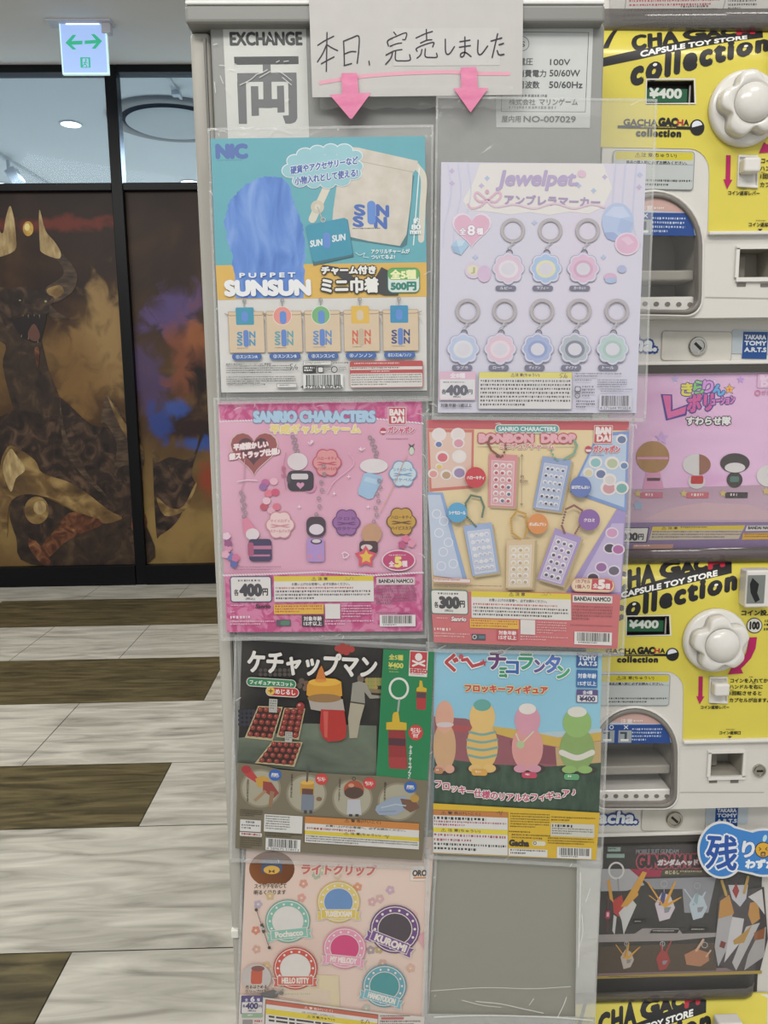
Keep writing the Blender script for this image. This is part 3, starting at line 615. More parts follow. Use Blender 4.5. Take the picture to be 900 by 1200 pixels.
    yl = [(xl-6, 706), (936, 706), (926, 867), (800, 867), (801, 812)]+[(780+21*math.cos(math.radians(a)), 808-21*math.sin(math.radians(a))) for a in range(10, 91, 16)]+[(xl-15, 787)]
    P.begin('front_sheet', 'glossy yellow printed front sheet'); QH(P, [yl, price], yel)
    for i in range(10): P.Q([(xl-6, 706-5.2*i), (936, 706-5.2*i), (936, 706-5.2*(i+1)), (xl-6, 706-5.2*(i+1))], yel); P.layer -= 1
    P.end()
    yp = P.last
    P = PR(-.0008); P.crop(690, 650, 4.2857)
    P.begin('store_logo', 'large black store lettering')
    bt = lambda x: 226-(x+20)*.25 if x < 160 else 183-(x-160)*.284; bb_ = lambda x: 262-(x+20)*.2 if x < 160 else 226-(x-160)*.2385
    for i in range(30):
        x0_, x1_ = -20+24.6*i, -20+24.6*(i+1)
        for k in range(3): P.Q([(x0_, bt(x0_)+(bb_(x0_)-bt(x0_))*k/3), (x1_, bt(x1_)+(bb_(x1_)-bt(x1_))*k/3), (x1_, bt(x1_)+(bb_(x1_)-bt(x1_))*(k+1)/3), (x0_, bt(x0_)+(bb_(x0_)-bt(x0_))*(k+1)/3)], gblk); P.layer -= 1
    P.layer += 1
    P.T('CHA', 128, 100, 200, 88, gblk, b=7, sp=1.15, sl=-.27, sk=0); P.T('G', 362, 45, 92, 72, gblk, b=9, sl=-.2, sk=0); P.T('AC', 462, 42, 130, 56, gblk, b=7, sl=-.2, sk=0); P.T('H', 604, 22, 74, 48, mat('#b3283a', .45), b=6, sl=-.2, sk=0)
    P.Q([(-10, 180), (18, 176), (60, 50), (40, 52)], gblk)
    P.T('CAPSULE TOY STORE', 163, 190, 482, 27, mat('#e6e6e2', .4), b=2, sl=-.232, sk=0)
    P.T('collection', 128, 240, 612, 92, gblk, b=9, sl=-.262, sk=-.05, sp=1.25)
    P.E(228, 248, 10, 6, mat('#e6e6e2', .4), rot=-.3); P.E(640, 152, 10, 6, mat('#e6e6e2', .4), rot=-.3)
    P.begin('small_logo', 'small black store logo with a capsule ball')
    P.T('GACHA', 88, 472, 152, 25, gblk, b=2.5); P.T('GAC', 248, 466, 82, 30, gblk, b=3.5); P.T('H', 332, 471, 24, 22, mat('#b3283a', .45), b=2.5); P.T('A', 360, 471, 22, 22, gblk, b=2.5)
    P.R(60, 498, 330, 12, gblk); P.M(165, 501, 165, 7, 1, '#c9bb60', ragged=1); P.T('collection', 146, 514, 200, 26, gblk, b=3, sp=1.2)
    P.E(420, 501, 33, 33, gblk); P.Q([(420+24*math.cos(math.radians(a)), 496+22*math.sin(math.radians(a))) for a in range(165, 350, 12)], mat('#dadde6', .4))
    P.begin('lever_arrow', 'magenta arrow pointing down'); P.Q([(552, 612), (573, 612), (571, 712), (581, 712), (557, 752), (540, 710), (550, 712)], mag)
    P.begin('turn_arrow', 'curved magenta arrow showing which way to turn the handle')
    P.Q([(806, 416), (845, 414), (838, 470), (815, 520), (782, 556), (764, 572), (776, 596), (700, 602), (724, 556), (738, 566), (765, 540), (792, 490)], mag)
    P.begin('instructions', 'black Japanese instructions')
    P.T('コイン投入口', 768, 279, 190, 27, gblk, b=1.5, sl=-.01); P.E(832, 356, 40, 39, gblk); P.E(832, 356, 36, 35, mat('#cfcdc5', .4)); P.T('100', 811, 338, 46, 36, gblk, b=3)
    P.T('100円', 886, 326, 60, 14, gblk, b=.8); P.M(882, 346, 70, 44, 2, '#2b2926', ragged=1)
    for i, (t, x, w) in enumerate((('コインを入れてから', 712, 210), ('ハンドルを右に', 708, 166), ('1回転させると', 710, 158), ('カプセルが出ます。', 708, 196))):
        P.T(t, x, (622, 653, 685, 720)[i], w, 21, gblk, b=1.4)
    P.M(805, 612, 40, 7, 1, '#2b2926'); P.M(820, 645, 40, 7, 1, '#2b2926'); P.M(712, 679, 30, 6, 1, '#2b2926')
    P.T('コイン返却レバー', 563, 758, 142, 17, gblk, b=1.3); P.M(612, 748, 40, 7, 1, '#2b2926')
    P.T('コイン返却口', 657, 886, 106, 17, gblk, b=1.3); P.M(690, 876, 60, 7, 1, '#2b2926'); P.Q([(697, 912), (720, 912), (708, 921)], gblk)
    # white notice plate
    P.begin('notice_plate', 'pale notice plate with a yellow header')
    P.R(40, 601, 370, 158, '#7c8484', 14); P.R(43, 604, 364, 152, '#b9bebc', 12); P.R(50, 606, 353, 32, '#c9bc33', 6)
    P.T('⚠注 意(ちゅうい)', 140, 610, 188, 19, gblk, b=.8); P.T('必ずお読みください。', 215, 642, 160, 14, gblk, b=.9); P.T('商品の購入前に', 100, 642, 110, 14, gblk, b=.9); P.R(50, 655, 353, 2, '#8d9393')
    P.M(100, 718, 296, 34, 2, '#3c4444', ragged=.98, fill=.5)
    # maker marks on the recessed white strip
    P.end(); P = PR(-.0008, Y=Y2); P.crop(690, 840, 4.2857)
    P.begin('maker_badge', 'blue square maker badge with white lettering')
    P.R(588, 440, 214, 100, '#b6c0c6', 10); P.R(638, 448, 113, 112, '#1e4a8a')
    for i, (t, x, w) in enumerate((('TAKARA', 646, 96), ('TOMY', 645, 99), ('A.R.T.S', 645, 98))): P.T(t, x, (462, 487, 514)[i], w, 17, '#d7dde4', b=2.2)
    P.begin('outlined_logo', 'blue outlined lettering')
    P.T('Gacha.', -10, 476, 260, 58, '#dfe3e8', b=4, o=('#1f3f86', 9), sk=-.18)
    P.begin('lock_plate'); P.R(268, 450, 322, 124, '#a39f95', 16); P.R(271, 453, 316, 118, '#cdc9bf', 14)
    P.end(); P = PR(-.0008); P.crop(690, 840, 4.2857); P.begin('panel_seam'); P.R(460, 378, 420, 3, '#a9a499'); P.end()
    # price window: rim, card
    P = PR(-.0012); P.crop(690, 650, 4.2857)
    P.begin('price_window', 'dark recess with the price on a green card')
    rim = [(186, 306), (410, 302), (415, 407), (186, 410)]; hole = [(192, 311), (404, 308), (408, 401), (190, 406)]
    QH(P, [rim, hole], plast2); P.end(); win = P.last
    P = PR(.004); P.crop(690, 650, 4.2857)
    P.begin('price_card', 'green card reading ¥400'); P.R(180, 330, 196, 56, mat('#1f5a3a', .4)); P.R(384, 314, 8, 84, '#a8a49c')
    P.T('¥400', 206, 330, 143, 38, mat('#cfd3cc', .4), b=3); P.end()
    # ledge between yellow sheet and white front
    e = [g(799, 866), g(940, 864)]; bm = bmesh.new(); box(bm, (e[0].x, -.006+YG-L.y, e[0].z-.0035), (GXR-L.x, YG-L.y, e[0].z)); bm_obj('ledge', bm, plast2, r, bevel=.001)
    # dispenser surround: rounded lip, clear flap with its sticker, tray
    bm = bmesh.new(); c = Vector((0, 0)); A2 = [Vector((u, v)) for u, v in arch]; ctr = Vector((743, 890))
    def scaled(px): return [u+(u-ctr).normalized()*px for u in A2]
    loft(bm, [P3([tuple(p) for p in scaled(q)], d) for q, d in ((6, 0), (5, -.003), (3.5, -.0036), (2.6, -.002), (2.4, .01))], False, False); bm_obj('dispenser_lip', bm, plast2, r, True)
    bm = bmesh.new(); loft(bm, [P3([tuple(p) for p in scaled(q)], d) for q, d in ((2.6, -.001), (2.2, -.004), (-.8, -.0046), (-2.4, -.0035), (-2.8, .004))], False, False); bm_obj('flap_rim', bm, mat('#7d7872', .3), r, True)
    bm = bmesh.new(); prism(bm, [(p.x, p.z) for p in P3([tuple(p) for p in scaled(-2)])], YG-L.y-.0012, YG-L.y-.0002); bm_obj('clear_flap', bm, clear, r)
    P = PR(-.0015); P.crop(690, 840, 4.2857)
    seg = [(226+198*math.cos(math.radians(a)), 160-215*math.sin(math.radians(a))) for a in range(8, 173, 8)]
    P.begin('flap_sticker', 'round-topped caution sticker with a blue band'); P.Q([(p[0], p[1]) for p in seg], '#b6c4d2')
    P.Q([(226+192*math.cos(math.radians(a)), 160-208*math.sin(math.radians(a))) for a in range(36, 145, 8)], '#c8a49c')
    P.Q([(60, 40), (392, 38), (412, 132), (30, 134)], '#21478c'); P.T('注意', 160, 10, 60, 24, '#e0d6d2', b=1.5); P.M(226, 16, 90, 14, 1, '#e0d6d2', ragged=1)
    P.G(114, 52, 11, 4, '#d9dde4'); P.S([(178, 44), (196, 60)], 4, '#d9dde4'); P.S([(196, 44), (178, 60)], 4, '#d9dde4')
    for x in (64, 150): P.R(x, 68, 66, 62, '#9aa2a6'); P.R(x+8, 76, 34, 10, '#3c4650'); P.R(x+30, 84, 12, 30, '#3c4650'); P.R(x+10, 112, 40, 10, '#dfe2e2')
    P.M(218, 58, 150, 70, 4, '#b7c4dc', ragged=.98, fill=.5); P.end()
    bm = bmesh.new(); q0, q1 = g(697, 903), g(789, 911); box(bm, (q0.x, YG-L.y+.008, q1.z), (q1.x, YG-L.y+.05, q0.z)); bm_obj('inner_shelf', bm, mat('#98938a', .4), r, bevel=.002)
    q0, q1 = g(699, 929), g(787, 942); bm = bmesh.new(); box(bm, (q0.x, YG-L.y+.004, q1.z), (q1.x, YG-L.y+.05, q0.z)); bm_obj('capsule_tray', bm, plast2, r, bevel=.002)
    for i in range(7):
        q = g(711+12*i, 935, .0035); bm = bmesh.new(); loft(bm, [[q+Vector((.0028*math.cos(t*math.pi/8), dy, .0024*math.sin(t*math.pi/8))) for t in range(16)] for dy in (0, .001)]); bm_obj('tray_hole', bm, mat('#6d6860', .5), r)
    # knob
    kc = g(836.3, 749); R0 = rad(37.6)
    circ = lambda rr, d, n=48: [kc+Vector((rr*math.cos(2*math.pi*i/n), d, rr*math.sin(2*math.pi*i/n))) for i in range(n)]
    bm = bmesh.new(); loft(bm, [circ(R0, 0), circ(R0, -.005), circ(R0*.96, -.008), circ(R0*.9, -.009)]); base = bm_obj('knob_base', bm, plast2, r, True)
    def lobes(rr, d, amp, n=90): return [kc+Vector(((rr*(1-amp*1.25*(.5-.5*math.cos(5*(t-.45)))**2.2))*math.cos(t), d, (rr*(1-amp*1.25*(.5-.5*math.cos(5*(t-.45)))**2.2))*math.sin(t))) for t in [2*math.pi*i/n for i in range(n)]]
    bm = bmesh.new(); loft(bm, [lobes(R0*.88, -.0085, .18), lobes(R0*.875, -.016, .2), lobes(R0*.86, -.0195, .21), lobes(R0*.81, -.021, .19), lobes(R0*.68, -.022, .08), circ(R0*.56, -.0222, 90), circ(R0*.53, -.0205, 90)]); kg = bm_obj('knob_handle', bm, plast2, r, True, 'white five-lobed turning handle')
    bm = bmesh.new(); loft(bm, [circ(R0*.52*math.cos(a), -.0205-.010*math.sin(a)) for a in [i*math.pi/16 for i in range(8)]]+[circ(R0*.02, -.0306)]); bm_obj('knob_dome', bm, plast2, kg, True)
    # coin slot tower, lever, coin return bits, locks
    q0, q1 = g(869, 668), g(893, 704); bm = bmesh.new(); box(bm, (q0.x-.002, YG-L.y-.016, q1.z-.003), (q1.x+.002, YG-L.y, q0.z+.003)); slot = bm_obj('coin_slot', bm, plast2, r, bevel=.002)
    q0, q1 = g(868, 670, 0), g(886, 702, 0); bm = bmesh.new(); box(bm, (q0.x, YG-L.y-.0166, q1.z), (q1.x, YG-L.y-.016, q0.z)); bm_obj('slot_plate', bm, mat('#8d918c', .3, metal=.6), slot)
    bm = bmesh.new(); prism(bm, [(p.x, p.z) for p in P3([(873, 673), (880, 680), (878, 690), (881, 698), (876, 701), (871, 690), (870, 680)])], YG-L.y-.0172, YG-L.y-.0166); bm_obj('slot_opening', bm, mat('#1c1d1e', .4), slot)
    fr = P3([(831, 793), (851, 793), (851, 823), (830, 822)]); bm = bmesh.new(); loft(bm, [[fr[0]*s+(fr[0]+fr[2])*.5*(1-s) if 0 else (v-(fr[0]+fr[2])/2)*s+(fr[0]+fr[2])/2+Vector((0, d, 0)) for v in fr] for s, d in ((1.05, 0), (1.05, -.003), (.9, -.003), (.88, -.0008))], False, True); lv = bm_obj('return_lever', bm, plast2, r, bevel=.0006)
    q0, q1 = g(832, 797), g(849, 811); bm = bmesh.new(); box(bm, (q0.x, YG-L.y-.013, q1.z), (q1.x, YG-L.y-.001, q0.z)); bm_obj('lever_tab', bm, plast2, lv, bevel=.0025)
    def disc(name, u, v, px, d0, d1, m, par, label=None):
        c0 = (h if v > 947 else g)(u, v); rr = rad(px); bm = bmesh.new(); cc = lambda k, d: [c0+Vector((k*rr*math.cos(t*math.pi/14), d, k*rr*math.sin(t*math.pi/14))) for t in range(28)]
        loft(bm, [cc(1, d0), cc(1, d1+.001), cc(.92, d1), cc(.7, d1), cc(.66, d1+.0008)]); return bm_obj(name, bm, m, par, False, label)
    for u, v, px, nm in ((789.5, 959, 10.4, 'door_lock'), (889, 902, 7.6, 'service_lock')):
        lk = disc(nm, u, v, px, 0, -.004, chrome, r, 'round metal key lock'); c0 = (h if v > 947 else g)(u, v); bm = bmesh.new(); rr = rad(px); box(bm, (-rr*.5, -.0002, -rr*.14), (rr*.5, .0006, rr*.14))
        bmesh.ops.rotate(bm, verts=bm.verts, matrix=Matrix.Rotation(.75 if nm == 'door_lock' else 0, 3, 'Y')); bmesh.ops.translate(bm, verts=bm.verts, vec=c0+Vector((0, -.0036, 0))); bm_obj('keyhole', bm, mat('#1c1b1a', .5), lk)
    q0, q1 = g(829, 879), g(872, 911); bm = bmesh.new()
    for a, b in (((829, 879), (872, 881)), ((829, 909), (872, 912)), ((829, 881), (831, 909)), ((870, 881), (872, 909))): p0, p1 = g(*a), g(*b); box(bm, (p0.x, YG-L.y-.003, p1.z), (p1.x, YG-L.y, p0.z))
    bm_obj('coin_return_frame', bm, plast2, r)
    q0, q1 = g(833, 884), g(850, 908); bm = bmesh.new(); box(bm, (q0.x, YG-L.y+.02, q1.z), (q1.x, YG-L.y+.034, q0.z)); bm_obj('coin_chute', bm, mat('#8c877d', .5), r, bevel=.002)
    for u in (835, 860):
        q0, q1 = g(u-4, 914), g(u+5, 917); bm = bmesh.new(); box(bm, (q0.x, YG-L.y-.0008, q1.z), (q1.x, YG-L.y+.001, q0.z)); bm_obj('vent_slot', bm, mat('#6d6860', .5), r)
    # bottom lip and dark gap
    q0 = h(839, 972); bm = bmesh.new(); box(bm, (GXL-L.x, Y2-L.y-.004, q0.z-.004), (GXR-L.x, Y2-L.y, q0.z)); bm_obj('bottom_lip', bm, plast2, r, bevel=.001)
    bm = bmesh.new(); box(bm, (GXL-L.x, Y2-L.y-.003, .0005), (GXR-L.x, Y2-L.y, q0.z-.0045)); bm_obj('bottom_gap', bm, mat('#4a4643', .5), r)
    # clear bulging cover in front of the display card, open at the back
    xr = on_y(893, 1060, Y2-.01).x-L.x; xl2 = GXL-L.x+.002; z0_, z1_ = h(839, 441).z, h(839, 658).z; H = z0_-z1_
    prof = [(-.002, 1), (-.004, .99), (-.006, .95), (-.008, .85), (-.0105, .65), (-.012, .4), (-.012, .2), (-.011, .09)]
    def shell(bm, prof, t=.0015, rcorner=True):
        n = len(prof); rings = []
        for x, ins in ((xl2, 0), (xr-.012, 0), (xr-.004, .35), (xr, 1)):
            rings.append([Vector((x, Y2-L.y+d*(1-.55*ins)-.0004, z1_+f*H+ins*.004*(1 if f < .3 else 0))) for d, f in prof])
        V = [p for q in rings for p in q]; F = [(i*n+j, i*n+j+1, (i+1)*n+j+1, (i+1)*n+j) for i in range(3) for j in range(n-1)]; return V, F
    V, F = shell(None, prof); cv = link_mesh('clear_cover', V, F, None, [clear], r, True)
    so = cv.modifiers.new('wall', 'SOLIDIFY'); so.thickness = .0012
    V, F = shell(None, [(-.0112, .088), (-.011, .05), (-.009, .012), (-.006, 0), (-.002, 0)]); cl = link_mesh('cover_lip', V, F, None, [smoke], r, True)
    so = cl.modifiers.new('wall', 'SOLIDIFY'); so.thickness = .0012
    return r
capsule_machine(PITCHZ, 'topmost capsule toy machine of the stack, its white knob cut by the picture edge')
capsule_machine(0, 'capsule toy machine in the middle of the stack, below the pink figure card')
capsule_machine(-PITCHZ, 'lowest capsule toy machine, dark mecha card in its clear case')

# cards shown inside the machines' clear cases (each stands just behind its cover)
def in_case(name, corners, label, c, dz=0): 
    return sheet(name, Y2+.0006, corners, label, 'display card', 'product cards inside the capsule machines', c, .0006, .4, .3)
YC = Y2+.0005
cA = in_case('display_card', [(712, -110), (960, -112), (950, 40), (716, 44)], 'white card with red and black small print in the clear case at top right', mat('#b5b3ae', .4))
P = Print(YC, [(712, -110), (960, -112), (950, 40), (716, 44)], cA); P.crop(700, 0, 4.5)
P.begin('notice_print', 'boxed red and black notice print'); P.S([(158, -60), (138, 106), (648, 108), (690, -60)], 3, '#5d5a57')
P.M(168, 0, 480, 44, 2, '#a5484c', fill=.5, ragged=.98); P.M(440, 30, 200, 20, 1, '#4a4846', ragged=.98); P.M(160, 50, 470, 46, 2, '#5a5854', fill=.5, ragged=.9)
P.begin('maker_print'); P.M(690, 0, 150, 58, 3, '#5a5854', ragged=.7); P.R(680, 66, 155, 26, '#8a8884'); P.R(682, 68, 151, 22, '#b5b3ae'); P.M(690, 72, 130, 12, 1, '#5a5854'); P.M(655, 98, 180, 10, 1, '#5a5854'); P.R(888, 50, 40, 55, '#8fa3b8'); P.end()

pinkc = ramp_mat('pink_card', [(.3, '#cf9fc6'), (.5, '#d9b2d2'), (.75, '#c4a3c6')], 7, 2, (1, 1, 2.4), .35, .6, .4)
cB = in_case('display_card', [(716, 438), (965, 436), (949, 654), (706, 656)], 'pink card of seated figures in the clear case between two yellow fronts', pinkc)
P = Print(YC, [(716, 438), (965, 436), (949, 654), (706, 656)], cB, slopes=(0, 0, -.045, -.058)); P.crop(700, 420, 4.5)
P.begin('lilac_floor'); P.Q([(140, 690), (1100, 660), (1100, 870), (140, 870)], ramp_mat('mauve_print', [(.3, '#a98a9d'), (.6, '#b79bab'), (.8, '#a58fae')], 6, 2, (1, 1, 3), .35, 0, .4)); P.Q([(240, 850), (380, 790), (560, 760), (800, 770), (1000, 850)], '#bc9ea6')
P.begin('title_lettering', 'multi-coloured title lettering')
for ch, x, y, w, h, c in (('き', 446, 132, 58, 62, '#d8cf54'), ('ら', 510, 120, 54, 66, '#7fbf6d'), ('り', 560, 118, 52, 62, '#c98fd0'), ('ん', 606, 140, 66, 54, '#5fa6d6')): P.T(ch, x, y, w, h, c, b=5, o=('#5a4a8a', 5))
P.STAR(697, 162, 32, '#5a4a8a'); P.STAR(697, 162, 27, '#e0b23f'); P.STAR(697, 164, 11, '#d8704a')
P.Q([(335, 188), (395, 190), (398, 270), (480, 240), (470, 300), (362, 328)], '#4d3f8c'); P.Q([(345, 194), (388, 196), (388, 280), (470, 252), (462, 290), (372, 318)], '#d0669c')
P.T('ボリ', 480, 196, 130, 86, '#c95a96', b=7, o=('#4d3f8c', 7), sl=-.1); P.T('ューション', 604, 206, 120, 40, '#c97ab4', b=4, o=('#4d3f8c', 5), sl=-.08)
P.T('すわらせ隊', 472, 308, 232, 42, '#dcdad8', b=3, o=('#3f3d44', 5))
P.begin('stars'); P.STAR(410, 108, 20, '#a9a8d2'); P.STAR(756, 112, 22, '#b894d2'); P.STAR(216, 776, 30, '#93a3ba', inner=.6); P.STAR(340, 420, 40, '#c3a0cf')
# plain rounded figurines in the colours of the print
P.begin('figurine_picture', 'plain tan ball on a pink cone'); P.Q([(262, 580), (326, 580), (352, 690), (238, 690)], '#cb8fae'); P.R(262, 630, 70, 16, '#5a4048'); P.E(292, 520, 88, 84, ramp_mat('tan_print', [(.3, '#98734a'), (.6, '#ac865a'), (.8, '#c09a6c')], 30, 3, (2, 1, .5), .4)); P.R(210, 520, 164, 12, '#cb8fae')
P.begin('figurine_picture', 'plain white and brown ball on a red drum'); P.E(524, 650, 46, 38, '#c5c0c0'); P.R(494, 618, 66, 44, '#b0302f', 10); P.E(524, 560, 74, 56, '#c9c5c5'); P.Q([(524+74*math.cos(math.radians(q)), 560-56*math.sin(math.radians(q))) for q in range(-80, 81, 10)], '#8c5f4c')
P.begin('figurine_picture', 'plain black and white ball on a black drum'); P.E(724, 640, 42, 42, '#3e3836'); P.R(700, 622, 48, 30, '#55716a', 6); P.E(726, 552, 78, 52, '#3e3836'); P.E(726, 576, 54, 26, '#cdc9c9')
P.begin('figurine_picture', 'plain pale round figurine shape'); P.E(900, 620, 60, 56, '#d0cccb')
P.begin('name_ribbon'); 
for x, c in ((228, '#b8687c'), (470, '#b8606a'), (676, '#3a3434')): P.R(x, 706, 118, 30, c); P.M(x+26, 712, 76, 18, 1, '#d8c8c4', ragged=1, fill=.8); P.STAR(x-14, 712, 22, '#c2ad70')
P.STAR(890, 700, 24, '#c2ad70')
P.begin('maker_mark'); P.R(846, 80, 120, 76, '#d3a9c8', 10); P.T('BAN', 862, 88, 90, 26, '#dcc6d8', b=3); P.T('DAI', 866, 122, 80, 26, '#dcc6d8', b=3); P.G(846, 182, 16, 7, '#c77a9c'); P.T('ガシャポン', 868, 168, 120, 24, '#c78aac', b=2)
P.begin('lower_band'); P.Q([(140, 866), (1100, 862), (1100, 1010), (140, 1010)], '#7b688c')
P.begin('price_box', 'price box reading 400 yen'); P.Q([(60, 892), (275, 890), (262, 972), (60, 972)], '#38353a'); P.Q([(60, 897), (268, 895), (256, 966), (60, 966)], '#c9c5c0'); P.T('300', 130, 922, 82, 36, '#38353a', b=4); P.T('円', 218, 926, 26, 30, '#38353a', b=2); P.M(130, 902, 110, 10, 1, '#5a565a', ragged=1)
P.begin('notice_panel'); P.Q([(292, 888), (780, 880), (745, 952), (272, 958)], '#b5a794'); P.Q([(292, 888), (780, 880), (770, 902), (288, 908)], '#c3ab2f'); P.T('⚠ 注 意', 340, 888, 84, 14, '#3a3434', b=1); P.M(440, 887, 270, 12, 1, '#3a3434', ragged=1); P.M(290, 910, 470, 42, 3, '#5a5250', ragged=.95)
P.Q([(190, 982), (402, 980), (396, 1002), (186, 1004)], '#b5897c'); P.M(196, 984, 196, 14, 1, '#e0d0cc', ragged=1)
P.begin('maker_print'); P.Q([(790, 882), (1000, 880), (990, 908), (780, 910)], '#c9c5c0'); P.T('BANDAI NAMCO', 796, 885, 150, 16, '#3a3434', b=2); P.Q([(770, 922), (1000, 918), (990, 952), (762, 956)], '#c89b2c'); P.M(776, 924, 180, 24, 2, '#6a4a28'); P.end()

darkc = ramp_mat('dark_card', [(.3, '#2e2c2b'), (.6, '#3b3836'), (.8, '#4a4643')], 6, 2, (1, 1, 3), .3, 0, .4)
cC = in_case('display_card', [(706, 988), (895, 984), (887, 1162), (697, 1165)], 'dark card of white and gold mecha charms in the lowest clear case', darkc)
P = Print(YC, [(706, 988), (895, 984), (887, 1162), (697, 1165)], cC, slopes=(0, 0, -.045, -.075)); P.crop(690, 960, 4.2857)
P.begin('grey_panels'); P.Q([(60, 250), (225, 250), (280, 330), (190, 360), (60, 362)], '#aaa9ab'); P.Q([(270, 300), (640, 290), (600, 470), (480, 470), (470, 350), (330, 352)], '#8f9096'); P.Q([(50, 580), (230, 575), (270, 548), (450, 548), (470, 575), (640, 570), (640, 590), (430, 610), (50, 618)], '#9b9492'); P.Q([(45, 770), (860, 740), (860, 765), (45, 790)], '#8a7477')
P.Q([(50, 640), (640, 620), (640, 760), (45, 775)], '#55493d'); P.Q([(205, 250), (370, 255), (360, 290), (250, 290)], '#9c3048')
P.begin('title_lettering', 'red and white outlined title lettering')
P.T('MOBILE SUIT GUNDAM', 238, 152, 214, 22, '#75787c', b=2, o=('#2a2a2c', 3), sl=-.01); P.T('GUNDAM HEAD', 248, 182, 380, 62, '#2e2c2d', b=4, o=('#a84a58', 7), sl=-.01); P.T('ガンダムヘッド', 348, 204, 200, 28, '#c9c9c9', b=3.5, o=('#8a3a48', 3), sl=-.01)
P.Q([(360, 272), (375, 255), (620, 252), (620, 278), (372, 285)], '#4d4a3c'); P.T('めじるし', 384, 258, 70, 18, '#c9c2a0', b=1.5); P.M(460, 258, 110, 16, 1, '#b9b08a', ragged=1)
P.R(96, 140, 64, 22, '#8fa79c'); P.R(90, 174, 90, 20, '#8fa79c'); P.M(98, 144, 60, 14, 1, '#3a4a44', ragged=1)
P.begin('marker_ring', 'white plastic ring'); P.G(138, 258, 41, 9, '#d3d1cf', ry=44); P.S([(146, 300), (150, 360)], 6, '#8d8c8c')
def vhead(x, y, s, body, fin, mark):
    P.S([(x, y-1.35*s), (x, y-.75*s)], 4, '#9a9a9c'); P.G(x, y-1.2*s, .2*s, .06*s, '#a3a3a5')
    P.Q([(x-.5*s, y-.1*s), (x-.1*s, y-.75*s), (x+.35*s, y-.55*s), (x+.6*s, y+.1*s), (x+.3*s, y+.7*s), (x-.25*s, y+.85*s)], body); P.Q([(x-.1*s, y-.75*s), (x+.1*s, y-.7*s), (x, y-.05*s), (x-.3*s, y-.02*s)], mark)
    for a, ln in fin: P.Q([(x-.1*s, y), (x+.08*s, y+.12*s), (x+ln*s*math.cos(a), y-ln*s*math.sin(a)), (x+ln*s*math.cos(a)-.1*s, y-ln*s*math.sin(a))], '#cf9a3e' if mark != '#8fa7ad' and mark != '#a04440' else body)
    P.Q([(x, y+.1*s), (x+.4*s, y+.05*s), (x+.25*s, y+.35*s), (x+.02*s, y+.4*s)], '#8a8a90')
P.begin('charm_picture', 'faceted red, white and gold charm'); P.Q([(120, 410), (165, 380), (180, 440), (150, 490), (125, 470)], '#b8403c'); P.Q([(150, 470), (215, 400), (240, 430), (200, 520), (175, 580), (165, 510)], '#c9c8c6'); P.Q([(160, 440), (270, 262), (292, 268), (250, 360), (190, 440)], '#d09b45'); P.Q([(175, 440), (245, 366), (250, 380), (190, 440)], '#d09b45'); P.Q([(92, 310), (106, 300), (125, 420), (105, 400)], '#d09b45'); P.Q([(125, 480), (140, 490), (130, 580), (118, 560)], '#c9c8c6')
P.begin('charm_picture', 'faceted white charm with gold fins'); vhead(378, 435, 92, '#c9bfc6', ((2.15, 1.55), (1.1, 1.5), (.45, 1.1), (2.5, .95)), '#4a4a80')
P.begin('charm_picture', 'faceted pale blue charm'); vhead(545, 435, 84, '#b2bfc8', ((1.0, 1.0), (2.2, 1.25)), '#8fa7ad')
P.begin('charm_picture', 'faceted cream charm'); vhead(190, 700, 62, '#b9ada0', ((2.2, 1.4), (.7, 1.5), (1.4, 1.3)), '#b08a5a')
P.begin('charm_picture', 'faceted red charm'); vhead(370, 705, 66, '#a04440', ((1.1, 1.6), (1.6, 1.2), (-.1, .9)), '#a04440')
P.begin('charm_picture', 'faceted salmon charm'); P.Q([(480, 680), (540, 650), (600, 670), (605, 710), (560, 740), (490, 730)], '#ad7a5c'); P.S([(540, 660), (575, 606)], 12, '#c9a58c'); P.S([(590, 690), (612, 660)], 8, '#c9a58c'); P.G(582, 632, 16, 4, '#a3a3a5')
P.begin('armour_picture', 'plain white and gold faceted armour shapes')
P.Q([(650, 400), (720, 330), (800, 350), (880, 340), (900, 600), (860, 760), (720, 760), (630, 720), (640, 560)], '#4b4648')
for pts, c in (([(660, 410), (705, 380), (730, 470), (700, 520), (650, 500)], '#b9894a'), ([(810, 420), (850, 412), (860, 500), (820, 530), (800, 480)], '#b9894a'), ([(700, 330), (800, 330), (790, 400), (760, 440), (720, 400)], '#bcbcc2'), ([(720, 360), (740, 320), (756, 360), (740, 400)], '#9c3a34'), ([(800, 390), (870, 350), (884, 480), (840, 420)], '#c4c2c2'),
              ([(650, 500), (720, 480), (700, 640), (650, 740), (632, 640)], '#a9a7a9'), ([(720, 490), (780, 500), (760, 620), (680, 720), (700, 600)], '#c4c2c4'), ([(790, 540), (860, 520), (800, 640), (740, 760), (720, 720)], '#b5b2b2'), ([(860, 560), (890, 540), (880, 690), (780, 760), (800, 680)], '#a3a0a0'), ([(724, 610), (790, 560), (820, 530), (780, 620), (730, 630)], '#b08a48'), ([(664, 610), (690, 620), (680, 650), (655, 640)], '#7a3a34'), ([(830, 570), (885, 545), (880, 600), (830, 610)], '#8a5a3c')): P.Q(pts, c)
for x0_, y0_, x1_, y1_ in ((690, 380, 668, 310), (780, 370, 800, 290)): P.S([(x0_, y0_), (x1_, y1_)], 14, '#b8984e')
P.begin('bottom_strip'); P.Q([(42, 788), (870, 760), (868, 776), (42, 802)], '#a8914a'); P.M(100, 788, 700, 10, 1, '#5a4f30', ragged=1)
P.begin('name_plate')
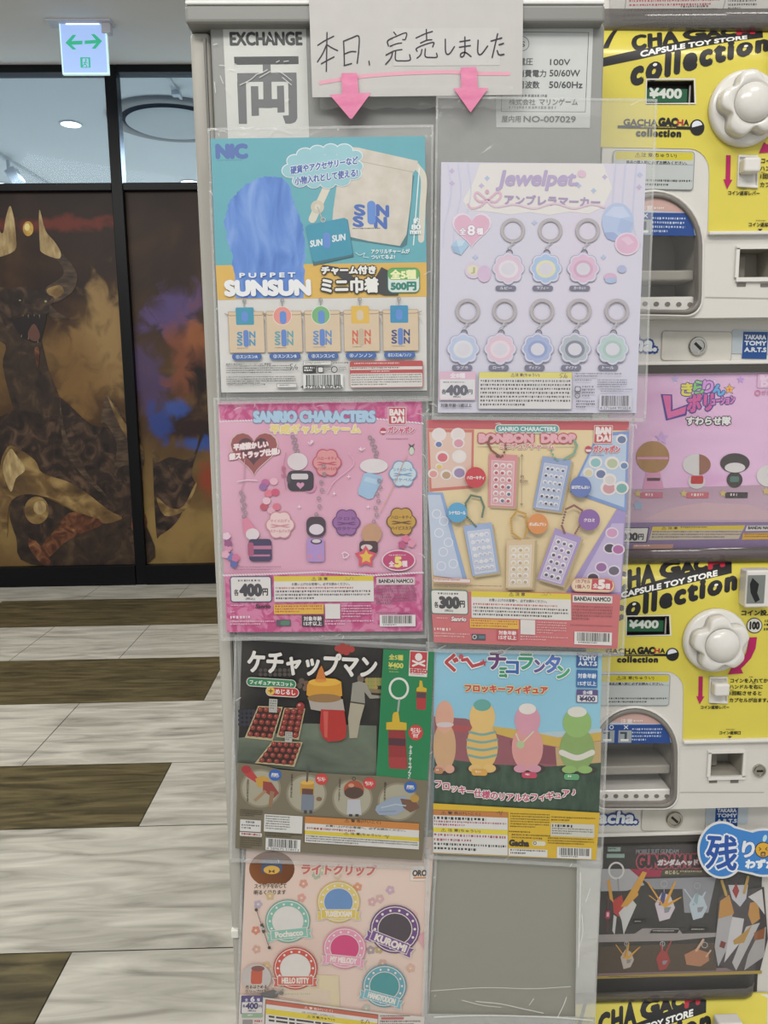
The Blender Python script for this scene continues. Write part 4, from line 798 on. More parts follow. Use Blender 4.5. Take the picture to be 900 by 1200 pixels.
for x, y, w in ((215, 506, 80), (305, 554, 150), (500, 546, 104)): P.Q([(x, y+18), (x+14, y), (x+w, y), (x+w-10, y+18)], '#26221f'); P.M(x+16, y+4, w-34, 10, 1, '#c9c5bd', ragged=1)
P.begin('scale_mark'); P.S([(98, 390), (94, 560)], 2.5, '#8f3048'); P.R(84, 460, 24, 40, '#b03a58', 8); P.R(90, 468, 12, 22, '#d9b8be', 3); P.end()

# blue die-cut sign stuck across the lowest case
bs = c5([(545, 640-515+40)]+[], 0, 0, 1)
YS = Y2-.0165
ol = [(730+178*math.cos(math.radians(a))-0, 155+147*math.sin(math.radians(a))) for a in range(42, 322, 8)]
ol = [(668+122*math.cos(math.radians(a)), 155+144*math.sin(math.radians(a))) for a in range(48, 312, 8)]+[(880+140*math.cos(math.radians(a)), 168+122*math.sin(math.radians(a))) for a in range(-118, 119, 8)]
px = c5(ol, 690, 960, 4.2857); br = sheet('sale_sign', YS, px, 'blue cloud-shaped sign with bold lettering stuck across the lowest capsule machine', 'sign', None, mat('#dcdcdc', .4), .0008)
P = Print(YS-.0002, [(818, 963), (930, 963), (925, 1030), (818, 1030)], br, slopes=(0, 0, -.06, -.07), rough=.35, coat=.3); P.crop(690, 960, 4.2857)
P.begin('blue_face'); P.Q([(668+111*math.cos(math.radians(a)), 155+133*math.sin(math.radians(a))) for a in range(48, 312, 8)]+[(880+130*math.cos(math.radians(a)), 168+111*math.sin(math.radians(a))) for a in range(-116, 117, 8)], ramp_mat('sky_blue_print', [(.3, '#3f7fc4'), (.7, '#4a8bd0')], 8, 2))
P.begin('lettering', 'bold blue and white lettering'); P.T('残', 598, 78, 150, 168, '#2b55a5', b=6, o=('#e4e8ee', 9), sl=.06); P.T('り', 775, 112, 58, 78, '#e4e8ee', b=5, o=('#2b55a5', 3)); P.T('わずか', 790, 204, 150, 42, '#e9edf2', b=5)
P.begin('round_face', 'plain yellow round face'); P.E(876, 154, 42, 40, '#26262a'); P.E(876, 154, 38, 36, '#dba93a'); P.S([(856, 142), (864, 150), (856, 156)], 4, '#40362a'); P.S([(896, 142), (888, 150), (896, 156)], 4, '#40362a'); P.R(864, 164, 24, 22, '#40362a', 6); P.R(868, 170, 16, 13, '#c98d6a', 4)
P.begin('drop_marks'); P.E(884, 96, 10, 18, '#b9dcea', rot=.3); P.M(825, 262, 50, 6, 1, '#2b55a5'); P.end()

# ------------------------------------------------------------------ the posters in their clear sleeves
ROW = [YM-.0150, YM-.0112, YM-.0074, YM-.0036]
film = film_mat('sleeve_film', .74, (1, 1, 1), .5, .15, '#c9cac8')
weld = film_mat('sleeve_weld', .82, (1, 1, 1), .8, .15, '#d8d9d7')
def mesh_strip(r, name, Y, pts, m):
    bm = bmesh.new(); q = [on_y(u, v, Y)-r.location for u, v in pts]; prism(bm, [(p.x, p.z) for p in q], q[0].y, q[0].y+.0002); return bm_obj(name, bm, m, r)
def crinkle(r, Y, outer, seed):
    """clear sleeve behind and around the card: a lightly wavy sheet"""
    rn = random.Random(seed); nx, ny = 16, 20; V = []; F = []; (a, b, c, d) = [Vector(p) for p in outer]
    for j in range(ny+1):
        for i in range(nx+1):
            s, t = i/nx, j/ny; p = (a*(1-s)+b*s)*(1-t)+(d*(1-s)+c*s)*t
            if i in (0, nx): p.x += rn.uniform(-.8, .8)
            if j in (0, ny): p.y += rn.uniform(-.8, .8)
            V.append(on_y(p.x, p.y, Y+.0012-rn.uniform(0, .0005))-r.location)
    for j in range(ny):
        for i in range(nx): k = j*(nx+1)+i; F.append((k, k+1, k+nx+2, k+nx+1))
    return link_mesh('clear_sleeve', V, F, None, [film], r, True)
def poster(row, corners, outer, label, c, seed, slopes=None, coat=.35):
    r = sheet('product_poster', ROW[row], corners, label, 'poster', 'toy posters on the change machine', c, .0006, .4, coat)
    sl = crinkle(r, ROW[row], outer, seed); (a, b, cc, d) = outer; (A, B_, C_, D) = corners; Y = ROW[row]
    L2 = lambda p, q, t: (p[0]+(q[0]-p[0])*t, p[1]+(q[1]-p[1])*t)
    for pts in ([a, b, (b[0], b[1]+3), (a[0], a[1]+3)], [(d[0], d[1]-4), (cc[0], cc[1]-4), cc, d], [a, (a[0]+2.5, a[1]), (d[0]+2.5, d[1]), d], [(b[0]-2.5, b[1]), b, cc, (cc[0]-2.5, cc[1])]):
        s = mesh_strip(r, 'sleeve_weld', Y-.0003, pts, weld); s.parent = sl; s.matrix_parent_inverse = Matrix()
    rn = random.Random(seed*11); cr_ = film_mat('sleeve_glint', .5, bump=.3, haze='#f0f0ee'); W = Print(Y-.0004, outer, r)
    W.begin('sleeve_glint')  # pale strokes painted as glints along the sleeve margins
    for i in range(9):
        s, t = rn.random(), rn.random(); p = L2(L2(a, b, s), L2(d, cc, s), 0 if i % 2 else 1) if i < 5 else L2(L2(a, d, t), L2(b, cc, t), i % 2)
        dx, dy = rn.uniform(-9, 9), rn.uniform(-5, 5); p = (p[0]+(3 if p[0] < 380 else -3), p[1]+(4 if p[1] < 600 else -4)); W.CUR([p, (p[0]+dx*.5+1, p[1]+dy*.4-1), (p[0]+dx, p[1]+dy)], rn.uniform(.5, 1.0), cr_, 3)
    W.end(); W.last.parent = sl; W.last.matrix_parent_inverse = Matrix()
    return r, Print(ROW[row]-.0001, corners, r, rough=.42, coat=coat, slopes=slopes)
def c8(pts, o, k): return [(o[0]+x/k, o[1]+y/k) for x, y in pts]
WH = '#d2d1ce'; BK = '#2b2a2c'

# 1 --------------------------------------------------------------- blue plush drawstring bag poster
r, P = poster(0, [(246.6, 162.5), (498, 159.5), (500.4, 457.6), (259.5, 460)], [(243, 150), (508, 146), (506, 470), (255, 474)], 'teal and white poster of mini drawstring bags, top left under the EXCHANGE sticker', mat('#cccbc8', .4, coat=.35), 1)
P.fade = ('#b9c4c6', .08); K6 = 10/3; P.crop(240, 155, K6)
P.begin('picture_ground'); P.Q([(22, 25), (860, 15), (866, 508), (42, 520)], mat('#65a4b0', .42, coat=.35)); P.Q([(42, 520), (866, 508), (867, 642), (50, 655)], mat('#d0ab5c', .42, coat=.35))
fur = ramp_mat('blue_plush_print', [(.3, '#4a6fb4'), (.5, '#6389cc'), (.75, '#86a5d8')], 26, 5, (2.5, 1, .7), .45, .6, .35)
P.begin('plush_picture', 'plain blue plush cushion shape'); fr = random.Random(5)
pl = []
base = [(118, 640), (112, 540), (105, 470), (85, 410), (78, 350), (88, 290), (120, 240), (165, 200), (225, 175), (285, 172), (325, 195), (340, 250), (362, 310), (385, 370), (392, 430), (388, 520), (385, 640)]
for (ax, ay), (bx, by) in zip(base, base[1:]):
    for k in range(6):
        t = k/6; pl.append((ax+(bx-ax)*t+fr.uniform(-5, 5), ay+(by-ay)*t+fr.uniform(-4, 4)))
P.Q(pl+[(385, 648), (118, 650)], fur)
P.begin('maker_logo', 'blue three-letter logo'); P.T('NIC', 46, 50, 116, 50, '#4e69a6', b=6, sl=-.01); P.M(48, 108, 115, 7, 1, '#4e7f96', ragged=1)
P.begin('bag_picture', 'cream drawstring bag picture')
P.Q([(506, 412), (520, 200), (800, 158), (818, 170), (790, 440), (770, 452)], '#47717a')
P.CUR([(826, 130), (855, 180), (850, 300), (845, 420)], 24, '#cbc5b8'); P.S([(838, 140), (815, 440)], 4, '#dfe3e2')
P.Q([(545, 55), (600, 60), (832, 112), (828, 140), (812, 162), (806, 260), (788, 400), (762, 444), (640, 425), (495, 392), (502, 300), (514, 215), (526, 190), (522, 110)], ramp_mat('canvas_print', [(.3, '#bdb6aa'), (.6, '#cbc5ba'), (.8, '#d3cec4')], 60, 3, (1, 1, 1), .45, 0, .35))
P.S([(540, 100), (815, 156)], 3, '#a9a194'); P.CUR([(500, 165), (470, 230), (420, 340)], 30, '#cfc8b8'); P.G(440, 292, 26, 15, '#c2baa8'); P.S([(440, 292), (462, 345)], 5, '#a9a8a0')
P.T('S', 585, 282, 40, 40, '#4667ae', b=3, sl=.1); P.T('N', 672, 284, 44, 40, '#4667ae', b=4, sl=.1); P.T('S', 580, 328, 38, 38, '#4667ae', b=3, sl=.1); P.T('N', 664, 330, 44, 40, '#4667ae', b=4, sl=.1); P.R(634, 268, 32, 92, '#5d84c8', 15); P.M(578, 374, 118, 7, 1, '#4e4c48', ragged=1)
P.begin('speech_cloud', 'cloud speech bubble with blue lettering')
cl = [(335, 150, 36), (352, 112, 34), (392, 88, 36), (440, 76, 34), (492, 70, 34), (545, 72, 36), (588, 92, 30), (590, 132, 30), (580, 160, 34), (535, 184, 36), (480, 194, 34), (425, 196, 30), (372, 190, 32)]
for x, y, q in cl: P.E(x, y, q, q*.8, '#d3dbe0')
for x, y, q in cl: P.E(x, y, q-4, q*.8-4, '#8dbcc6')
P.R(345, 90, 240, 95, '#8dbcc6')
P.T('硬貨やアクセサリーなど', 335, 134, 262, 30, '#4a5fa0', b=1.6, o=('#d0d9e2', 3), sl=-.155, sk=.03); P.T('小物入れとして使える!', 352, 176, 244, 30, '#4a5fa0', b=1.6, o=('#d0d9e2', 3), sl=-.14, sk=.03)
P.begin('charm_picture', 'teal square charm with white lettering'); P.Q([(402, 382), (558, 340), (582, 485), (424, 520)], '#3e6670'); P.Q([(394, 372), (402, 362), (545, 334), (556, 340), (578, 470), (572, 478), (430, 506), (420, 500)], '#3d8ba6'); P.T('SUN', 412, 424, 46, 24, '#d4dcdf', b=2, sl=-.15); P.T('SUN', 498, 404, 50, 24, '#d4dcdf', b=2, sl=-.15); P.R(462, 392, 28, 62, '#5d84c8', 13); P.G(462, 342, 10, 3, '#b9b9b4')
P.begin('size_note', 'white size lettering'); P.T('約', 815, 334, 24, 24, '#dde2e2', b=2.5); P.T('80', 808, 361, 34, 19, '#dde2e2', b=2.5); P.T('mm', 803, 384, 40, 13, '#dde2e2', b=2.5)
P.T('アクリルチャームが', 650, 457, 150, 18, '#dde2e2', b=1.5); P.T('ついてるよ!', 650, 480, 92, 15, '#dde2e2', b=1.5); P.CUR([(590, 470), (605, 480), (625, 472), (620, 486), (640, 490)], 2.5, '#c3d8dc')
P.crop(240, 310, K6)
P.begin('title_lettering', 'black and white Japanese title'); P.Q([(455, 0), (520, 10), (600, 60), (660, 62), (690, 10), (760, 45), (756, 120), (700, 120), (560, 70)], '#3a3a3c')
P.T('チャーム付き', 456, 8, 210, 30, '#e0dfdb', b=3, o=(BK, 5)); P.T('ミニ巾着', 456, 54, 220, 56, '#e0dfdb', b=4, o=(BK, 6))
P.begin('price_badge', 'green badge reading 5 kinds, 500 yen'); P.B(716, 16, 120, 92, '#cfd8d4', '#3a8a72', 3, 18); P.R(716, 16, 120, 44, '#63a052', 16); P.T('全5種', 726, 22, 98, 34, '#e6e6b0', b=3); P.T('500円', 728, 70, 96, 30, '#2f7a68', b=3.5)
P.begin('brand_lettering', 'large white lettering'); P.T('P U P P E T', 136, 34, 216, 17, '#dfe2e4', b=2.2); P.T('SUNSUN', 80, 66, 328, 54, '#e2e4e6', b=6)
P.begin('bag_line_up', 'row of five small beige bags with round and square charms')
for i, (x, y, lc, cc, rnd) in enumerate(((92, 186, '#4a8ab0', '#3d8ba6', 0), (240, 184, '#5a9aa6', '#d98a80', 1), (390, 182, '#5a86ba', '#6fa870', 1), (543, 180, '#c9624c', '#d5ac4a', 0), (696, 178, '#3a4a7a', '#3d86b0', 0))):
    P.B(x, y, 136, 158, '#cdb79b', '#a48d72', 2, 3); P.S([(x-14, y+6), (x+8, y+14), (x+128, y+12), (x+150, y+4)], 3, '#9a8468'); P.S([(x+140, y+20), (x+150, y+44)], 4, '#c5bcab')
    P.S([(x+60, y-50), (x+62, y-22)], 4, '#8d8e8e'); P.G(x+62, y-44, 8, 3, '#8d8e8e')
    if rnd: P.E(x+63, y+16, 37, 37, '#e0ddd6'); P.E(x+63, y+16, 35, 35, cc); P.R(x+52, y-2, 26, 50, '#5d84c8', 12)
    else: P.R(x+28, y-18, 70, 68, cc, 5); P.R(x+50, y-2, 26, 40, '#c9b9a0' if i == 3 else '#5d84c8', 12)
    P.T('S' if i not in (3,) else 'N', x+34, y+78, 20, 24, lc, b=2); P.T('N', x+82, y+76, 22, 24, lc, b=2); P.T('S' if i not in (3,) else 'N', x+34, y+106, 20, 24, lc, b=2); P.T('N', x+82, y+106, 22, 24, lc, b=2); P.R(x+58, y+70, 20, 66, '#b9a890' if i == 3 else '#5a7cc0', 9); P.M(x+34, y+140, 72, 4, 1, '#5a5048', ragged=1)
for x, y, w, t in ((106, 348, 116, '①スンスンA'), (252, 346, 122, '②スンスンB'), (402, 345, 120, '③スンスンC'), (550, 343, 120, '④ノンノン'), (700, 341, 122, '⑤スンスン&ノンノン')): P.begin('name_plate'); P.R(x, y, w, 25, '#41619f', 12); P.T(t, x+16, y+6, w-32, 13, '#d5dbe4', b=.9)
P.begin('maker_print'); P.T('発売元 株式会社ティーシーピー NIC 事業部', 82, 386, 176, 8, BK, b=.2); P.M(82, 395, 255, 34, 4, '#55544f', ragged=.9, fill=.5); P.M(84, 438, 270, 32, 4, '#55544f', ragged=.6, fill=.55); P.T('PUPPET SUNSUN チャーム付きミニ巾着', 86, 466, 150, 7, BK); P.R(280, 465, 80, 16, '#8d8b88', 2); P.R(282, 467, 76, 12, WH); P.M(290, 470, 60, 6, 1, BK, ragged=1)
P.S([(342, 388), (334, 390), (336, 398), (342, 402), (334, 410)], 2, BK); P.S([(356, 390), (344, 412)], 2, BK); P.G(358, 404, 5, 2, BK)
P.begin('age_mark'); P.R(384, 376, 110, 18, '#8d8b88'); P.R(386, 378, 106, 14, WH); P.M(392, 380, 96, 10, 2, BK, ragged=.7); P.M(500, 382, 62, 8, 1, BK, ragged=1); P.R(383, 396, 50, 28, BK); P.M(388, 400, 40, 20, 2, WH, ragged=1, fill=.7); P.R(440, 399, 24, 24, BK, 4); P.R(443, 402, 18, 18, WH, 3); P.G(506, 410, 13, 3, BK); P.M(468, 400, 26, 20, 3, '#6a6864'); P.M(522, 400, 30, 20, 3, '#6a6864')
P.begin('barcode'); P.BC(384, 428, 156, 56, None); P.T('4 573663 682426', 374, 472, 164, 13, BK, b=.6)
P.begin('notice_panel', 'red and white caution box'); P.R(566, 378, 286, 104, '#b04a4a', 8); P.R(568, 400, 282, 12, '#cfc8c4'); P.R(568, 426, 282, 54, '#cfcac6', 6); P.M(584, 384, 256, 9, 1, '#e0c4c0', ragged=1); P.M(572, 402, 274, 9, 1, '#55504c', ragged=1); P.M(650, 415, 110, 8, 1, '#e0c4c0', ragged=1); P.M(572, 430, 274, 46, 5, '#6a6460', ragged=.9, fill=.5); P.M(724, 374, 126, 4, 1, BK, ragged=1); P.end()

# 2 --------------------------------------------------------------- pastel umbrella marker poster
lav = ramp_mat('lavender_print', [(.3, '#c3c4d4'), (.5, '#cac7d5'), (.7, '#d0c6d5')], 4.5, 2, (1, 1, 1), .42, .5, .35)
r, P = poster(0, [(517, 190), (757.2, 192), (745.6, 484), (513, 483.6)], [(511, 112), (770, 116), (757, 494), (506, 492)], 'pale lavender poster of eight flower-shaped umbrella markers, top right', lav, 2)
P.fade = ('#cccbd6', .32); K8 = 900/260; P.crop(505, 180, K8)
P.begin('curtain_print'); P.Q([(200, 40), (700, 42), (735, 140), (700, 215), (640, 245), (560, 236), (480, 250), (400, 238), (320, 248), (240, 236), (150, 230), (130, 190), (170, 120)], ramp_mat('cream_print', [(.3, '#d0cccd'), (.6, '#d6d3cf'), (.8, '#cbc6d0')], 5, 2, (1, 1, 1), .42, 0, .35))
for x in (70, 110, 150, 750, 790, 835): P.CUR([(x, 45), (x+(12 if x < 400 else -10), 160), (x-14, 290), (x-20 if x < 400 else x+20, 380)], 5, '#b9bcd6')
for x, y in ((85, 70), (85, 120), (228, 100), (705, 95), (848, 85), (845, 135), (600, 130), (205, 130), (660, 150), (420, 280), (700, 420), (180, 420)): P.STAR(x, y, 12, '#b39fc4' if x % 2 else '#9fb0cf', n=4, inner=.6)
P.begin('title_lettering', 'mauve script title'); P.T('Jewelpet.', 282, 70, 326, 78, '#9d8bb4', b=3.5, sk=-.22, sl=.0); P.E(612, 82, 18, 15, '#d0a9bd', rot=.3); P.T('アンブレラマーカー', 300, 166, 386, 38, '#8f7aa6', b=2.6, sl=.03)
P.begin('bow_print', 'pink ribbon bow'); P.CUR([(228, 190), (190, 158), (178, 172), (196, 194), (228, 190), (270, 156), (284, 172), (262, 196), (228, 190)], 9, '#cf9fb6'); P.CUR([(228, 190), (200, 214), (165, 222), (150, 205)], 8, '#cf9fb6'); P.CUR([(228, 192), (262, 216), (340, 206), (420, 222), (500, 202), (580, 222), (650, 206), (704, 218)], 8, '#d4b3c4'); P.E(228, 155, 8, 9, '#c58aa4')
P.begin('heart_badge', 'pink heart reading 8 kinds'); P.HEART(166, 300, 80, '#d9d0dc'); P.HEART(166, 302, 73, '#d39ab2'); P.T('全', 116, 302, 26, 26, '#efe8ec', b=1.5, o=('#8a6a8a', 1.5)); P.T('8', 150, 292, 28, 38, '#efe8ec', b=2, o=('#8a6a8a', 2)); P.T('種', 186, 302, 26, 26, '#efe8ec', b=1.5, o=('#8a6a8a', 1.5))
P.begin('gem_picture', 'blue cut gem'); P.Q([(82, 375), (104, 350), (140, 352), (154, 372), (122, 412), (92, 400)], '#8fb8d4'); P.Q([(82, 375), (110, 376), (122, 412), (92, 400)], '#7fa6c8'); P.Q([(104, 350), (140, 352), (126, 374), (110, 376)], '#b3d0e0')
P.begin('gem_picture', 'large oval blue gem'); P.E(758, 278, 64, 78, '#9db4d8'); P.Q([(705, 250), (740, 215), (780, 215), (810, 255), (770, 262)], '#b5c4e0'); P.Q([(702, 320), (740, 318), (770, 340), (740, 355), (715, 345)], '#7f94c4'); P.Q([(770, 262), (820, 280), (800, 335), (755, 315)], '#8fa8d2')
P.begin('gem_picture', 'pink oval gem'); P.E(796, 366, 50, 46, '#dcc4d2'); P.E(796, 366, 44, 40, '#d09cb8'); P.Q([(770, 345), (800, 335), (825, 360), (800, 372)], '#dbb2c6')
P.begin('candy_picture'); P.E(172, 475, 34, 32, '#cdb9cc'); P.E(170, 472, 22, 20, '#d4cfa6'); P.T('J', 164, 462, 14, 24, '#a39a60', b=2); P.E(216, 488, 28, 34, '#c6a6c4'); P.begin('candy_picture'); P.E(728, 502, 26, 18, '#c79ab8'); P.E(730, 514, 24, 12, '#8fa8cc'); P.begin('candy_picture'); P.E(775, 468, 18, 16, '#98a3c8')
def marker(P, x, y, col, col2, plate):
    P.begin('marker_picture')
    P.G(x, y, 50, 14, '#9a9193'); P.G(x, y, 46, 3, '#aaa2a3'); P.S([(x-2, y+48), (x-14, y+76)], 7, '#a9a6ac'); P.S([(x+8, y+52), (x-20, y+70)], 4, '#98959b')
    P.G(x-14, y+90, 14, 4, '#3a3844'); P.SCAL(x-18, y+154, 67, 8, .13, '#8f93ad'); P.SCAL(x-18, y+154, 64, 8, .13, '#c9c6d8'); P.SCAL(x-18, y+154, 58, 8, .13, col); P.E(x-18, y+156, 40, 36, col2); P.E(x-18, y+156, 28, 25, '#c9c6d0')
for x, c1, c2 in ((332, '#d0b2c4', '#d8d0d8'), (484, '#8fb0d6', '#d4cf9e'), (636, '#cfa6c0', '#c48fb0')): marker(P, x, 312, c1, c2, None)
for x, t in ((262, 'ルビー'), (412, 'サフィー'), (562, 'ガーネット')): P.begin('name_plate'); P.R(x, 535, 84, 20, '#4f5064', 10); P.T(t, x+18, 539, 48, 12, '#d0d0d8', b=.8)
P.crop(505, 340, K8)
for x, t in ((86, 'ラブラ'), (234, 'ローサ'), (380, 'ディアン'), (528, 'ダイアナ'), (678, 'トール')): P.begin('name_plate'); P.R(x, 303, 82, 22, '#4f5064', 10); P.T(t, x+18, 308, 46, 12, '#d0d0d8', b=.8)
for x, c1, c2 in ((150, '#a4b6d6', '#cfcfd2'), (300, '#d4b0c0', '#dcc8d0'), (452, '#8b9cc8', '#7488ba'), (603, '#9aa6ac', '#5f6678'), (756, '#a3bdb8', '#8fb0a6')): marker(P, x-1, 84, c1, c2, None)
P.begin('price_box', 'price box reading 400 yen each'); P.R(34, 330, 148, 116, '#cfa0b4', 4); P.R(38, 362, 140, 80, WH, 3); P.T('全8種', 78, 336, 60, 20, '#e4dde0', b=2); P.M(50, 371, 115, 9, 1, '#5a5862', ragged=1); P.T('各', 44, 402, 18, 20, BK, b=1.5); P.T('400', 64, 388, 82, 36, '#3a3a44', b=4); P.T('円', 150, 404, 18, 18, BK, b=1.5); P.T('(税込)', 90, 428, 30, 9, BK, b=.3); P.T('対象年齢15歳以上', 40, 460, 126, 14, BK, b=1)
P.begin('notice_panel', 'caution box with yellow header'); P.R(194, 332, 380, 150, '#8d8b86'); P.R(196, 333, 376, 147, '#cfcdc8'); P.R(196, 333, 376, 24, '#d3c74a'); P.T('⚠注 意(ちゅうい)', 325, 337, 116, 15, BK, b=.8); P.S([(524, 340), (538, 338)], 2, BK); P.S([(522, 344), (532, 350), (524, 356)], 2, BK); P.S([(546, 338), (538, 356)], 2, BK); P.G(548, 352, 5, 2, BK)
P.M(202, 364, 364, 112, 7, '#2f2d2d', fill=.52, ragged=.8)
P.begin('maker_print'); P.M(584, 336, 190, 20, 2, '#5a5862', ragged=.9); P.M(676, 362, 120, 36, 4, '#5a5862', ragged=.8); P.M(584, 362, 80, 10, 1, '#5a5862'); P.R(584, 390, 24, 22, BK, 4); P.R(587, 393, 18, 16, '#b9b9c8', 3); P.G(594, 428, 11, 3, BK); P.M(614, 388, 50, 50, 4, '#5a5862'); P.M(590, 448, 76, 34, 3, '#3a3a40'); P.M(690, 400, 130, 14, 2, '#5a5862'); P.begin('barcode'); P.BC(684, 424, 132, 62, '4 571644 993824', paper='#c3c1cc'); P.end()

# 3 --------------------------------------------------------------- pink strap charm poster
pnk = ramp_mat('pink_print', [(.3, '#c792a9'), (.5, '#cf9fb4'), (.75, '#d6acbf')], 9, 2, (1, 1, 1), .42, 0, .35)
leo = ramp_mat('leopard_print', [(.40, '#b5527f'), (.5, '#c0688f'), (.56, '#c87f9f')], 75, 3, (1, 1, 1), .42, 1.5, .35)
r, P = poster(1, [(255.7, 470.7), (494.5, 470), (495.4, 739.4), (264.7, 740.8)], [(250, 466), (502, 464), (500, 748), (259, 751)], 'pink poster of strap charms with leopard print borders, left column', pnk, 3)
P.fade = ('#c9b4bd', .15); K2 = 900/255; P.crop(250, 465, K2)
P.begin('leopard_band'); P.Q([(20, 20), (863, 18), (864, 108), (700, 92), (500, 86), (300, 92), (30, 102)], leo)
P.begin('cord_trim', 'white twisted cord trim')
def cord(P, pts, n, a_):
    pts = [Vector(p) for p in pts]
    for i in range(n):
        t = i/(n-1)*(len(pts)-1); k = min(int(t), len(pts)-2); p = pts[k].lerp(pts[k+1], t-k); P.E(p.x, p.y, 7, 3.6, '#d8cdd2', n=8, rot=a_)
cord(P, [(30, 102), (160, 98)], 12, .5); cord(P, [(680, 92), (864, 110)], 15, .5)
P.begin('title_lettering', 'pale blue and yellow title lettering'); P.T('SANRIO CHARACTERS', 168, 62, 498, 42, '#9cc0d8', b=4.5, o=('#5f7f9c', 3)); P.T('平成ギャルチャーム', 236, 116, 370, 36, '#d8c774', b=3.5, o=('#e0d8d8', 3))
P.begin('maker_logo', 'red square maker logo with toy brand lettering'); P.R(722, 42, 76, 74, '#cfc3c6', 4); P.R(725, 45, 70, 68, '#b04048', 3); P.T('BAN', 730, 52, 58, 24, '#dcd4d4', b=3.5); P.T('DAI', 738, 82, 50, 24, '#dcd4d4', b=3.5); P.E(702, 142, 13, 14, '#b03a4c'); P.Q([(690, 142), (716, 142), (712, 150), (694, 150)], '#dccdd2'); P.T('ガシャポン', 724, 124, 108, 28, '#c04a66', b=2, o=('#d8ccd2', 2.5)); P.M(716, 172, 116, 6, 1, '#8a5a70', ragged=1)
P.Q([(806, 192), (820, 202), (834, 192), (826, 206), (834, 220), (820, 212), (806, 220), (814, 206)], '#3a4a44'); P.E(820, 224, 10, 16, '#b9c9b4')
P.begin('heart_badge', 'brown and pink heart with lettering'); P.HEART(168, 222, 102, '#c9a9a8'); P.HEART(168, 222, 96, '#8a4a48'); P.HEART(166, 218, 64, '#4a3036'); P.T('平成懐かしい', 84, 196, 142, 26, '#e2d6d4', b=3, o=('#8a3a4c', 3), sl=-.1); P.T('銀ストラップ仕様♪', 66, 236, 208, 26, '#e2d6d4', b=3, o=('#8a3a4c', 3), sl=-.12)
def strap(P, x, y, x2, y2):
    n = 7
    for i in range(n):
        t = i/(n-1); P.G(x+(x2-x)*t+(4 if i % 2 else -4), y+(y2-y)*t, 9, 4, '#8d8088', n=12)
P.begin('charm_picture', 'black retro camera charm on a grey strap'); strap(P, 332, 165, 346, 235); P.E(400, 372, 26, 26, '#c07e9e'); P.E(348, 268, 42, 36, '#d0c6ca'); P.R(306, 306, 108, 84, '#2f2b33', 22); P.R(322, 318, 70, 24, '#c4c0c2', 8); P.HEART(360, 366, 16, '#c48aa8'); P.E(312, 340, 8, 20, '#47424a')
P.begin('charm_picture', 'pale blue box charm on a grey strap'); strap(P, 652, 168, 676, 244); P.E(664, 286, 58, 30, '#d2cdd0'); P.Q([(622, 318), (640, 312), (696, 328), (700, 342), (660, 420), (640, 424), (600, 404), (598, 390)], '#8fb4d2'); P.Q([(630, 330), (684, 344), (676, 362), (622, 348)], '#a5c3d8')
P.begin('charm_picture', 'cluster of tiny pink beads'); 
for x, y, c in ((215, 355, '#b05a8c'), (250, 350, '#d9a9b8'), (228, 400, '#d06a80'), (206, 372, '#8a5a94'), (256, 395, '#c04a68'), (210, 455, '#b04a5c'), (240, 470, '#d0a0b0'), (262, 455, '#c96a7c'), (220, 430, '#dcb4c2')): P.E(x, y, 17, 15, c)
def bub(P, x, y, q, c, e, n, ts):
    P.begin('word_bubble')
    P.SCAL(x, y, q+5, 6, .16, e); P.SCAL(x, y, q, 6, .16, c)
    for i, t in enumerate(ts): P.T(t, x-q*.72, y-q*.42+i*q*.38, q*1.44, q*.24, e, b=1.2)
bub(P, 470, 272, 56, '#cf8a8c', '#b0485a', 6, ('ハローキティ', '×', 'インスタントカメラ')); bub(P, 784, 318, 54, '#b9cfd8', '#6a8fb4', 6, ('シナモロール', '×', 'ポケベル')); bub(P, 550, 520, 54, '#8a5a94', '#5a3a6c', 6, ('クロミ', '×', 'ガラケー')); bub(P, 276, 530, 56, '#dcc0c0', '#c08088', 6, ('マイメロディ', '×', 'スクールバッグ')); bub(P, 778, 516, 58, '#b9903c', '#5a4420', 6, ('ハローキティ', '×', 'ハイビスカス'))
P.begin('strap_cords', 'thin cord lines'); P.CUR([(300, 230), (290, 300), (300, 385)], 2, '#b06a88'); P.CUR([(560, 230), (580, 280), (500, 350), (470, 400)], 3, '#dba9bf'); P.CUR([(800, 240), (740, 380), (690, 480)], 3, '#c99a86'); P.CUR([(130, 260), (125, 350), (110, 400)], 3, '#b98aa0'); P.T('約\n4\ncm', 280, 286, 20, 44, '#b06078', b=1)
for x, y in ((405, 188), (610, 215), (355, 455), (500, 400), (640, 455), (560, 330)): P.begin('sparkle'); P.STAR(x, y, 10, '#e2d2da', n=4, inner=.3)
P.begin('squiggle_print'); P.CUR([(392, 188), (400, 196), (412, 184), (404, 180)], 3, '#e2d2da'); P.begin('squiggle_print'); P.CUR([(602, 214), (612, 222), (626, 212)], 3, '#e2d2da'); P.begin('squiggle_print'); P.CUR([(100, 350), (140, 344), (180, 346)], 4, '#dbc9d2')
P.crop(250, 600, K2)
P.begin('charm_picture', 'navy suitcase charm with pink top on a grey strap'); strap(P, 118, -80, 130, 20); P.Q([(120, 30), (140, 24), (175, 70), (160, 100), (128, 90)], '#cf7a94'); P.E(162, 92, 28, 24, '#d4c9cc'); P.R(146, 112, 94, 92, '#33304f', 14); P.R(146, 140, 94, 14, '#b06a8c'); P.R(150, 176, 84, 8, '#b06a8c'); P.R(142, 126, 24, 56, '#9a4a6a', 8)
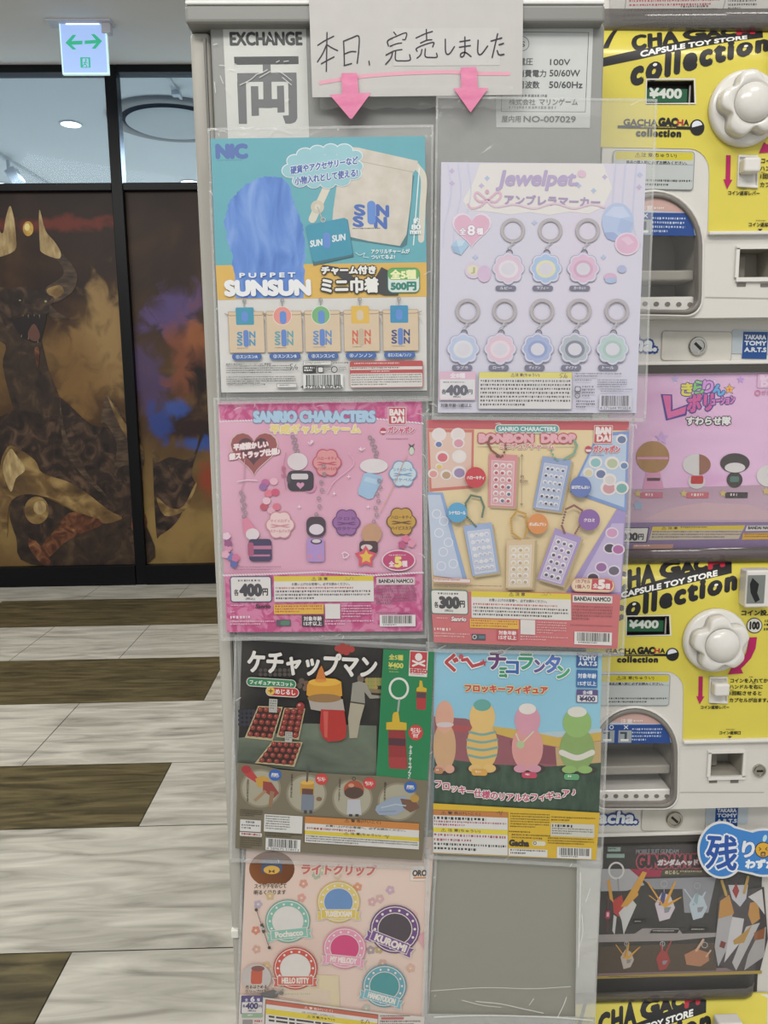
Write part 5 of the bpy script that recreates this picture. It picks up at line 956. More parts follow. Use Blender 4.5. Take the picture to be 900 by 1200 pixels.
P.begin('charm_picture', 'lilac flip phone charm on a grey strap'); strap(P, 460, -190, 430, 10); P.R(384, 20, 80, 82, '#3a3038', 26); P.E(426, 72, 30, 22, '#cfc6d0'); P.R(386, 108, 72, 98, '#a184c0', 12); P.R(392, 176, 18, 18, '#c07a9c', 6); P.R(432, 176, 18, 18, '#c07a9c', 6); P.E(426, 122, 24, 12, '#3a3038'); P.E(426, 120, 18, 8, '#c9c0c8')
P.begin('charm_picture', 'brown and yellow flower charm on a grey strap'); strap(P, 690, -130, 668, 40); P.E(655, 90, 42, 42, '#b58a68'); P.R(604, 120, 76, 52, '#3a2c30', 14); P.E(634, 146, 24, 12, '#c9c0bc'); P.STAR(630, 186, 48, '#c9485c', n=5, inner=.6); P.STAR(632, 186, 30, '#d9b040', n=5, inner=.5)
P.begin('count_badge', 'magenta oval reading 5 kinds'); P.E(766, 200, 70, 44, '#dcc2cc'); P.E(766, 200, 65, 39, '#b03a66'); P.T('全', 726, 204, 22, 22, '#e2d4d8', b=2); P.T('5', 752, 188, 24, 38, '#e2cf6c', b=4); P.T('種', 780, 202, 22, 24, '#e2d4d8', b=2); P.M(726, 176, 80, 10, 1, '#d8b0c0', ragged=1)
for x, y, c in ((55, 100, '#d8c0cc'), (60, 150, '#c98aa4'), (72, 185, '#5f6aa8'), (85, 215, '#4f5a9c'), (60, 128, '#8a4a78'), (795, 110, '#cf6a8c'), (820, 130, '#d08aa4'), (780, 135, '#b04a74'), (50, 175, '#d6a0b6'), (92, 190, '#c0668c')): P.begin('flower_print'); P.SCAL(x, y, 17, 5, .2, c)
P.CUR([(532, 172), (544, 166), (560, 178), (540, 190), (536, 176)], 4, '#e2d2da'); P.M(84, 226, 380, 7, 1, '#8a5a72'); P.M(84, 238, 200, 6, 1, '#8a5a72')
P.begin('leopard_band'); P.Q([(48, 256), (250, 258), (450, 248), (660, 252), (866, 256), (866, 493), (58, 497)], leo)
P.begin('cord_trim', 'white twisted cord trim'); cord(P, [(44, 262), (250, 256), (450, 248), (660, 262), (864, 250)], 74, .5)
def price(P, x, y, w, h, num, edge, yen='円'):
    P.begin('price_box', 'white price box reading %s yen' % num); P.R(x, y, w, h, edge, 12); P.R(x+4, y+4, w-8, h-8, WH, 9); P.M(x+w*.2, y+h*.13, w*.6, h*.09, 1, '#4a484c', ragged=1, fill=.85)
    P.T('各', x+w*.1, y+h*.5, w*.11, h*.24, BK, b=1.5); P.T(num, x+w*.25, y+h*.32, w*.5, h*.42, '#36363c', b=5); P.T(yen, x+w*.79, y+h*.47, w*.12, h*.26, BK, b=1.8); P.T('(税込)', x+w*.38, y+h*.81, w*.22, h*.11, BK, b=.4)
price(P, 68, 266, 172, 108, '400', '#3a4468')
def notice(P, x, y, w, h, hd, hc='#d0bb33'):
    P.begin('notice_panel', 'white caution box with yellow header'); P.R(x, y, w, h, WH); P.R(x, y, w, hd, hc); P.T('⚠ 注 意', x+w*.38, y+hd*.18, w*.16, hd*.66, BK, b=.8); P.S([(x+w*.72, y+hd*.25), (x+w*.75, y+hd*.7), (x+w*.71, y+hd*.75)], 1.6, '#6a6458'); P.S([(x+w*.775, y+hd*.2), (x+w*.755, y+hd*.8)], 1.6, '#6a6458'); P.S([(x+w*.79, y+hd*.3), (x+w*.8, y+hd*.7)], 1.6, '#6a6458')
    P.T('お買い上げのお客様へ、必ずお読みください。', x+w*.18, y+hd*1.28, w*.58, h*.11, BK, b=.4); P.M(x+w*.02, y+hd+h*.23, w*.95, h*.1, 1, '#b04a4c', ragged=1, fill=.65); P.M(x+w*.02, y+hd+h*.36, w*.95, h-hd-h*.4, 3, '#4a4648', ragged=.9, fill=.55)
notice(P, 250, 266, 412, 106, 21)
P.begin('licence_print'); P.M(72, 384, 92, 9, 1, '#d9b4c4', ragged=1); P.T('Sanrio', 176, 382, 62, 16, BK, b=1.4, sk=-.15); P.M(70, 410, 34, 10, 1, '#d9b4c4', ragged=1); P.M(70, 430, 140, 14, 1, '#e0c8d2', ragged=1, fill=.8); P.M(70, 450, 182, 22, 2, '#d9b4c4', ragged=.95); P.R(260, 446, 60, 26, '#4a4a52'); P.R(278, 450, 38, 18, '#47745c', 6)
P.begin('age_mark', 'black box with white age lettering'); P.R(366, 428, 90, 46, '#2d2b2e'); P.T('対象年齢', 374, 432, 74, 18, '#d8d4d6', b=1.4); P.T('15才以上', 374, 453, 74, 17, '#d8d4d6', b=1.6)
P.begin('warning_strip', 'yellow strip with red print'); P.R(250, 383, 206, 40, '#d6a83a'); P.M(256, 387, 194, 33, 3, '#a8483c', ragged=.98, fill=.6)
P.begin('maker_print'); P.R(462, 380, 62, 62, WH); P.M(530, 386, 124, 54, 5, '#d8b0c2', ragged=.9); P.M(462, 448, 200, 24, 2, '#d8b0c2', ragged=.9); P.M(672, 312, 166, 74, 6, '#7a5468', ragged=.5, fill=.55); P.M(674, 414, 160, 9, 1, '#7a5468', ragged=1)
P.begin('maker_plate', 'white plate with black maker lettering'); P.R(674, 270, 160, 32, '#d4c6cc', 4); P.R(677, 273, 154, 26, '#c9748e', 3); P.R(679, 275, 150, 22, WH, 3); P.T('BANDAI NAMCO', 684, 278, 142, 15, BK, b=1.5); P.begin('barcode'); P.BC(688, 426, 148, 48, ''); P.end()

# 4 --------------------------------------------------------------- cream miniature charm poster
crm = ramp_mat('cream_card_print', [(.3, '#cbb791'), (.5, '#d5c29b'), (.75, '#d9c8a6')], 5, 2, (1, 1, 1), .42, 0, .35)
r, P = poster(1, [(499.5, 492), (737.4, 492.4), (723.6, 760.5), (508.5, 753)], [(493, 484), (744, 484), (731, 769), (501, 764)], 'cream and coral poster of tag charms on ball chains, right column', crm, 4)
P.fade = ('#c9c0b4', .16); K4 = 3.6; P.crop(495, 480, K4)
RED = '#bf5f66'
P.begin('coral_band'); P.Q([(17, 43), (872, 45), (870, 88), (18, 80)], '#b8505a'); P.Q([(17, 80), (36, 80), (46, 480), (34, 480)], '#b9a0a0')
def tray(P, pts, e, f, dots, seed):
    P.Q(pts, e); c = Vector((sum(p[0] for p in pts)/len(pts), sum(p[1] for p in pts)/len(pts))); q = [Vector(p)*.9+c*.1 for p in pts]; P.Q([tuple(p) for p in q], f)
    rn = random.Random(seed)
    for (x, y, rr, cc) in dots: P.E(x, y, rr*1.1, rr, '#d8d2d4'); P.E(x+1, y+2, rr*.8, rr*.7, cc)
P.begin('sticker_sheet_picture', 'pink sheet of plain raised stickers'); tray(P, [(18, 82), (218, 84), (214, 332), (30, 346)], '#c0665e', '#d3b3a6', [(70, 105, 28, '#d9d0d0'), (150, 105, 28, '#d6cccc'), (68, 145, 16, '#5a6a9c'), (152, 140, 24, '#c98a9c'), (84, 200, 26, '#c9606c'), (155, 198, 28, '#dcd4d2'), (45, 270, 20, '#cf8a86'), (100, 275, 22, '#a98a6c'), (155, 265, 28, '#8a7aa4'), (70, 240, 14, '#d0b05c')], 1)
P.begin('sticker_sheet_picture', 'blue sheet of plain raised stickers at right'); tray(P, [(740, 100), (872, 90), (860, 432), (622, 348)], '#6f8ac4', '#a9bcd6', [(730, 222, 26, '#7fb0b4'), (800, 225, 28, '#a8b494'), (850, 235, 18, '#5a7aa8'), (700, 265, 20, '#c9c09c'), (752, 270, 24, '#5a6a94'), (786, 330, 32, '#c08a94'), (840, 330, 28, '#68a09c'), (790, 295, 26, '#c9c4c4'), (840, 125, 22, '#5a6c94')], 2)
P.begin('sticker_sheet_picture', 'pale blue sheet of clear raised stickers at left'); P.Q([(22, 350), (86, 350), (190, 720), (46, 700)], '#7f9ccc'); P.Q([(22, 360), (76, 360), (170, 716), (46, 700)], '#b4c0d8'); 
for x, y in ((60, 440), (90, 470), (70, 520), (110, 560), (88, 600), (130, 650), (80, 660)): P.G(x, y, 20, 4, '#d3d9e4')
P.begin('sticker_sheet_picture', 'lilac sheet of plain raised stickers'); P.Q([(820, 420), (858, 432), (838, 800), (600, 780)], '#9384bc'); P.Q([(800, 480), (850, 480), (836, 770), (640, 770)], '#b3a6cc')
for x, y, c in ((790, 585, '#3f3b46'), (755, 665, '#8a5a94'), (808, 680, '#5a5468'), (720, 710, '#3f3b46'), (826, 590, '#a05a94'), (800, 520, '#c48ab4')): P.E(x, y, 28, 24, '#cfc8d8'); P.E(x, y, 22, 18, c)
P.begin('title_lettering', 'outlined title lettering'); P.R(306, 62, 272, 38, '#d6d2c6', 18); P.R(310, 66, 264, 30, '#4f8f94', 14); P.T('SANRIO CHARACTERS', 322, 73, 240, 17, '#d9dfdc', b=1.5); P.T('BONBON  DROP', 240, 104, 404, 32, '#d6a0ac', b=4, o=('#b04a5c', 4.5)); P.T('ミニチュアチャーム', 328, 144, 226, 22, '#c05c70', b=1.8, o=('#ddd2c2', 3))
P.S([(232, 152), (320, 154)], 3, '#d8ccb8'); P.S([(560, 154), (640, 154)], 3, '#d8ccb8')
P.begin('maker_logo', 'red square maker logo with toy brand lettering'); P.R(724, 66, 80, 78, '#cfc3c6', 4); P.R(727, 69, 74, 72, '#b8454c', 3); P.T('BAN', 734, 76, 60, 26, '#dcd4d4', b=3.5); P.T('DAI', 738, 108, 56, 25, '#dcd4d4', b=3.5); P.E(700, 168, 14, 15, '#b03a4c'); P.Q([(688, 168), (714, 168), (710, 178), (692, 178)], '#dccdd2'); P.T('ガシャポン', 722, 152, 112, 30, '#c04a58', b=2, o=('#d8ccd2', 2.5)); P.M(712, 190, 120, 6, 1, '#6a7aa0', ragged=1)
def tagc(P, pts, e, f, c, rows, cols, chain, cc, seed):
    rn = random.Random(seed); A, B_, C_, D = [Vector(p) for p in pts]
    P.Q([(x+8, y+8) for x, y in pts], '#a8966f'); P.Q(pts, e); bl = lambda s, t: (A*(1-s)+B_*s)*(1-t)+(D*(1-s)+C_*s)*t
    P.Q([tuple(bl(s, t)) for s, t in ((.1, .12), (.9, .12), (.9, .97), (.1, .97))], '#d0ccd2'); P.Q([tuple(bl(s, t)) for s, t in ((.12, .13), (.88, .13), (.88, .96), (.12, .96))], f); w = (B_-A).length/(cols+1.2)
    for i in range(rows):
        for j in range(cols):
            p = bl(.15+.7*(j+.5)/cols, .15+.79*(i+.5)/rows); P.E(p.x, p.y, w*.42, w*.4, '#d9d5d8', n=12); P.E(p.x+rn.uniform(-2, 2), p.y+2, w*.26, w*.24, rn.choice(c), n=10)
    q = [Vector(p) for p in chain]; m = 16; cl = []
    for k in range(len(q)-1):
        for i in range(6): cl.append(q[k].lerp(q[k+1], i/6))
    for p in cl: P.E(p.x, p.y, 5, 5, cc, n=10)
P.begin('charm_picture', 'pink tag charm on a brown ball chain'); tagc(P, [(280, 186), (402, 192), (392, 414), (278, 408)], '#c98088', '#cf98a0', ['#b04a58', '#c9848c', '#5a5a80'], 6, 3, [(330, 200), (290, 170), (276, 140), (290, 110)], '#7a4438', 1); P.E(318, 196, 8, 6, '#5a4440')
for p in ((345, 180), (352, 165), (350, 150), (338, 195)): P.E(p[0], p[1], 5, 5, '#7a4438')
P.begin('charm_picture', 'blue tag charm on a green ball chain'); tagc(P, [(508, 196), (630, 214), (585, 432), (466, 416)], '#8396c0', '#a5b3d0', ['#3a4560', '#4a5a80', '#8a9cc4'], 6, 4, [(600, 208), (640, 185), (652, 150), (640, 125)], '#6f9a84', 2)
for p in ((560, 205), (550, 190), (544, 175), (570, 212)): P.E(p[0], p[1], 5, 5, '#6f9a84')
P.begin('size_line'); P.S([(420, 188), (418, 406)], 2, '#8a7a64'); P.Q([(413, 198), (427, 198), (420, 186)], '#8a7a64'); P.Q([(412, 396), (425, 396), (418, 408)], '#8a7a64'); P.T('約', 414, 276, 14, 12, '#8a6a5c', b=1); P.T('6cm', 412, 294, 32, 14, '#8a6a5c', b=1)
P.begin('charm_picture', 'pale blue tag charm on a dark green ball chain'); tagc(P, [(172, 490), (292, 476), (324, 686), (212, 702)], '#8ea3cc', '#b4bfd8', ['#c9d2e0', '#a3b2d0'], 6, 4, [(225, 492), (185, 450), (182, 395), (205, 362), (245, 370), (260, 410), (250, 460)], '#4f6a5c', 3)
P.begin('charm_picture', 'cream tag charm on a gold ball chain'); tagc(P, [(355, 550), (475, 545), (464, 752), (352, 752)], '#c9b08c', '#d0c0a4', ['#c9b78c', '#b09870', '#c6aea0'], 6, 3, [(412, 545), (378, 520), (374, 460), (398, 428), (435, 440), (444, 500), (430, 540)], '#b58a3c', 4)
P.begin('charm_picture', 'lilac tag charm on a brown ball chain'); tagc(P, [(560, 500), (672, 540), (592, 744), (484, 714)], '#9884bc', '#b5a8cc', ['#4a4258', '#7a5a94', '#5a5070'], 6, 3, [(600, 520), (588, 490), (606, 420), (640, 404), (674, 425), (670, 480), (640, 530)], '#7a4f4c', 5)
for x, y, q, c, t in ((224, 286, 44, '#b8323e', 'ハローキティ'), (147, 434, 42, '#4a94c4', 'シナモロール'), (668, 326, 45, '#5669ac', 'はぴだんぶい'), (487, 482, 43, '#d08248', 'ポムポムプリン'), (704, 465, 45, '#7a559c', 'クロミ')): P.begin('word_badge'); P.E(x, y, q, q, c); P.T(t, x-q*.82 if len(t) > 3 else x-q*.5, y-6, q*1.64 if len(t) > 3 else q, 14, '#e0dcda', b=1.5)
P.crop(495, 620, K4)
P.begin('coral_footer'); P.Q([(34, 262), (600, 268), (700, 272), (836, 276), (823, 505), (48, 478)], RED)
P.begin('count_badge', 'rounded badge reading 5 kinds'); P.R(628, 206, 184, 58, '#c9885c', 28); P.R(632, 210, 176, 50, '#d8c6ac', 24); P.Q([(716, 210), (780, 212), (800, 220), (804, 240), (796, 258), (712, 256)], '#b8404c'); P.T('1カプセル', 648, 212, 60, 15, '#9c4448', b=1.2); P.T('1個入り', 646, 234, 60, 16, '#9c4448', b=1.2); P.T('全', 720, 228, 20, 20, '#e2d8d4', b=1.8); P.T('5', 744, 216, 24, 34, '#e2d8d4', b=4); P.T('種', 772, 230, 20, 22, '#e2d8d4', b=1.8)
P.begin('strip_print'); P.R(44, 206, 160, 18, '#c0606a', 3); P.R(46, 208, 156, 14, '#d6ccc6', 3); P.M(52, 210, 142, 9, 1, '#a84a54', ragged=1); P.M(46, 232, 290, 14, 2, '#6a5c4c', ragged=.6)
price(P, 34, 254, 158, 104, '300', '#2f6a5a')
P.sl_ = None
notice(P, 206, 262, 420, 112, 24)
P.begin('licence_print'); P.M(60, 372, 60, 9, 1, '#dcb8ba', ragged=1); P.T('Sanrio', 124, 370, 62, 17, '#e0d2d2', b=2, o=('#3a2c30', 1.5), sk=-.15); P.M(50, 416, 84, 14, 1, '#e0c8c8', ragged=1, fill=.8); P.M(50, 436, 150, 22, 2, '#dcb0b4', ragged=.95); P.R(208, 442, 58, 26, '#3a4048'); P.G(220, 455, 9, 3, '#c8c8cc'); P.R(238, 449, 26, 13, '#4a6a7a')
P.begin('age_mark', 'red box with white age lettering'); P.R(314, 424, 88, 46, '#b04450'); P.T('対象年齢', 322, 428, 74, 17, '#e0d6d6', b=1.4); P.T('15才以上', 322, 448, 74, 17, '#e0d6d6', b=1.6)
P.begin('warning_strip', 'yellow strip with red print'); P.R(200, 378, 206, 38, '#d6a83a'); P.M(206, 382, 194, 32, 3, '#a8483c', ragged=.98, fill=.6)
P.begin('maker_print'); P.R(414, 382, 62, 62, WH); P.M(484, 390, 124, 54, 5, '#d8a4a8', ragged=.9); P.M(414, 450, 200, 22, 2, '#d8a4a8', ragged=.9); P.M(634, 322, 168, 64, 5, '#8a4a50', ragged=.6, fill=.55); P.M(624, 402, 190, 8, 1, '#8a4a50', ragged=1)
P.begin('maker_plate', 'white plate with black maker lettering'); P.R(634, 278, 168, 32, '#d4c6c4', 4); P.R(638, 282, 160, 24, WH, 3); P.T('BANDAI NAMCO', 642, 285, 152, 16, BK, b=1.6); P.begin('barcode'); P.BC(642, 432, 158, 54, ''); P.end()

# 5 --------------------------------------------------------------- dark ketchup bottle poster
mk = ramp_mat('dark_market_print', [(.3, '#1f1e1f'), (.55, '#302e2d'), (.8, '#45423e')], 16, 5, (1, 1, 1), .42, 1, .35)
r, P = poster(2, [(283.5, 750), (508.8, 763.5), (494.6, 1008), (275.6, 994)], [(275, 744), (512, 756), (499, 1019), (269, 1010)], 'dark painted market poster of a red ketchup bottle, left column below the pink poster', mk, 5)
P.fade = ('#9a968c', .10); K6b = 900/255; P.crop(260, 740, K6b)
P.begin('ground_picture'); gl = ramp_mat('stone_floor_print', [(.3, '#4a5048'), (.55, '#667062'), (.8, '#7d8674')], 12, 4, (1, 1, 2), .42, .5, .35)
P.Q([(70, 440), (240, 420), (340, 380), (640, 390), (640, 600), (560, 596), (430, 588), (240, 565), (64, 545)], gl)
P.begin('fruit_stall_picture', 'painted market shelves with tomatoes and a shopkeeper')
for x, y, q, c in ((330, 205, 12, '#5a4a40'), (350, 215, 12, '#6a4f42'), (320, 225, 12, '#5a4a40'), (345, 235, 11, '#6e5648')): P.E(x, y, q, q, c)
P.begin('fruit_shelf_picture')
for i in range(16): P.E(600+(i % 6)*12, 200+(i//6)*16, 9, 9, '#8a8a4a' if i % 3 else '#a08a4c')
P.Q([(590, 235), (660, 240), (660, 256), (592, 252)], '#7a6a4c')
P.begin('hanging_fruit_picture')
for x, y in ((480, 70), (500, 62), (520, 68), (536, 74), (495, 82), (515, 86)): P.E(x, y, 14, 13, '#a03432')
P.begin('grape_picture')
for i in range(20): P.E(76+(i % 5)*18, 330+(i//5)*18, 9, 9, '#2c2c38')
P.begin('fruit_shelf_picture')
for i in range(14): P.E(160+(i % 7)*20, 160+(i//7)*18, 8, 8, '#4a4440')
P.begin('shopkeeper_picture', 'painted shopkeeper bending over a shelf'); P.E(574, 196, 14, 17, '#6a5a50'); P.Q([(540, 214), (566, 206), (596, 214), (620, 262), (658, 266), (656, 276), (612, 278), (590, 250), (592, 300), (532, 296)], '#8d8a80'); P.Q([(532, 292), (592, 298), (572, 370), (560, 440), (528, 442), (522, 360)], '#a39c88'); P.S([(534, 292), (592, 300)], 6, '#3a342e'); P.E(656, 270, 8, 6, '#7a6050')
P.begin('crate_picture', 'painted wooden crates of red tomatoes')
def crate(P, q, seed, rows, cols):
    A, B_, C_, D = [Vector(p) for p in q]; P.Q(q, '#b3a27e'); bl = lambda s, t: (A*(1-s)+B_*s)*(1-t)+(D*(1-s)+C_*s)*t
    P.Q([tuple(bl(s, t)) for s, t in ((.05, .04), (.95, .04), (.94, .93), (.06, .93))], '#2a1d1a'); w = (B_-A).length/cols
    for i in range(rows):
        for j in range(cols): p = bl((j+.6)/(cols+.2), (i+.55)/rows*.95); P.E(p.x, p.y, w*.44, w*.42, '#6a2522'); P.E(p.x-w*.03, p.y-w*.04, w*.36, w*.34, '#8a3630'); P.E(p.x-w*.1, p.y-w*.12, w*.1, w*.08, '#c08a80')
crate(P, [(150, 308), (252, 312), (210, 452), (94, 440)], 1, 5, 4); crate(P, [(258, 316), (345, 318), (318, 448), (226, 436)], 2, 5, 3)
P.R(196, 278, 34, 56, '#a8a8a0'); P.M(200, 284, 26, 40, 4, '#5a5a58')
crate(P, [(210, 452), (334, 458), (300, 560), (136, 545)], 3, 4, 5); P.R(262, 414, 30, 44, '#a8a8a0'); P.M(265, 418, 24, 34, 4, '#5a5a58')
P.E(325, 310, 17, 17, '#8a2c2a'); P.E(320, 304, 6, 5, '#c08a80')
P.begin('bottle_picture', 'red ketchup bottle with yellow nozzle cap')
P.Q([(358, 280), (500, 280), (508, 330), (412, 330), (368, 322)], '#a59c94'); P.Q([(410, 322), (506, 326), (516, 400), (512, 440), (490, 452), (440, 456), (418, 440), (404, 400)], '#a82a28'); P.Q([(420, 330), (440, 330), (436, 440), (424, 436)], '#c25048')
P.Q([(352, 222), (362, 206), (420, 192), (470, 196), (494, 208), (498, 266), (440, 290), (380, 284), (350, 262)], '#c88e2e'); P.E(424, 276, 70, 18, '#8d6a40'); P.E(424, 210, 66, 16, '#d9a83c'); P.Q([(386, 204), (400, 160), (412, 140), (420, 158), (432, 204)], '#c4702e'); P.E(408, 204, 24, 7, '#d08838')
P.begin('title_lettering', 'white brush-style Japanese title'); P.T('ケチャップマン', 112, 78, 530, 92, '#dcd9d4', b=5, sl=.045, sk=-.08)
P.begin('subtitle_plate', 'green and red rounded plates'); P.R(102, 188, 206, 38, '#d2d0c8', 19); P.R(105, 191, 200, 32, '#2f7a50', 16); P.T('フィギュアマスコット', 116, 200, 178, 17, '#dfe2dc', b=1.6); P.R(182, 226, 138, 40, '#d2d0c8', 20); P.R(185, 229, 132, 34, '#b03232', 17); P.E(202, 246, 17, 17, '#d9b04a'); P.S([(194, 246), (210, 246)], 4, '#5a3a20'); P.S([(202, 238), (202, 254)], 4, '#5a3a20'); P.T('めじるし', 222, 238, 82, 20, '#e2dcd8', b=1.8)
P.begin('green_panel', 'green side panel with ring and bottle charm'); P.Q([(668, 72), (878, 83), (860, 500), (850, 618), (638, 600), (650, 400)], mat('#2a7a4f', .42, coat=.35))
P.T('全5種', 692, 94, 58, 22, '#c9c35c', b=1.8); P.T('¥400', 690, 128, 60, 20, '#c9c35c', b=2); P.M(690, 152, 60, 8, 1, '#a9b35c', ragged=1); P.M(692, 164, 50, 7, 1, '#a9b35c', ragged=1)
P.begin('maker_logo', 'red and white maker logo'); P.R(778, 78, 76, 106, '#d2cfcc'); P.R(780, 82, 70, 70, '#b83a40'); P.E(814, 106, 15, 16, '#dcd8d6'); P.S([(790, 122), (838, 142)], 8, '#dcd8d6'); P.S([(838, 122), (790, 142)], 8, '#dcd8d6'); P.T('stasto', 779, 152, 70, 18, '#b83a40', b=2.2); P.M(780, 174, 68, 5, 1, '#b83a40', ragged=1)
P.begin('charm_picture', 'bottle-shaped charm on a white ring'); P.G(732, 236, 42, 9, '#d6d8d2', ry=46); P.S([(734, 282), (728, 330)], 8, '#9aa09c'); P.Q([(706, 345), (712, 334), (730, 332), (736, 374), (764, 378), (764, 408), (680, 406), (680, 376), (704, 374)], '#c9a530'); P.Q([(688, 408), (758, 410), (768, 560), (690, 556)], '#8a2c30'); P.R(690, 440, 70, 30, '#4a2a34'); P.Q([(690, 520), (766, 520), (764, 570), (694, 566)], '#9c3438')
P.begin('charm_picture', 'small bottle-shaped charm'); P.Q([(818, 202), (828, 204), (832, 230), (848, 236), (846, 250), (804, 248), (806, 234), (816, 228)], '#c9a530'); P.Q([(804, 250), (846, 252), (842, 324), (806, 322)], '#a83034'); P.R(806, 252, 38, 22, '#4a3a40')
P.begin('red_spot', 'red round spot with white lettering'); P.E(802, 418, 30, 32, '#c03a3a'); P.T('めじるし\nパーツ\n付き', 782, 398, 42, 40, '#e6d8d4', b=.9)
P.T('ケチャップマン'.replace('', '\n').strip(), 776, 470, 13, 155, '#d9ded8', b=.8)
P.crop(260, 870, K6b)
olive = mat('#746c5a', .42, coat=.35, vary=.04, scale=20)
P.begin('olive_band'); P.Q([(66, 84), (150, 92), (240, 112), (420, 128), (560, 136), (640, 138), (852, 158), (828, 488), (55, 438)], olive)
P.begin('spot_light_print', 'pale round spots behind the mascots')
sp = ramp_mat('pale_spot_print', [(.3, '#989380'), (.7, '#a8a491')], 6, 2, (1, 1, 1), .42, 0, .35)
for x, y in ((160, 190), (350, 212), (540, 232), (728, 246)): P.E(x, y, 84, 80, '#857e6b'); P.E(x, y, 76, 72, sp)
P.begin('mascot_picture', 'plain red and brown squeeze bottle lying at an angle'); P.Q([(84, 104), (110, 96), (150, 150), (140, 166), (100, 140)], '#b03a3a'); P.E(100, 112, 20, 16, '#a02c34'); P.Q([(138, 150), (170, 138), (196, 150), (186, 184), (150, 186)], '#c09038'); P.Q([(170, 160), (205, 165), (236, 210), (215, 230), (170, 200)], '#8a3a34'); P.Q([(200, 200), (218, 205), (206, 268), (192, 264)], '#8a6a50'); P.Q([(176, 196), (186, 204), (140, 246), (130, 238)], '#9a7a5c')
P.begin('mascot_picture', 'plain grey bottle with yellow cap'); P.R(326, 166, 56, 48, '#b98a38', 6); P.E(354, 166, 28, 9, '#d0a44c'); P.S([(352, 160), (356, 110)], 8, '#4a4640'); P.R(330, 212, 52, 72, '#6f7886', 8); P.R(332, 190, 46, 24, '#5a3a34'); P.R(340, 280, 12, 14, '#3a3836'); P.R(362, 280, 12, 14, '#3a3836'); P.E(402, 234, 12, 9, '#7a5a44')
P.begin('mascot_picture', 'plain tomato on a white base'); P.G(546, 150, 8, 3, '#3a3a38'); P.E(546, 196, 42, 38, '#a04a34'); P.E(546, 208, 40, 24, '#4a3832'); P.E(535, 178, 12, 8, '#c98a70'); P.Q([(520, 236), (572, 236), (578, 300), (516, 298)], '#b3b4bc'); P.R(526, 296, 14, 10, '#2f2d2c'); P.R(552, 296, 14, 10, '#2f2d2c')
P.begin('mascot_picture', 'plain bottle under a pale blue cover'); P.Q([(640, 262), (700, 228), (760, 222), (770, 270), (720, 302), (650, 300), (634, 280)], '#8b9aae'); P.Q([(738, 232), (800, 240), (818, 270), (780, 290), (750, 270)], '#6a4a3c'); P.E(798, 232, 18, 16, '#b08a3c'); P.S([(660, 270), (720, 256), (760, 262)], 5, '#a9b5c4'); P.S([(650, 288), (720, 284)], 4, '#77869a')
for x, y, c in ((220, 135, '#2c5aa8'), (412, 152, '#c03a3a'), (610, 170, '#c03a3a'), (780, 185, '#2c5aa8')): P.begin('word_badge', 'round badge with tiny lettering'); P.E(x, y, 26, 24, c); P.T('東京限定\nフィギュア' if c == '#2c5aa8' else 'めじるし\nパーツ', x-17, y-9, 34, 18, '#dcd8d4', b=.6)
P.begin('mascot_captions', 'small vertical captions')
for x, y, h, t in ((104, 152, 96, 'かわいいケチャップ'), (286, 130, 98, 'ケチャップおじさん'), (484, 150, 92, 'ドクタートマト'), (672, 164, 78, 'ねむいケチャップ')): P.T('\n'.join(t), x, y, 9, h, '#2f2c28', b=.3)
P.begin('maker_print'); P.M(76, 276, 92, 30, 4, '#39342c', ragged=.9); P.R(76, 318, 86, 48, WH); P.T('対象年齢', 98, 324, 38, 9, BK, b=.4); P.M(82, 338, 72, 22, 2, BK, ragged=1); P.R(74, 370, 92, 16, WH, 4); P.T('対象年齢15歳以上', 80, 373, 80, 9, '#a03434', b=.8); P.M(76, 392, 90, 46, 5, '#4a4438', ragged=.6); P.R(176, 296, 158, 72, WH); P.M(182, 302, 100, 60, 6, BK, ragged=.9, fill=.5); P.M(180, 372, 152, 18, 2, '#39342c', ragged=.8)
P.begin('barcode'); P.BC(182, 394, 144, 50, '4 589675 518013')
P.begin('notice_panel', 'caution box with orange and yellow headers'); P.sl0 = None
P.R(342, 304, 476, 110, '#6a4a34'); P.R(344, 306, 472, 28, '#c07a3c'); P.R(344, 334, 472, 30, WH); P.R(344, 364, 472, 16, '#d3bc34'); P.R(344, 380, 472, 33, WH)
P.T('⚠ 警 告(けいこく)', 508, 316, 150, 14, BK, b=.6); P.T('⚠ 注 意(ちゅうい)', 506, 370, 150, 12, BK, b=.6); P.S([(672, 388), (680, 384), (682, 394)], 2, BK); P.S([(690, 384), (684, 398)], 2, BK); P.T('お買い上げのお客様へ、必ずお読みください。', 430, 340, 330, 9, BK, b=.4); P.M(352, 350, 456, 12, 1, '#a04040', ragged=1, fill=.7); P.M(350, 384, 460, 28, 3, '#3a3836', ragged=.8, fill=.55); P.end()

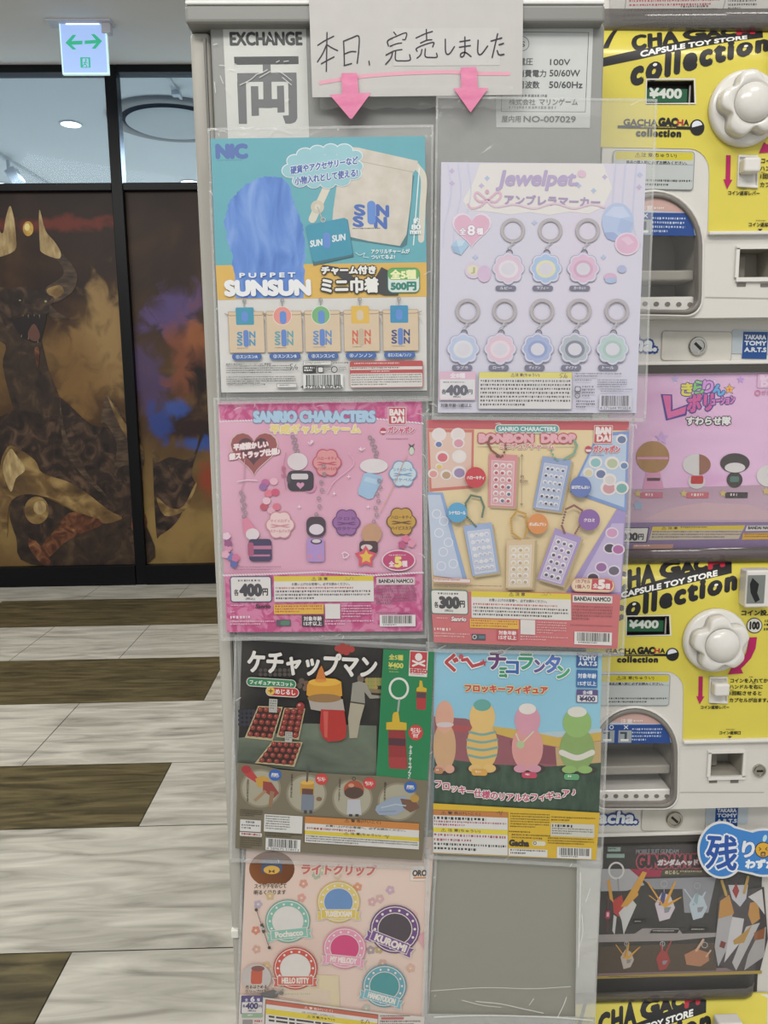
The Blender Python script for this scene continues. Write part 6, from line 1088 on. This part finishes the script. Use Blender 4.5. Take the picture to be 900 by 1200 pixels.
# 6 --------------------------------------------------------------- blue plush figure poster
sky = ramp_mat('pale_blue_print', [(.3, '#7fb0c8'), (.6, '#8dbdd1'), (.8, '#97c4d6')], 4, 2, (1, 1, 1), .42, 0, .35)
r, P = poster(2, [(508.5, 760.5), (705.7, 764.5), (698.6, 1008), (507.7, 1000)], [(499, 752), (716, 760), (706, 1018), (497, 1006)], 'blue and green poster of flocked figures with a yellow base, right column', sky, 6)
P.fade = ('#b4b4ae', .10); K8b = 900/230; P.crop(500, 745, K8b)
P.begin('bench_picture', 'printed red, yellow and blue stage steps'); P.Q([(34, 370), (180, 380), (420, 470), (600, 500), (800, 480), (796, 700), (34, 700)], '#8a5058'); P.Q([(300, 415), (420, 430), (600, 460), (802, 440), (800, 480), (600, 510), (420, 478), (320, 450)], '#c4a24c'); P.Q([(110, 408), (200, 412), (250, 440), (120, 440)], '#a04a4c'); P.Q([(500, 445), (802, 425), (802, 442), (600, 466)], '#a8bcc4'); P.Q([(590, 512), (800, 482), (798, 640), (600, 640)], '#b59a6c'); P.Q([(380, 480), (590, 512), (595, 590), (400, 580)], '#7a4450')
P.begin('turf_picture'); tf = ramp_mat('turf_print', [(.3, '#37473c'), (.55, '#43564a'), (.8, '#50634f')], 40, 4, (3, 1, 1), .42, 0, .35)
P.Q([(34, 560), (300, 590), (560, 600), (800, 582), (790, 816), (400, 790), (32, 770)], tf)
def egg(P, x, y, rx, ry, c, c2, hat=None, stripes=None, lab=None):
    P.begin('figure_picture', lab); P.E(x+6, y+ry*1.15, rx*1.1, ry*.18, '#33302f'); P.E(x, y+ry*.45, rx, ry*.75, c); P.E(x, y-ry*.45, rx*.82, ry*.5, c2)
    if stripes:
        for k in range(4): yy = y+ry*(.05+.24*k); h = rx*math.sqrt(max(0, 1-((yy-y-ry*.45)/(ry*.75))**2))*.97; P.CUR([(x-h, yy-6), (x, yy+6), (x+h, yy-6)], 11, stripes)
    if hat: P.E(x, y-ry*.82, rx*.55, ry*.18, hat)
    P.E(x-rx*.45, y+ry*1.14, rx*.42, ry*.13, c2); P.E(x+rx*.45, y+ry*1.14, rx*.42, ry*.13, c2)
egg(P, 82, 440, 52, 150, '#c49a74', '#cf9a84', None, None, 'plain beige plush toy shape'); P.E(84, 408, 40, 12, '#c9bcc0')
egg(P, 255, 440, 72, 148, '#d3ac62', '#d6b26c', '#5a9a92', '#6f9c96', 'plain yellow plush toy shape with teal stripes')
egg(P, 462, 450, 72, 140, '#cf8f8c', '#c98da0', '#d8d2cc', None, 'plain pink plush toy shape with a white cap'); P.S([(410, 450), (430, 500), (490, 440)], 6, '#c9c6a8'); P.E(430, 500, 18, 18, '#a9bc8c')
egg(P, 690, 460, 80, 135, '#7f9c5c', '#88ad64', '#d3d2c8', None, 'plain green plush toy shape with a white cap'); P.CUR([(618, 535), (690, 560), (760, 535)], 26, '#cfccc2')
P.begin('title_lettering', 'multi-coloured outlined title lettering'); wo = ('#dde2e2', 5)
for ch, x, y, w, h, c in (('ぐ', 86, 84, 58, 78, '#b03a40'), ('チ', 284, 70, 78, 82, '#5a3468'), ('ョ', 336, 148, 30, 40, '#2f8a60'), ('コ', 366, 118, 54, 54, '#2f5aa0'), ('ラ', 424, 80, 62, 72, '#2f8f6c'), ('ン', 496, 112, 48, 54, '#5a4a88'), ('タ', 546, 88, 66, 80, '#4a6ab4'), ('ン', 600, 140, 54, 54, '#3a9a6a')): P.T(ch, x, y, w, h, c, b=5, o=wo, sl=.02)
P.S([(164, 112), (185, 108), (210, 140), (232, 134), (250, 128)], 26, wo[0]); P.S([(164, 112), (185, 108), (210, 140), (232, 134), (250, 128)], 15, '#b03a44'); P.STAR(260, 124, 18, '#b03a40', inner=.45); P.E(158, 96, 11, 11, '#c04a50')
P.T('フロッキーフィギュア', 176, 222, 378, 34, '#b84348', b=3, o=('#d9c98a', 4), sl=.03)
P.begin('maker_badge', 'blue maker badge'); P.R(688, 76, 98, 70, '#2c4f8a', 3); P.T('TOMY', 698, 92, 80, 20, '#d3dbe4', b=2.2); P.T('A.R.T.S', 696, 118, 84, 18, '#d3dbe4', b=2); P.M(700, 80, 76, 7, 1, '#d3dbe4', ragged=1)
P.begin('age_mark', 'blue age badge'); P.R(688, 156, 96, 80, '#2f5f9c', 3); P.T('対象年齢', 694, 172, 84, 22, '#d3dbe4', b=1.6); P.T('15才以上', 694, 208, 84, 20, '#d3dbe4', b=1.6)
P.begin('price_badge', 'badge reading 4 kinds, ¥400'); P.R(688, 246, 98, 60, '#55487c', 4); P.R(691, 272, 92, 31, WH, 3); P.T('全4種', 716, 251, 44, 17, '#d9d8e2', b=1.2); P.T('¥400', 702, 277, 70, 22, '#3f3560', b=2.6)
P.crop(500, 880, K8b)
for x, y, w, c in ((34, 76, 42, '#b07a5c'), (206, 84, 72, '#d09a48'), (436, 96, 70, '#b8405c'), (630, 104, 70, '#5a9a6c')): P.begin('name_plate'); P.R(x, y, w, 28, c, 12); P.R(x+3, y+3, w-6, 22, c, 10); P.M(x+w*.25, y+8, w*.5, 13, 1, '#e0dcd4', ragged=1)
P.begin('slogan_lettering', 'curved pink lettering with white outline'); sl = 'フロッキー仕様のリアルなフィギュア♪'; n = len(sl)
for i, ch in enumerate(sl):
    t = i/(n-1); x = 36+t*622; y = 128+90*math.sin(math.pi*min(1, t*.98)*.62+.15)-30*t*t-8; q = 34
    V_ = text_mesh(ch)[0]; ww = (max(v[0] for v in V_)-min(v[0] for v in V_))*38; hh = (max(v[1] for v in V_)-min(v[1] for v in V_))*38; ym = (max(v[1] for v in V_)+min(v[1] for v in V_))/2
    P.T(ch, x+(q-ww)/2, y+q/2-hh/2-(ym-.38)*38, ww, hh, '#b8486c', b=1.8, o=('#d9dbd4', 4))
P.begin('yellow_band'); P.Q([(30, 240), (794, 284), (777, 500), (30, 470)], mat('#cdaa38', .42, coat=.35))
P.begin('notice_panel', 'caution box with orange and yellow headers'); P.R(30, 268, 344, 200, '#6a4a34'); P.R(30, 270, 342, 24, '#b5713c'); P.R(30, 294, 342, 56, WH); P.R(30, 350, 342, 22, '#d6c440'); P.R(30, 372, 342, 94, WH)
P.T('⚠ 警 告(けいこく)', 66, 276, 180, 15, BK, b=.6); P.T('⚠ 注 意(ちゅうい)', 66, 355, 180, 15, BK, b=.6); P.M(34, 300, 330, 16, 1, BK, ragged=1, fill=.8); P.M(34, 318, 330, 28, 2, '#a05060', ragged=.6, fill=.6); P.M(34, 378, 330, 44, 2, '#a05060', ragged=1, fill=.5); P.M(34, 420, 330, 40, 2, '#3a3836', ragged=.95, fill=.55); P.S([(322, 284), (334, 278), (336, 290)], 2, BK); P.S([(346, 276), (340, 296)], 2, BK)
P.begin('maker_print'); P.M(384, 284, 180, 70, 6, '#5a4a20', ragged=.8, fill=.5); P.M(378, 366, 160, 12, 1, '#3a3020', ragged=1); P.M(390, 380, 180, 26, 2, '#5a4a20', ragged=.8); P.T('Gacha', 380, 408, 88, 26, '#2f2a24', b=3); P.R(484, 412, 62, 22, '#d0ccb8', 10); P.G(496, 423, 8, 3, '#4a4640'); P.R(376, 446, 178, 34, WH); P.M(384, 450, 160, 26, 2, '#3a3836', ragged=.9); P.M(572, 300, 200, 24, 2, '#5a4a20', ragged=.9); P.R(570, 330, 200, 60, '#c4c2b8'); P.M(576, 336, 130, 14, 1, BK, ragged=1, fill=.9); P.M(576, 352, 188, 32, 3, '#4a4640', ragged=.8); P.M(556, 396, 210, 34, 3, '#5a4a20', ragged=.9)
P.begin('barcode'); P.BC(598, 440, 158, 50, ''); P.end()

# 7 --------------------------------------------------------------- peach light clip poster
pch = ramp_mat('peach_print', [(.3, '#cdb0a4'), (.5, '#d8c1b5'), (.75, '#dccbc0')], 4.5, 2, (1, 1, 1), .42, .4, .35)
r, P = poster(3, [(289, 985), (509, 981), (491.5, 1265), (276.7, 1265)], [(284, 976), (514, 973), (498, 1272), (274, 1272)], 'peach poster of round badge light clips at the bottom left', pch, 7)
P.fade = ('#d6c8c0', .16); P.crop(265, 1000, 3.6)
P.begin('lamp_picture', 'glowing brown round lamp photo'); P.E(193, 66, 96, 76, ramp_mat('amber_print', [(.3, '#4a2a1c'), (.55, '#7a4a2c'), (.8, '#a8703c')], 7, 2, (1, 1, 1), .42, 0, .35)); P.R(150, 24, 88, 60, '#2f4060', 14); P.E(192, 70, 34, 18, '#d0a23c'); P.Q([(180, 68), (192, 76), (204, 68), (204, 84), (192, 77), (180, 84)], '#4a3020')
P.T('スイッチをおして', 120, 130, 134, 18, '#3a2a24', b=1.6, o=('#d8c4b4', 2)); P.T('明るく光ります', 118, 156, 134, 19, '#3a2a24', b=1.6, o=('#d8c4b4', 2))
for i, (x, y, c) in enumerate(((135, 215, '#a8a0b4'), (125, 325, '#c87a68'), (128, 405, '#c89a8c'), (185, 180, '#c0a878'), (318, 188, '#cf9088'), (326, 128, '#c98a78'), (380, 92, '#98a890'), (555, 142, '#cf8a6a'), (616, 205, '#c79aa0'), (648, 192, '#c7a0a4'), (692, 155, '#b89ab0'), (610, 408, '#9a8a90'), (645, 405, '#b09a6c'), (170, 475, '#c9ac80'), (405, 72, '#a8b098'), (778, 485, '#cfa898'), (790, 260, '#d4b0a8'), (470, 92, '#c4b098'), (660, 465, '#c4a094'), (590, 655, '#b0b4a8'))):
    P.begin('flower_print'); P.SCAL(x, y, 19, 5, .25, c, rot=.3*i); P.E(x, y, 5, 5, '#d9c4a8')
P.begin('tablet_print'); P.Q([(300, 510), (475, 516), (480, 650), (320, 640)], '#d3c4a0'); P.Q([(200, 560), (440, 580), (440, 640), (200, 600)], '#d0bda8'); P.M(250, 590, 160, 14, 1, '#a8b090', ragged=1); P.begin('pink_corner_print'); P.Q([(800, 350), (840, 330), (836, 410)], '#cf9aa0')
P.begin('title_lettering', 'red outlined Japanese title'); P.T('ライトクリップ', 322, 44, 312, 44, '#b85a54', b=3.5, o=('#ddc8bc', 5), sl=.02, sk=-.1)
P.begin('maker_logo', 'small white and orange maker logo'); P.R(780, 54, 76, 62, '#d6d0c8', 10); P.T('ORO', 788, 72, 58, 24, '#3a3634', b=3); P.R(790, 100, 54, 7, '#c87a3c')
def badge(P, x, y, q, c, c2, face, rib, txt, a, lab):
    P.begin('badge_picture', lab); N = 14
    P.E(x, y, q*1.06, q*1.02, rib); P.E(x, y, q*1.0, q*.96, '#d6d0c8'); P.E(x, y, q*.96, q*.92, c)
    for i in range(N): t = 2*math.pi*i/N; P.E(x+q*.84*math.cos(t), y+q*.8*math.sin(t), q*.055, q*.055, '#ddd8d2', n=10)
    P.E(x, y, q*.74, q*.7, '#d2ccc8'); P.E(x, y, q*.70, q*.66, face)
    ca, sa = math.cos(a), math.sin(a); L = lambda dx, dy: (x+dx*ca-dy*sa, y+dx*sa+dy*ca)
    for s in (-1, 1): P.Q([L(s*q*.72, q*.5), L(s*q*1.12, q*.44), L(s*q*1.02, q*.68), L(s*q*1.1, q*.92), L(s*q*.72, q*.9)], '#cfc8c0'); P.Q([L(s*q*.74, q*.53), L(s*q*1.06, q*.48), L(s*q*.97, q*.68), L(s*q*1.04, q*.88), L(s*q*.74, q*.87)], c2)
    P.Q([L(-q*.86, q*.36), L(q*.86, q*.36), L(q*.86, q*.82), L(-q*.86, q*.82)], '#d6d0c8'); P.Q([L(-q*.83, q*.39), L(q*.83, q*.39), L(q*.83, q*.79), L(-q*.83, q*.79)], c2)
    p = L(-q*.64, q*.46); P.T(txt, p[0], p[1], q*1.28, q*.26, '#ded8d0', b=2.4, sl=math.tan(a), sk=-math.tan(a))
badge(P, 260, 286, 90, '#6fae9f', '#79b3a4', '#d3d0cc', '#5a9a8c', 'Pochacco', -.1, 'round green badge with plain white centre')
badge(P, 474, 205, 86, '#d3bc62', '#cfb44c', '#5580b8', '#c4a84a', 'TUXEDOSAM', 0, 'round yellow badge with plain blue centre')
badge(P, 712, 320, 100, '#5a3a74', '#6a4484', '#3c3540', '#4f3268', 'KUROMI', .38, 'round purple badge with plain black centre')
badge(P, 500, 400, 86, '#d98aa8', '#d990ae', '#c63a72', '#cf7a9c', 'MY MELODY', .1, 'round pink badge with plain magenta centre')
badge(P, 292, 485, 88, '#c04a40', '#c0584c', '#d4d0cc', '#b03a34', 'HELLO KITTY', 0, 'round red badge with plain white centre')
badge(P, 668, 560, 88, '#5a9aac', '#6aa8b8', '#3f8a90', '#4a8a9c', 'HANGYODON', .26, 'round blue badge with plain teal centre')
P.begin('size_line'); P.S([(127, 238), (182, 398)], 2.5, '#4a4240'); P.E(127, 238, 7, 7, '#3a3432'); P.E(182, 398, 7, 7, '#3a3432'); P.Q([(143, 300), (155, 295), (166, 332), (154, 338)], '#3a3836'); P.T('約3cm', 147, 308, 14, 16, '#d0ccc8', b=.6)
P.begin('detail_picture', 'round photo of a red clip'); P.E(128, 525, 62, 58, '#b9b4b0'); P.R(106, 490, 48, 62, '#b8503c', 10); P.E(134, 486, 28, 12, '#7a4a48'); P.T('光るはさめる', 82, 556, 90, 15, '#3a2a24', b=1.4, o=('#d8c8b8', 1.5)); P.T('クリップ付き', 80, 576, 90, 13, '#3a2a24', b=1.2, o=('#d8c8b8', 1.5))
P.begin('clip_picture', 'small grey clip'); P.Q([(140, 590), (200, 575), (222, 590), (215, 606), (160, 608)], '#5a5a5c'); P.S([(210, 590), (240, 574)], 6, '#8a8a88'); P.E(232, 590, 10, 8, '#6a6a6a')
P.begin('white_band'); P.Q([(58, 595), (160, 608), (640, 672), (838, 690), (815, 990), (40, 990)], mat('#cfc8c2', .42, coat=.35))
P.begin('price_box', 'price box reading 6 kinds, 400 yen each'); P.R(64, 600, 92, 78, '#4a4474', 4); P.R(67, 628, 86, 47, WH, 3); P.T('全', 80, 612, 12, 12, '#d9d8e4', b=.8); P.T('6', 104, 605, 16, 20, '#d9d8e4', b=2.2); P.T('種', 130, 612, 12, 12, '#d9d8e4', b=.8); P.T('各', 70, 638, 11, 12, '#3f3868', b=.8); P.T('400', 84, 632, 50, 24, '#3f3868', b=3); P.T('円', 138, 640, 12, 12, '#3f3868', b=.8); P.T('(税込)', 92, 660, 34, 9, '#3f3868', b=.4)
P.R(66, 676, 90, 18, '#8aa88a', 6); P.M(90, 680, 50, 9, 1, '#dfe4dc', ragged=1)
P.begin('notice_panel', 'caution box with red and yellow headers'); P.Q([(166, 616), (642, 680), (638, 780), (160, 740)], '#6a4a34'); P.Q([(169, 619), (640, 683), (636, 776), (164, 736)], WH); P.Q([(169, 619), (640, 683), (639, 699), (168, 636)], '#b85a48'); P.Q([(168, 654), (638, 716), (637, 738), (167, 678)], '#d6c13c')
P.T('⚠ 警 告(けいこく)', 330, 645, 120, 11, '#e2d4cc', b=.6, sl=.13); P.T('⚠ 注 意(ちゅうい)', 342, 682, 116, 11, BK, b=.6, sl=.13)
for i in range(3): P.T('お買い上げのお客様へ、必ずお読みください。' if i == 0 else '━ ━━ ━ ━━━ ━ ━━ ━━━ ━━ ━', 320 if i == 0 else 180, (666, 684, 700)[i], 140 if i == 0 else 440, 8, '#3a3634', sl=.13)
P.S([(568, 706), (578, 702), (570, 716), (582, 716)], 2, BK); P.S([(596, 702), (586, 720)], 2, BK); P.S([(600, 706), (604, 718)], 2, BK)
P.begin('maker_print'); P.M(650, 684, 150, 8, 1, '#3a3634', ragged=1); P.R(654, 692, 96, 9, '#b85a58', 3); P.M(650, 706, 170, 24, 2, '#5a5452', ragged=.9); P.R(70, 702, 42, 60, '#8a8684'); P.M(120, 704, 34, 30, 2, '#b0504c'); P.end()

# empty sleeve at the bottom right
es = empty('empty_sleeve', on_y(600, 1212, YM-.0012), 'empty clear plastic sleeve at the bottom right of the machine, creased near its foot', 'plastic sleeve')
L0 = es.location; quad = [(505, 995), (705, 1008), (697, 1214), (500, 1206)]; rn = random.Random(9); V = []; F = []; nx, ny = 24, 26; (a, b, c, d) = [Vector(p) for p in quad]
for j in range(ny+1):
    for i in range(nx+1):
        s, t = i/nx, j/ny; p = (a*(1-s)+b*s)*(1-t)+(d*(1-s)+c*s)*t; fold = .004*max(0, t-.72)*abs(math.sin(7*t+5*s*s+2*s))*3
        V.append(on_y(p.x, p.y, YM-.0012-fold-rn.uniform(0, .0003))-L0)
for j in range(ny):
    for i in range(nx): k = j*(nx+1)+i; F.append((k, k+1, k+nx+2, k+nx+1))
link_mesh('film', V, F, None, [film_mat('empty_film', .84, (1, .99, .95), .3, .18, '#c4c2b2')], es, True)
for pts in ([(676, 1006), (705, 1008), (697, 1214), (674, 1212)], [(500, 995), (505, 995), (500, 1206), (494, 1206)], [(500, 1188), (698, 1192), (697, 1214), (500, 1206)]): mesh_strip(es, 'welded_edge', YM-.0062, pts, film_mat('empty_weld', .66, bump=.8, rough=.15))
P = Print(YM-.012, quad, es); P.crop(490, 990, 3.913); P.begin('crease_glint', 'white glints drawn on the creases near the foot of the sleeve'); cr_ = film_mat('empty_glint', .45, bump=.3, haze='#f4f4f0')  # glints on the folds, painted as whitish strokes
for st, w in (([(265, 718), (380, 730), (480, 752), (575, 772)], 4), ([(200, 712), (290, 735), (380, 745)], 3), ([(640, 790), (665, 740), (680, 700)], 4), ([(510, 735), (530, 705)], 3), ([(75, 790), (300, 782), (600, 790), (800, 805)], 6), ([(75, 695), (80, 690)], 4), ([(740, 470), (755, 400), (752, 320)], 3), ([(770, 260), (790, 200)], 3), ([(745, 130), (742, 300), (735, 560)], 4), ([(60, 670), (300, 655), (520, 660), (700, 650)], 3)): P.CUR(st, w, cr_, 5)
P.end()
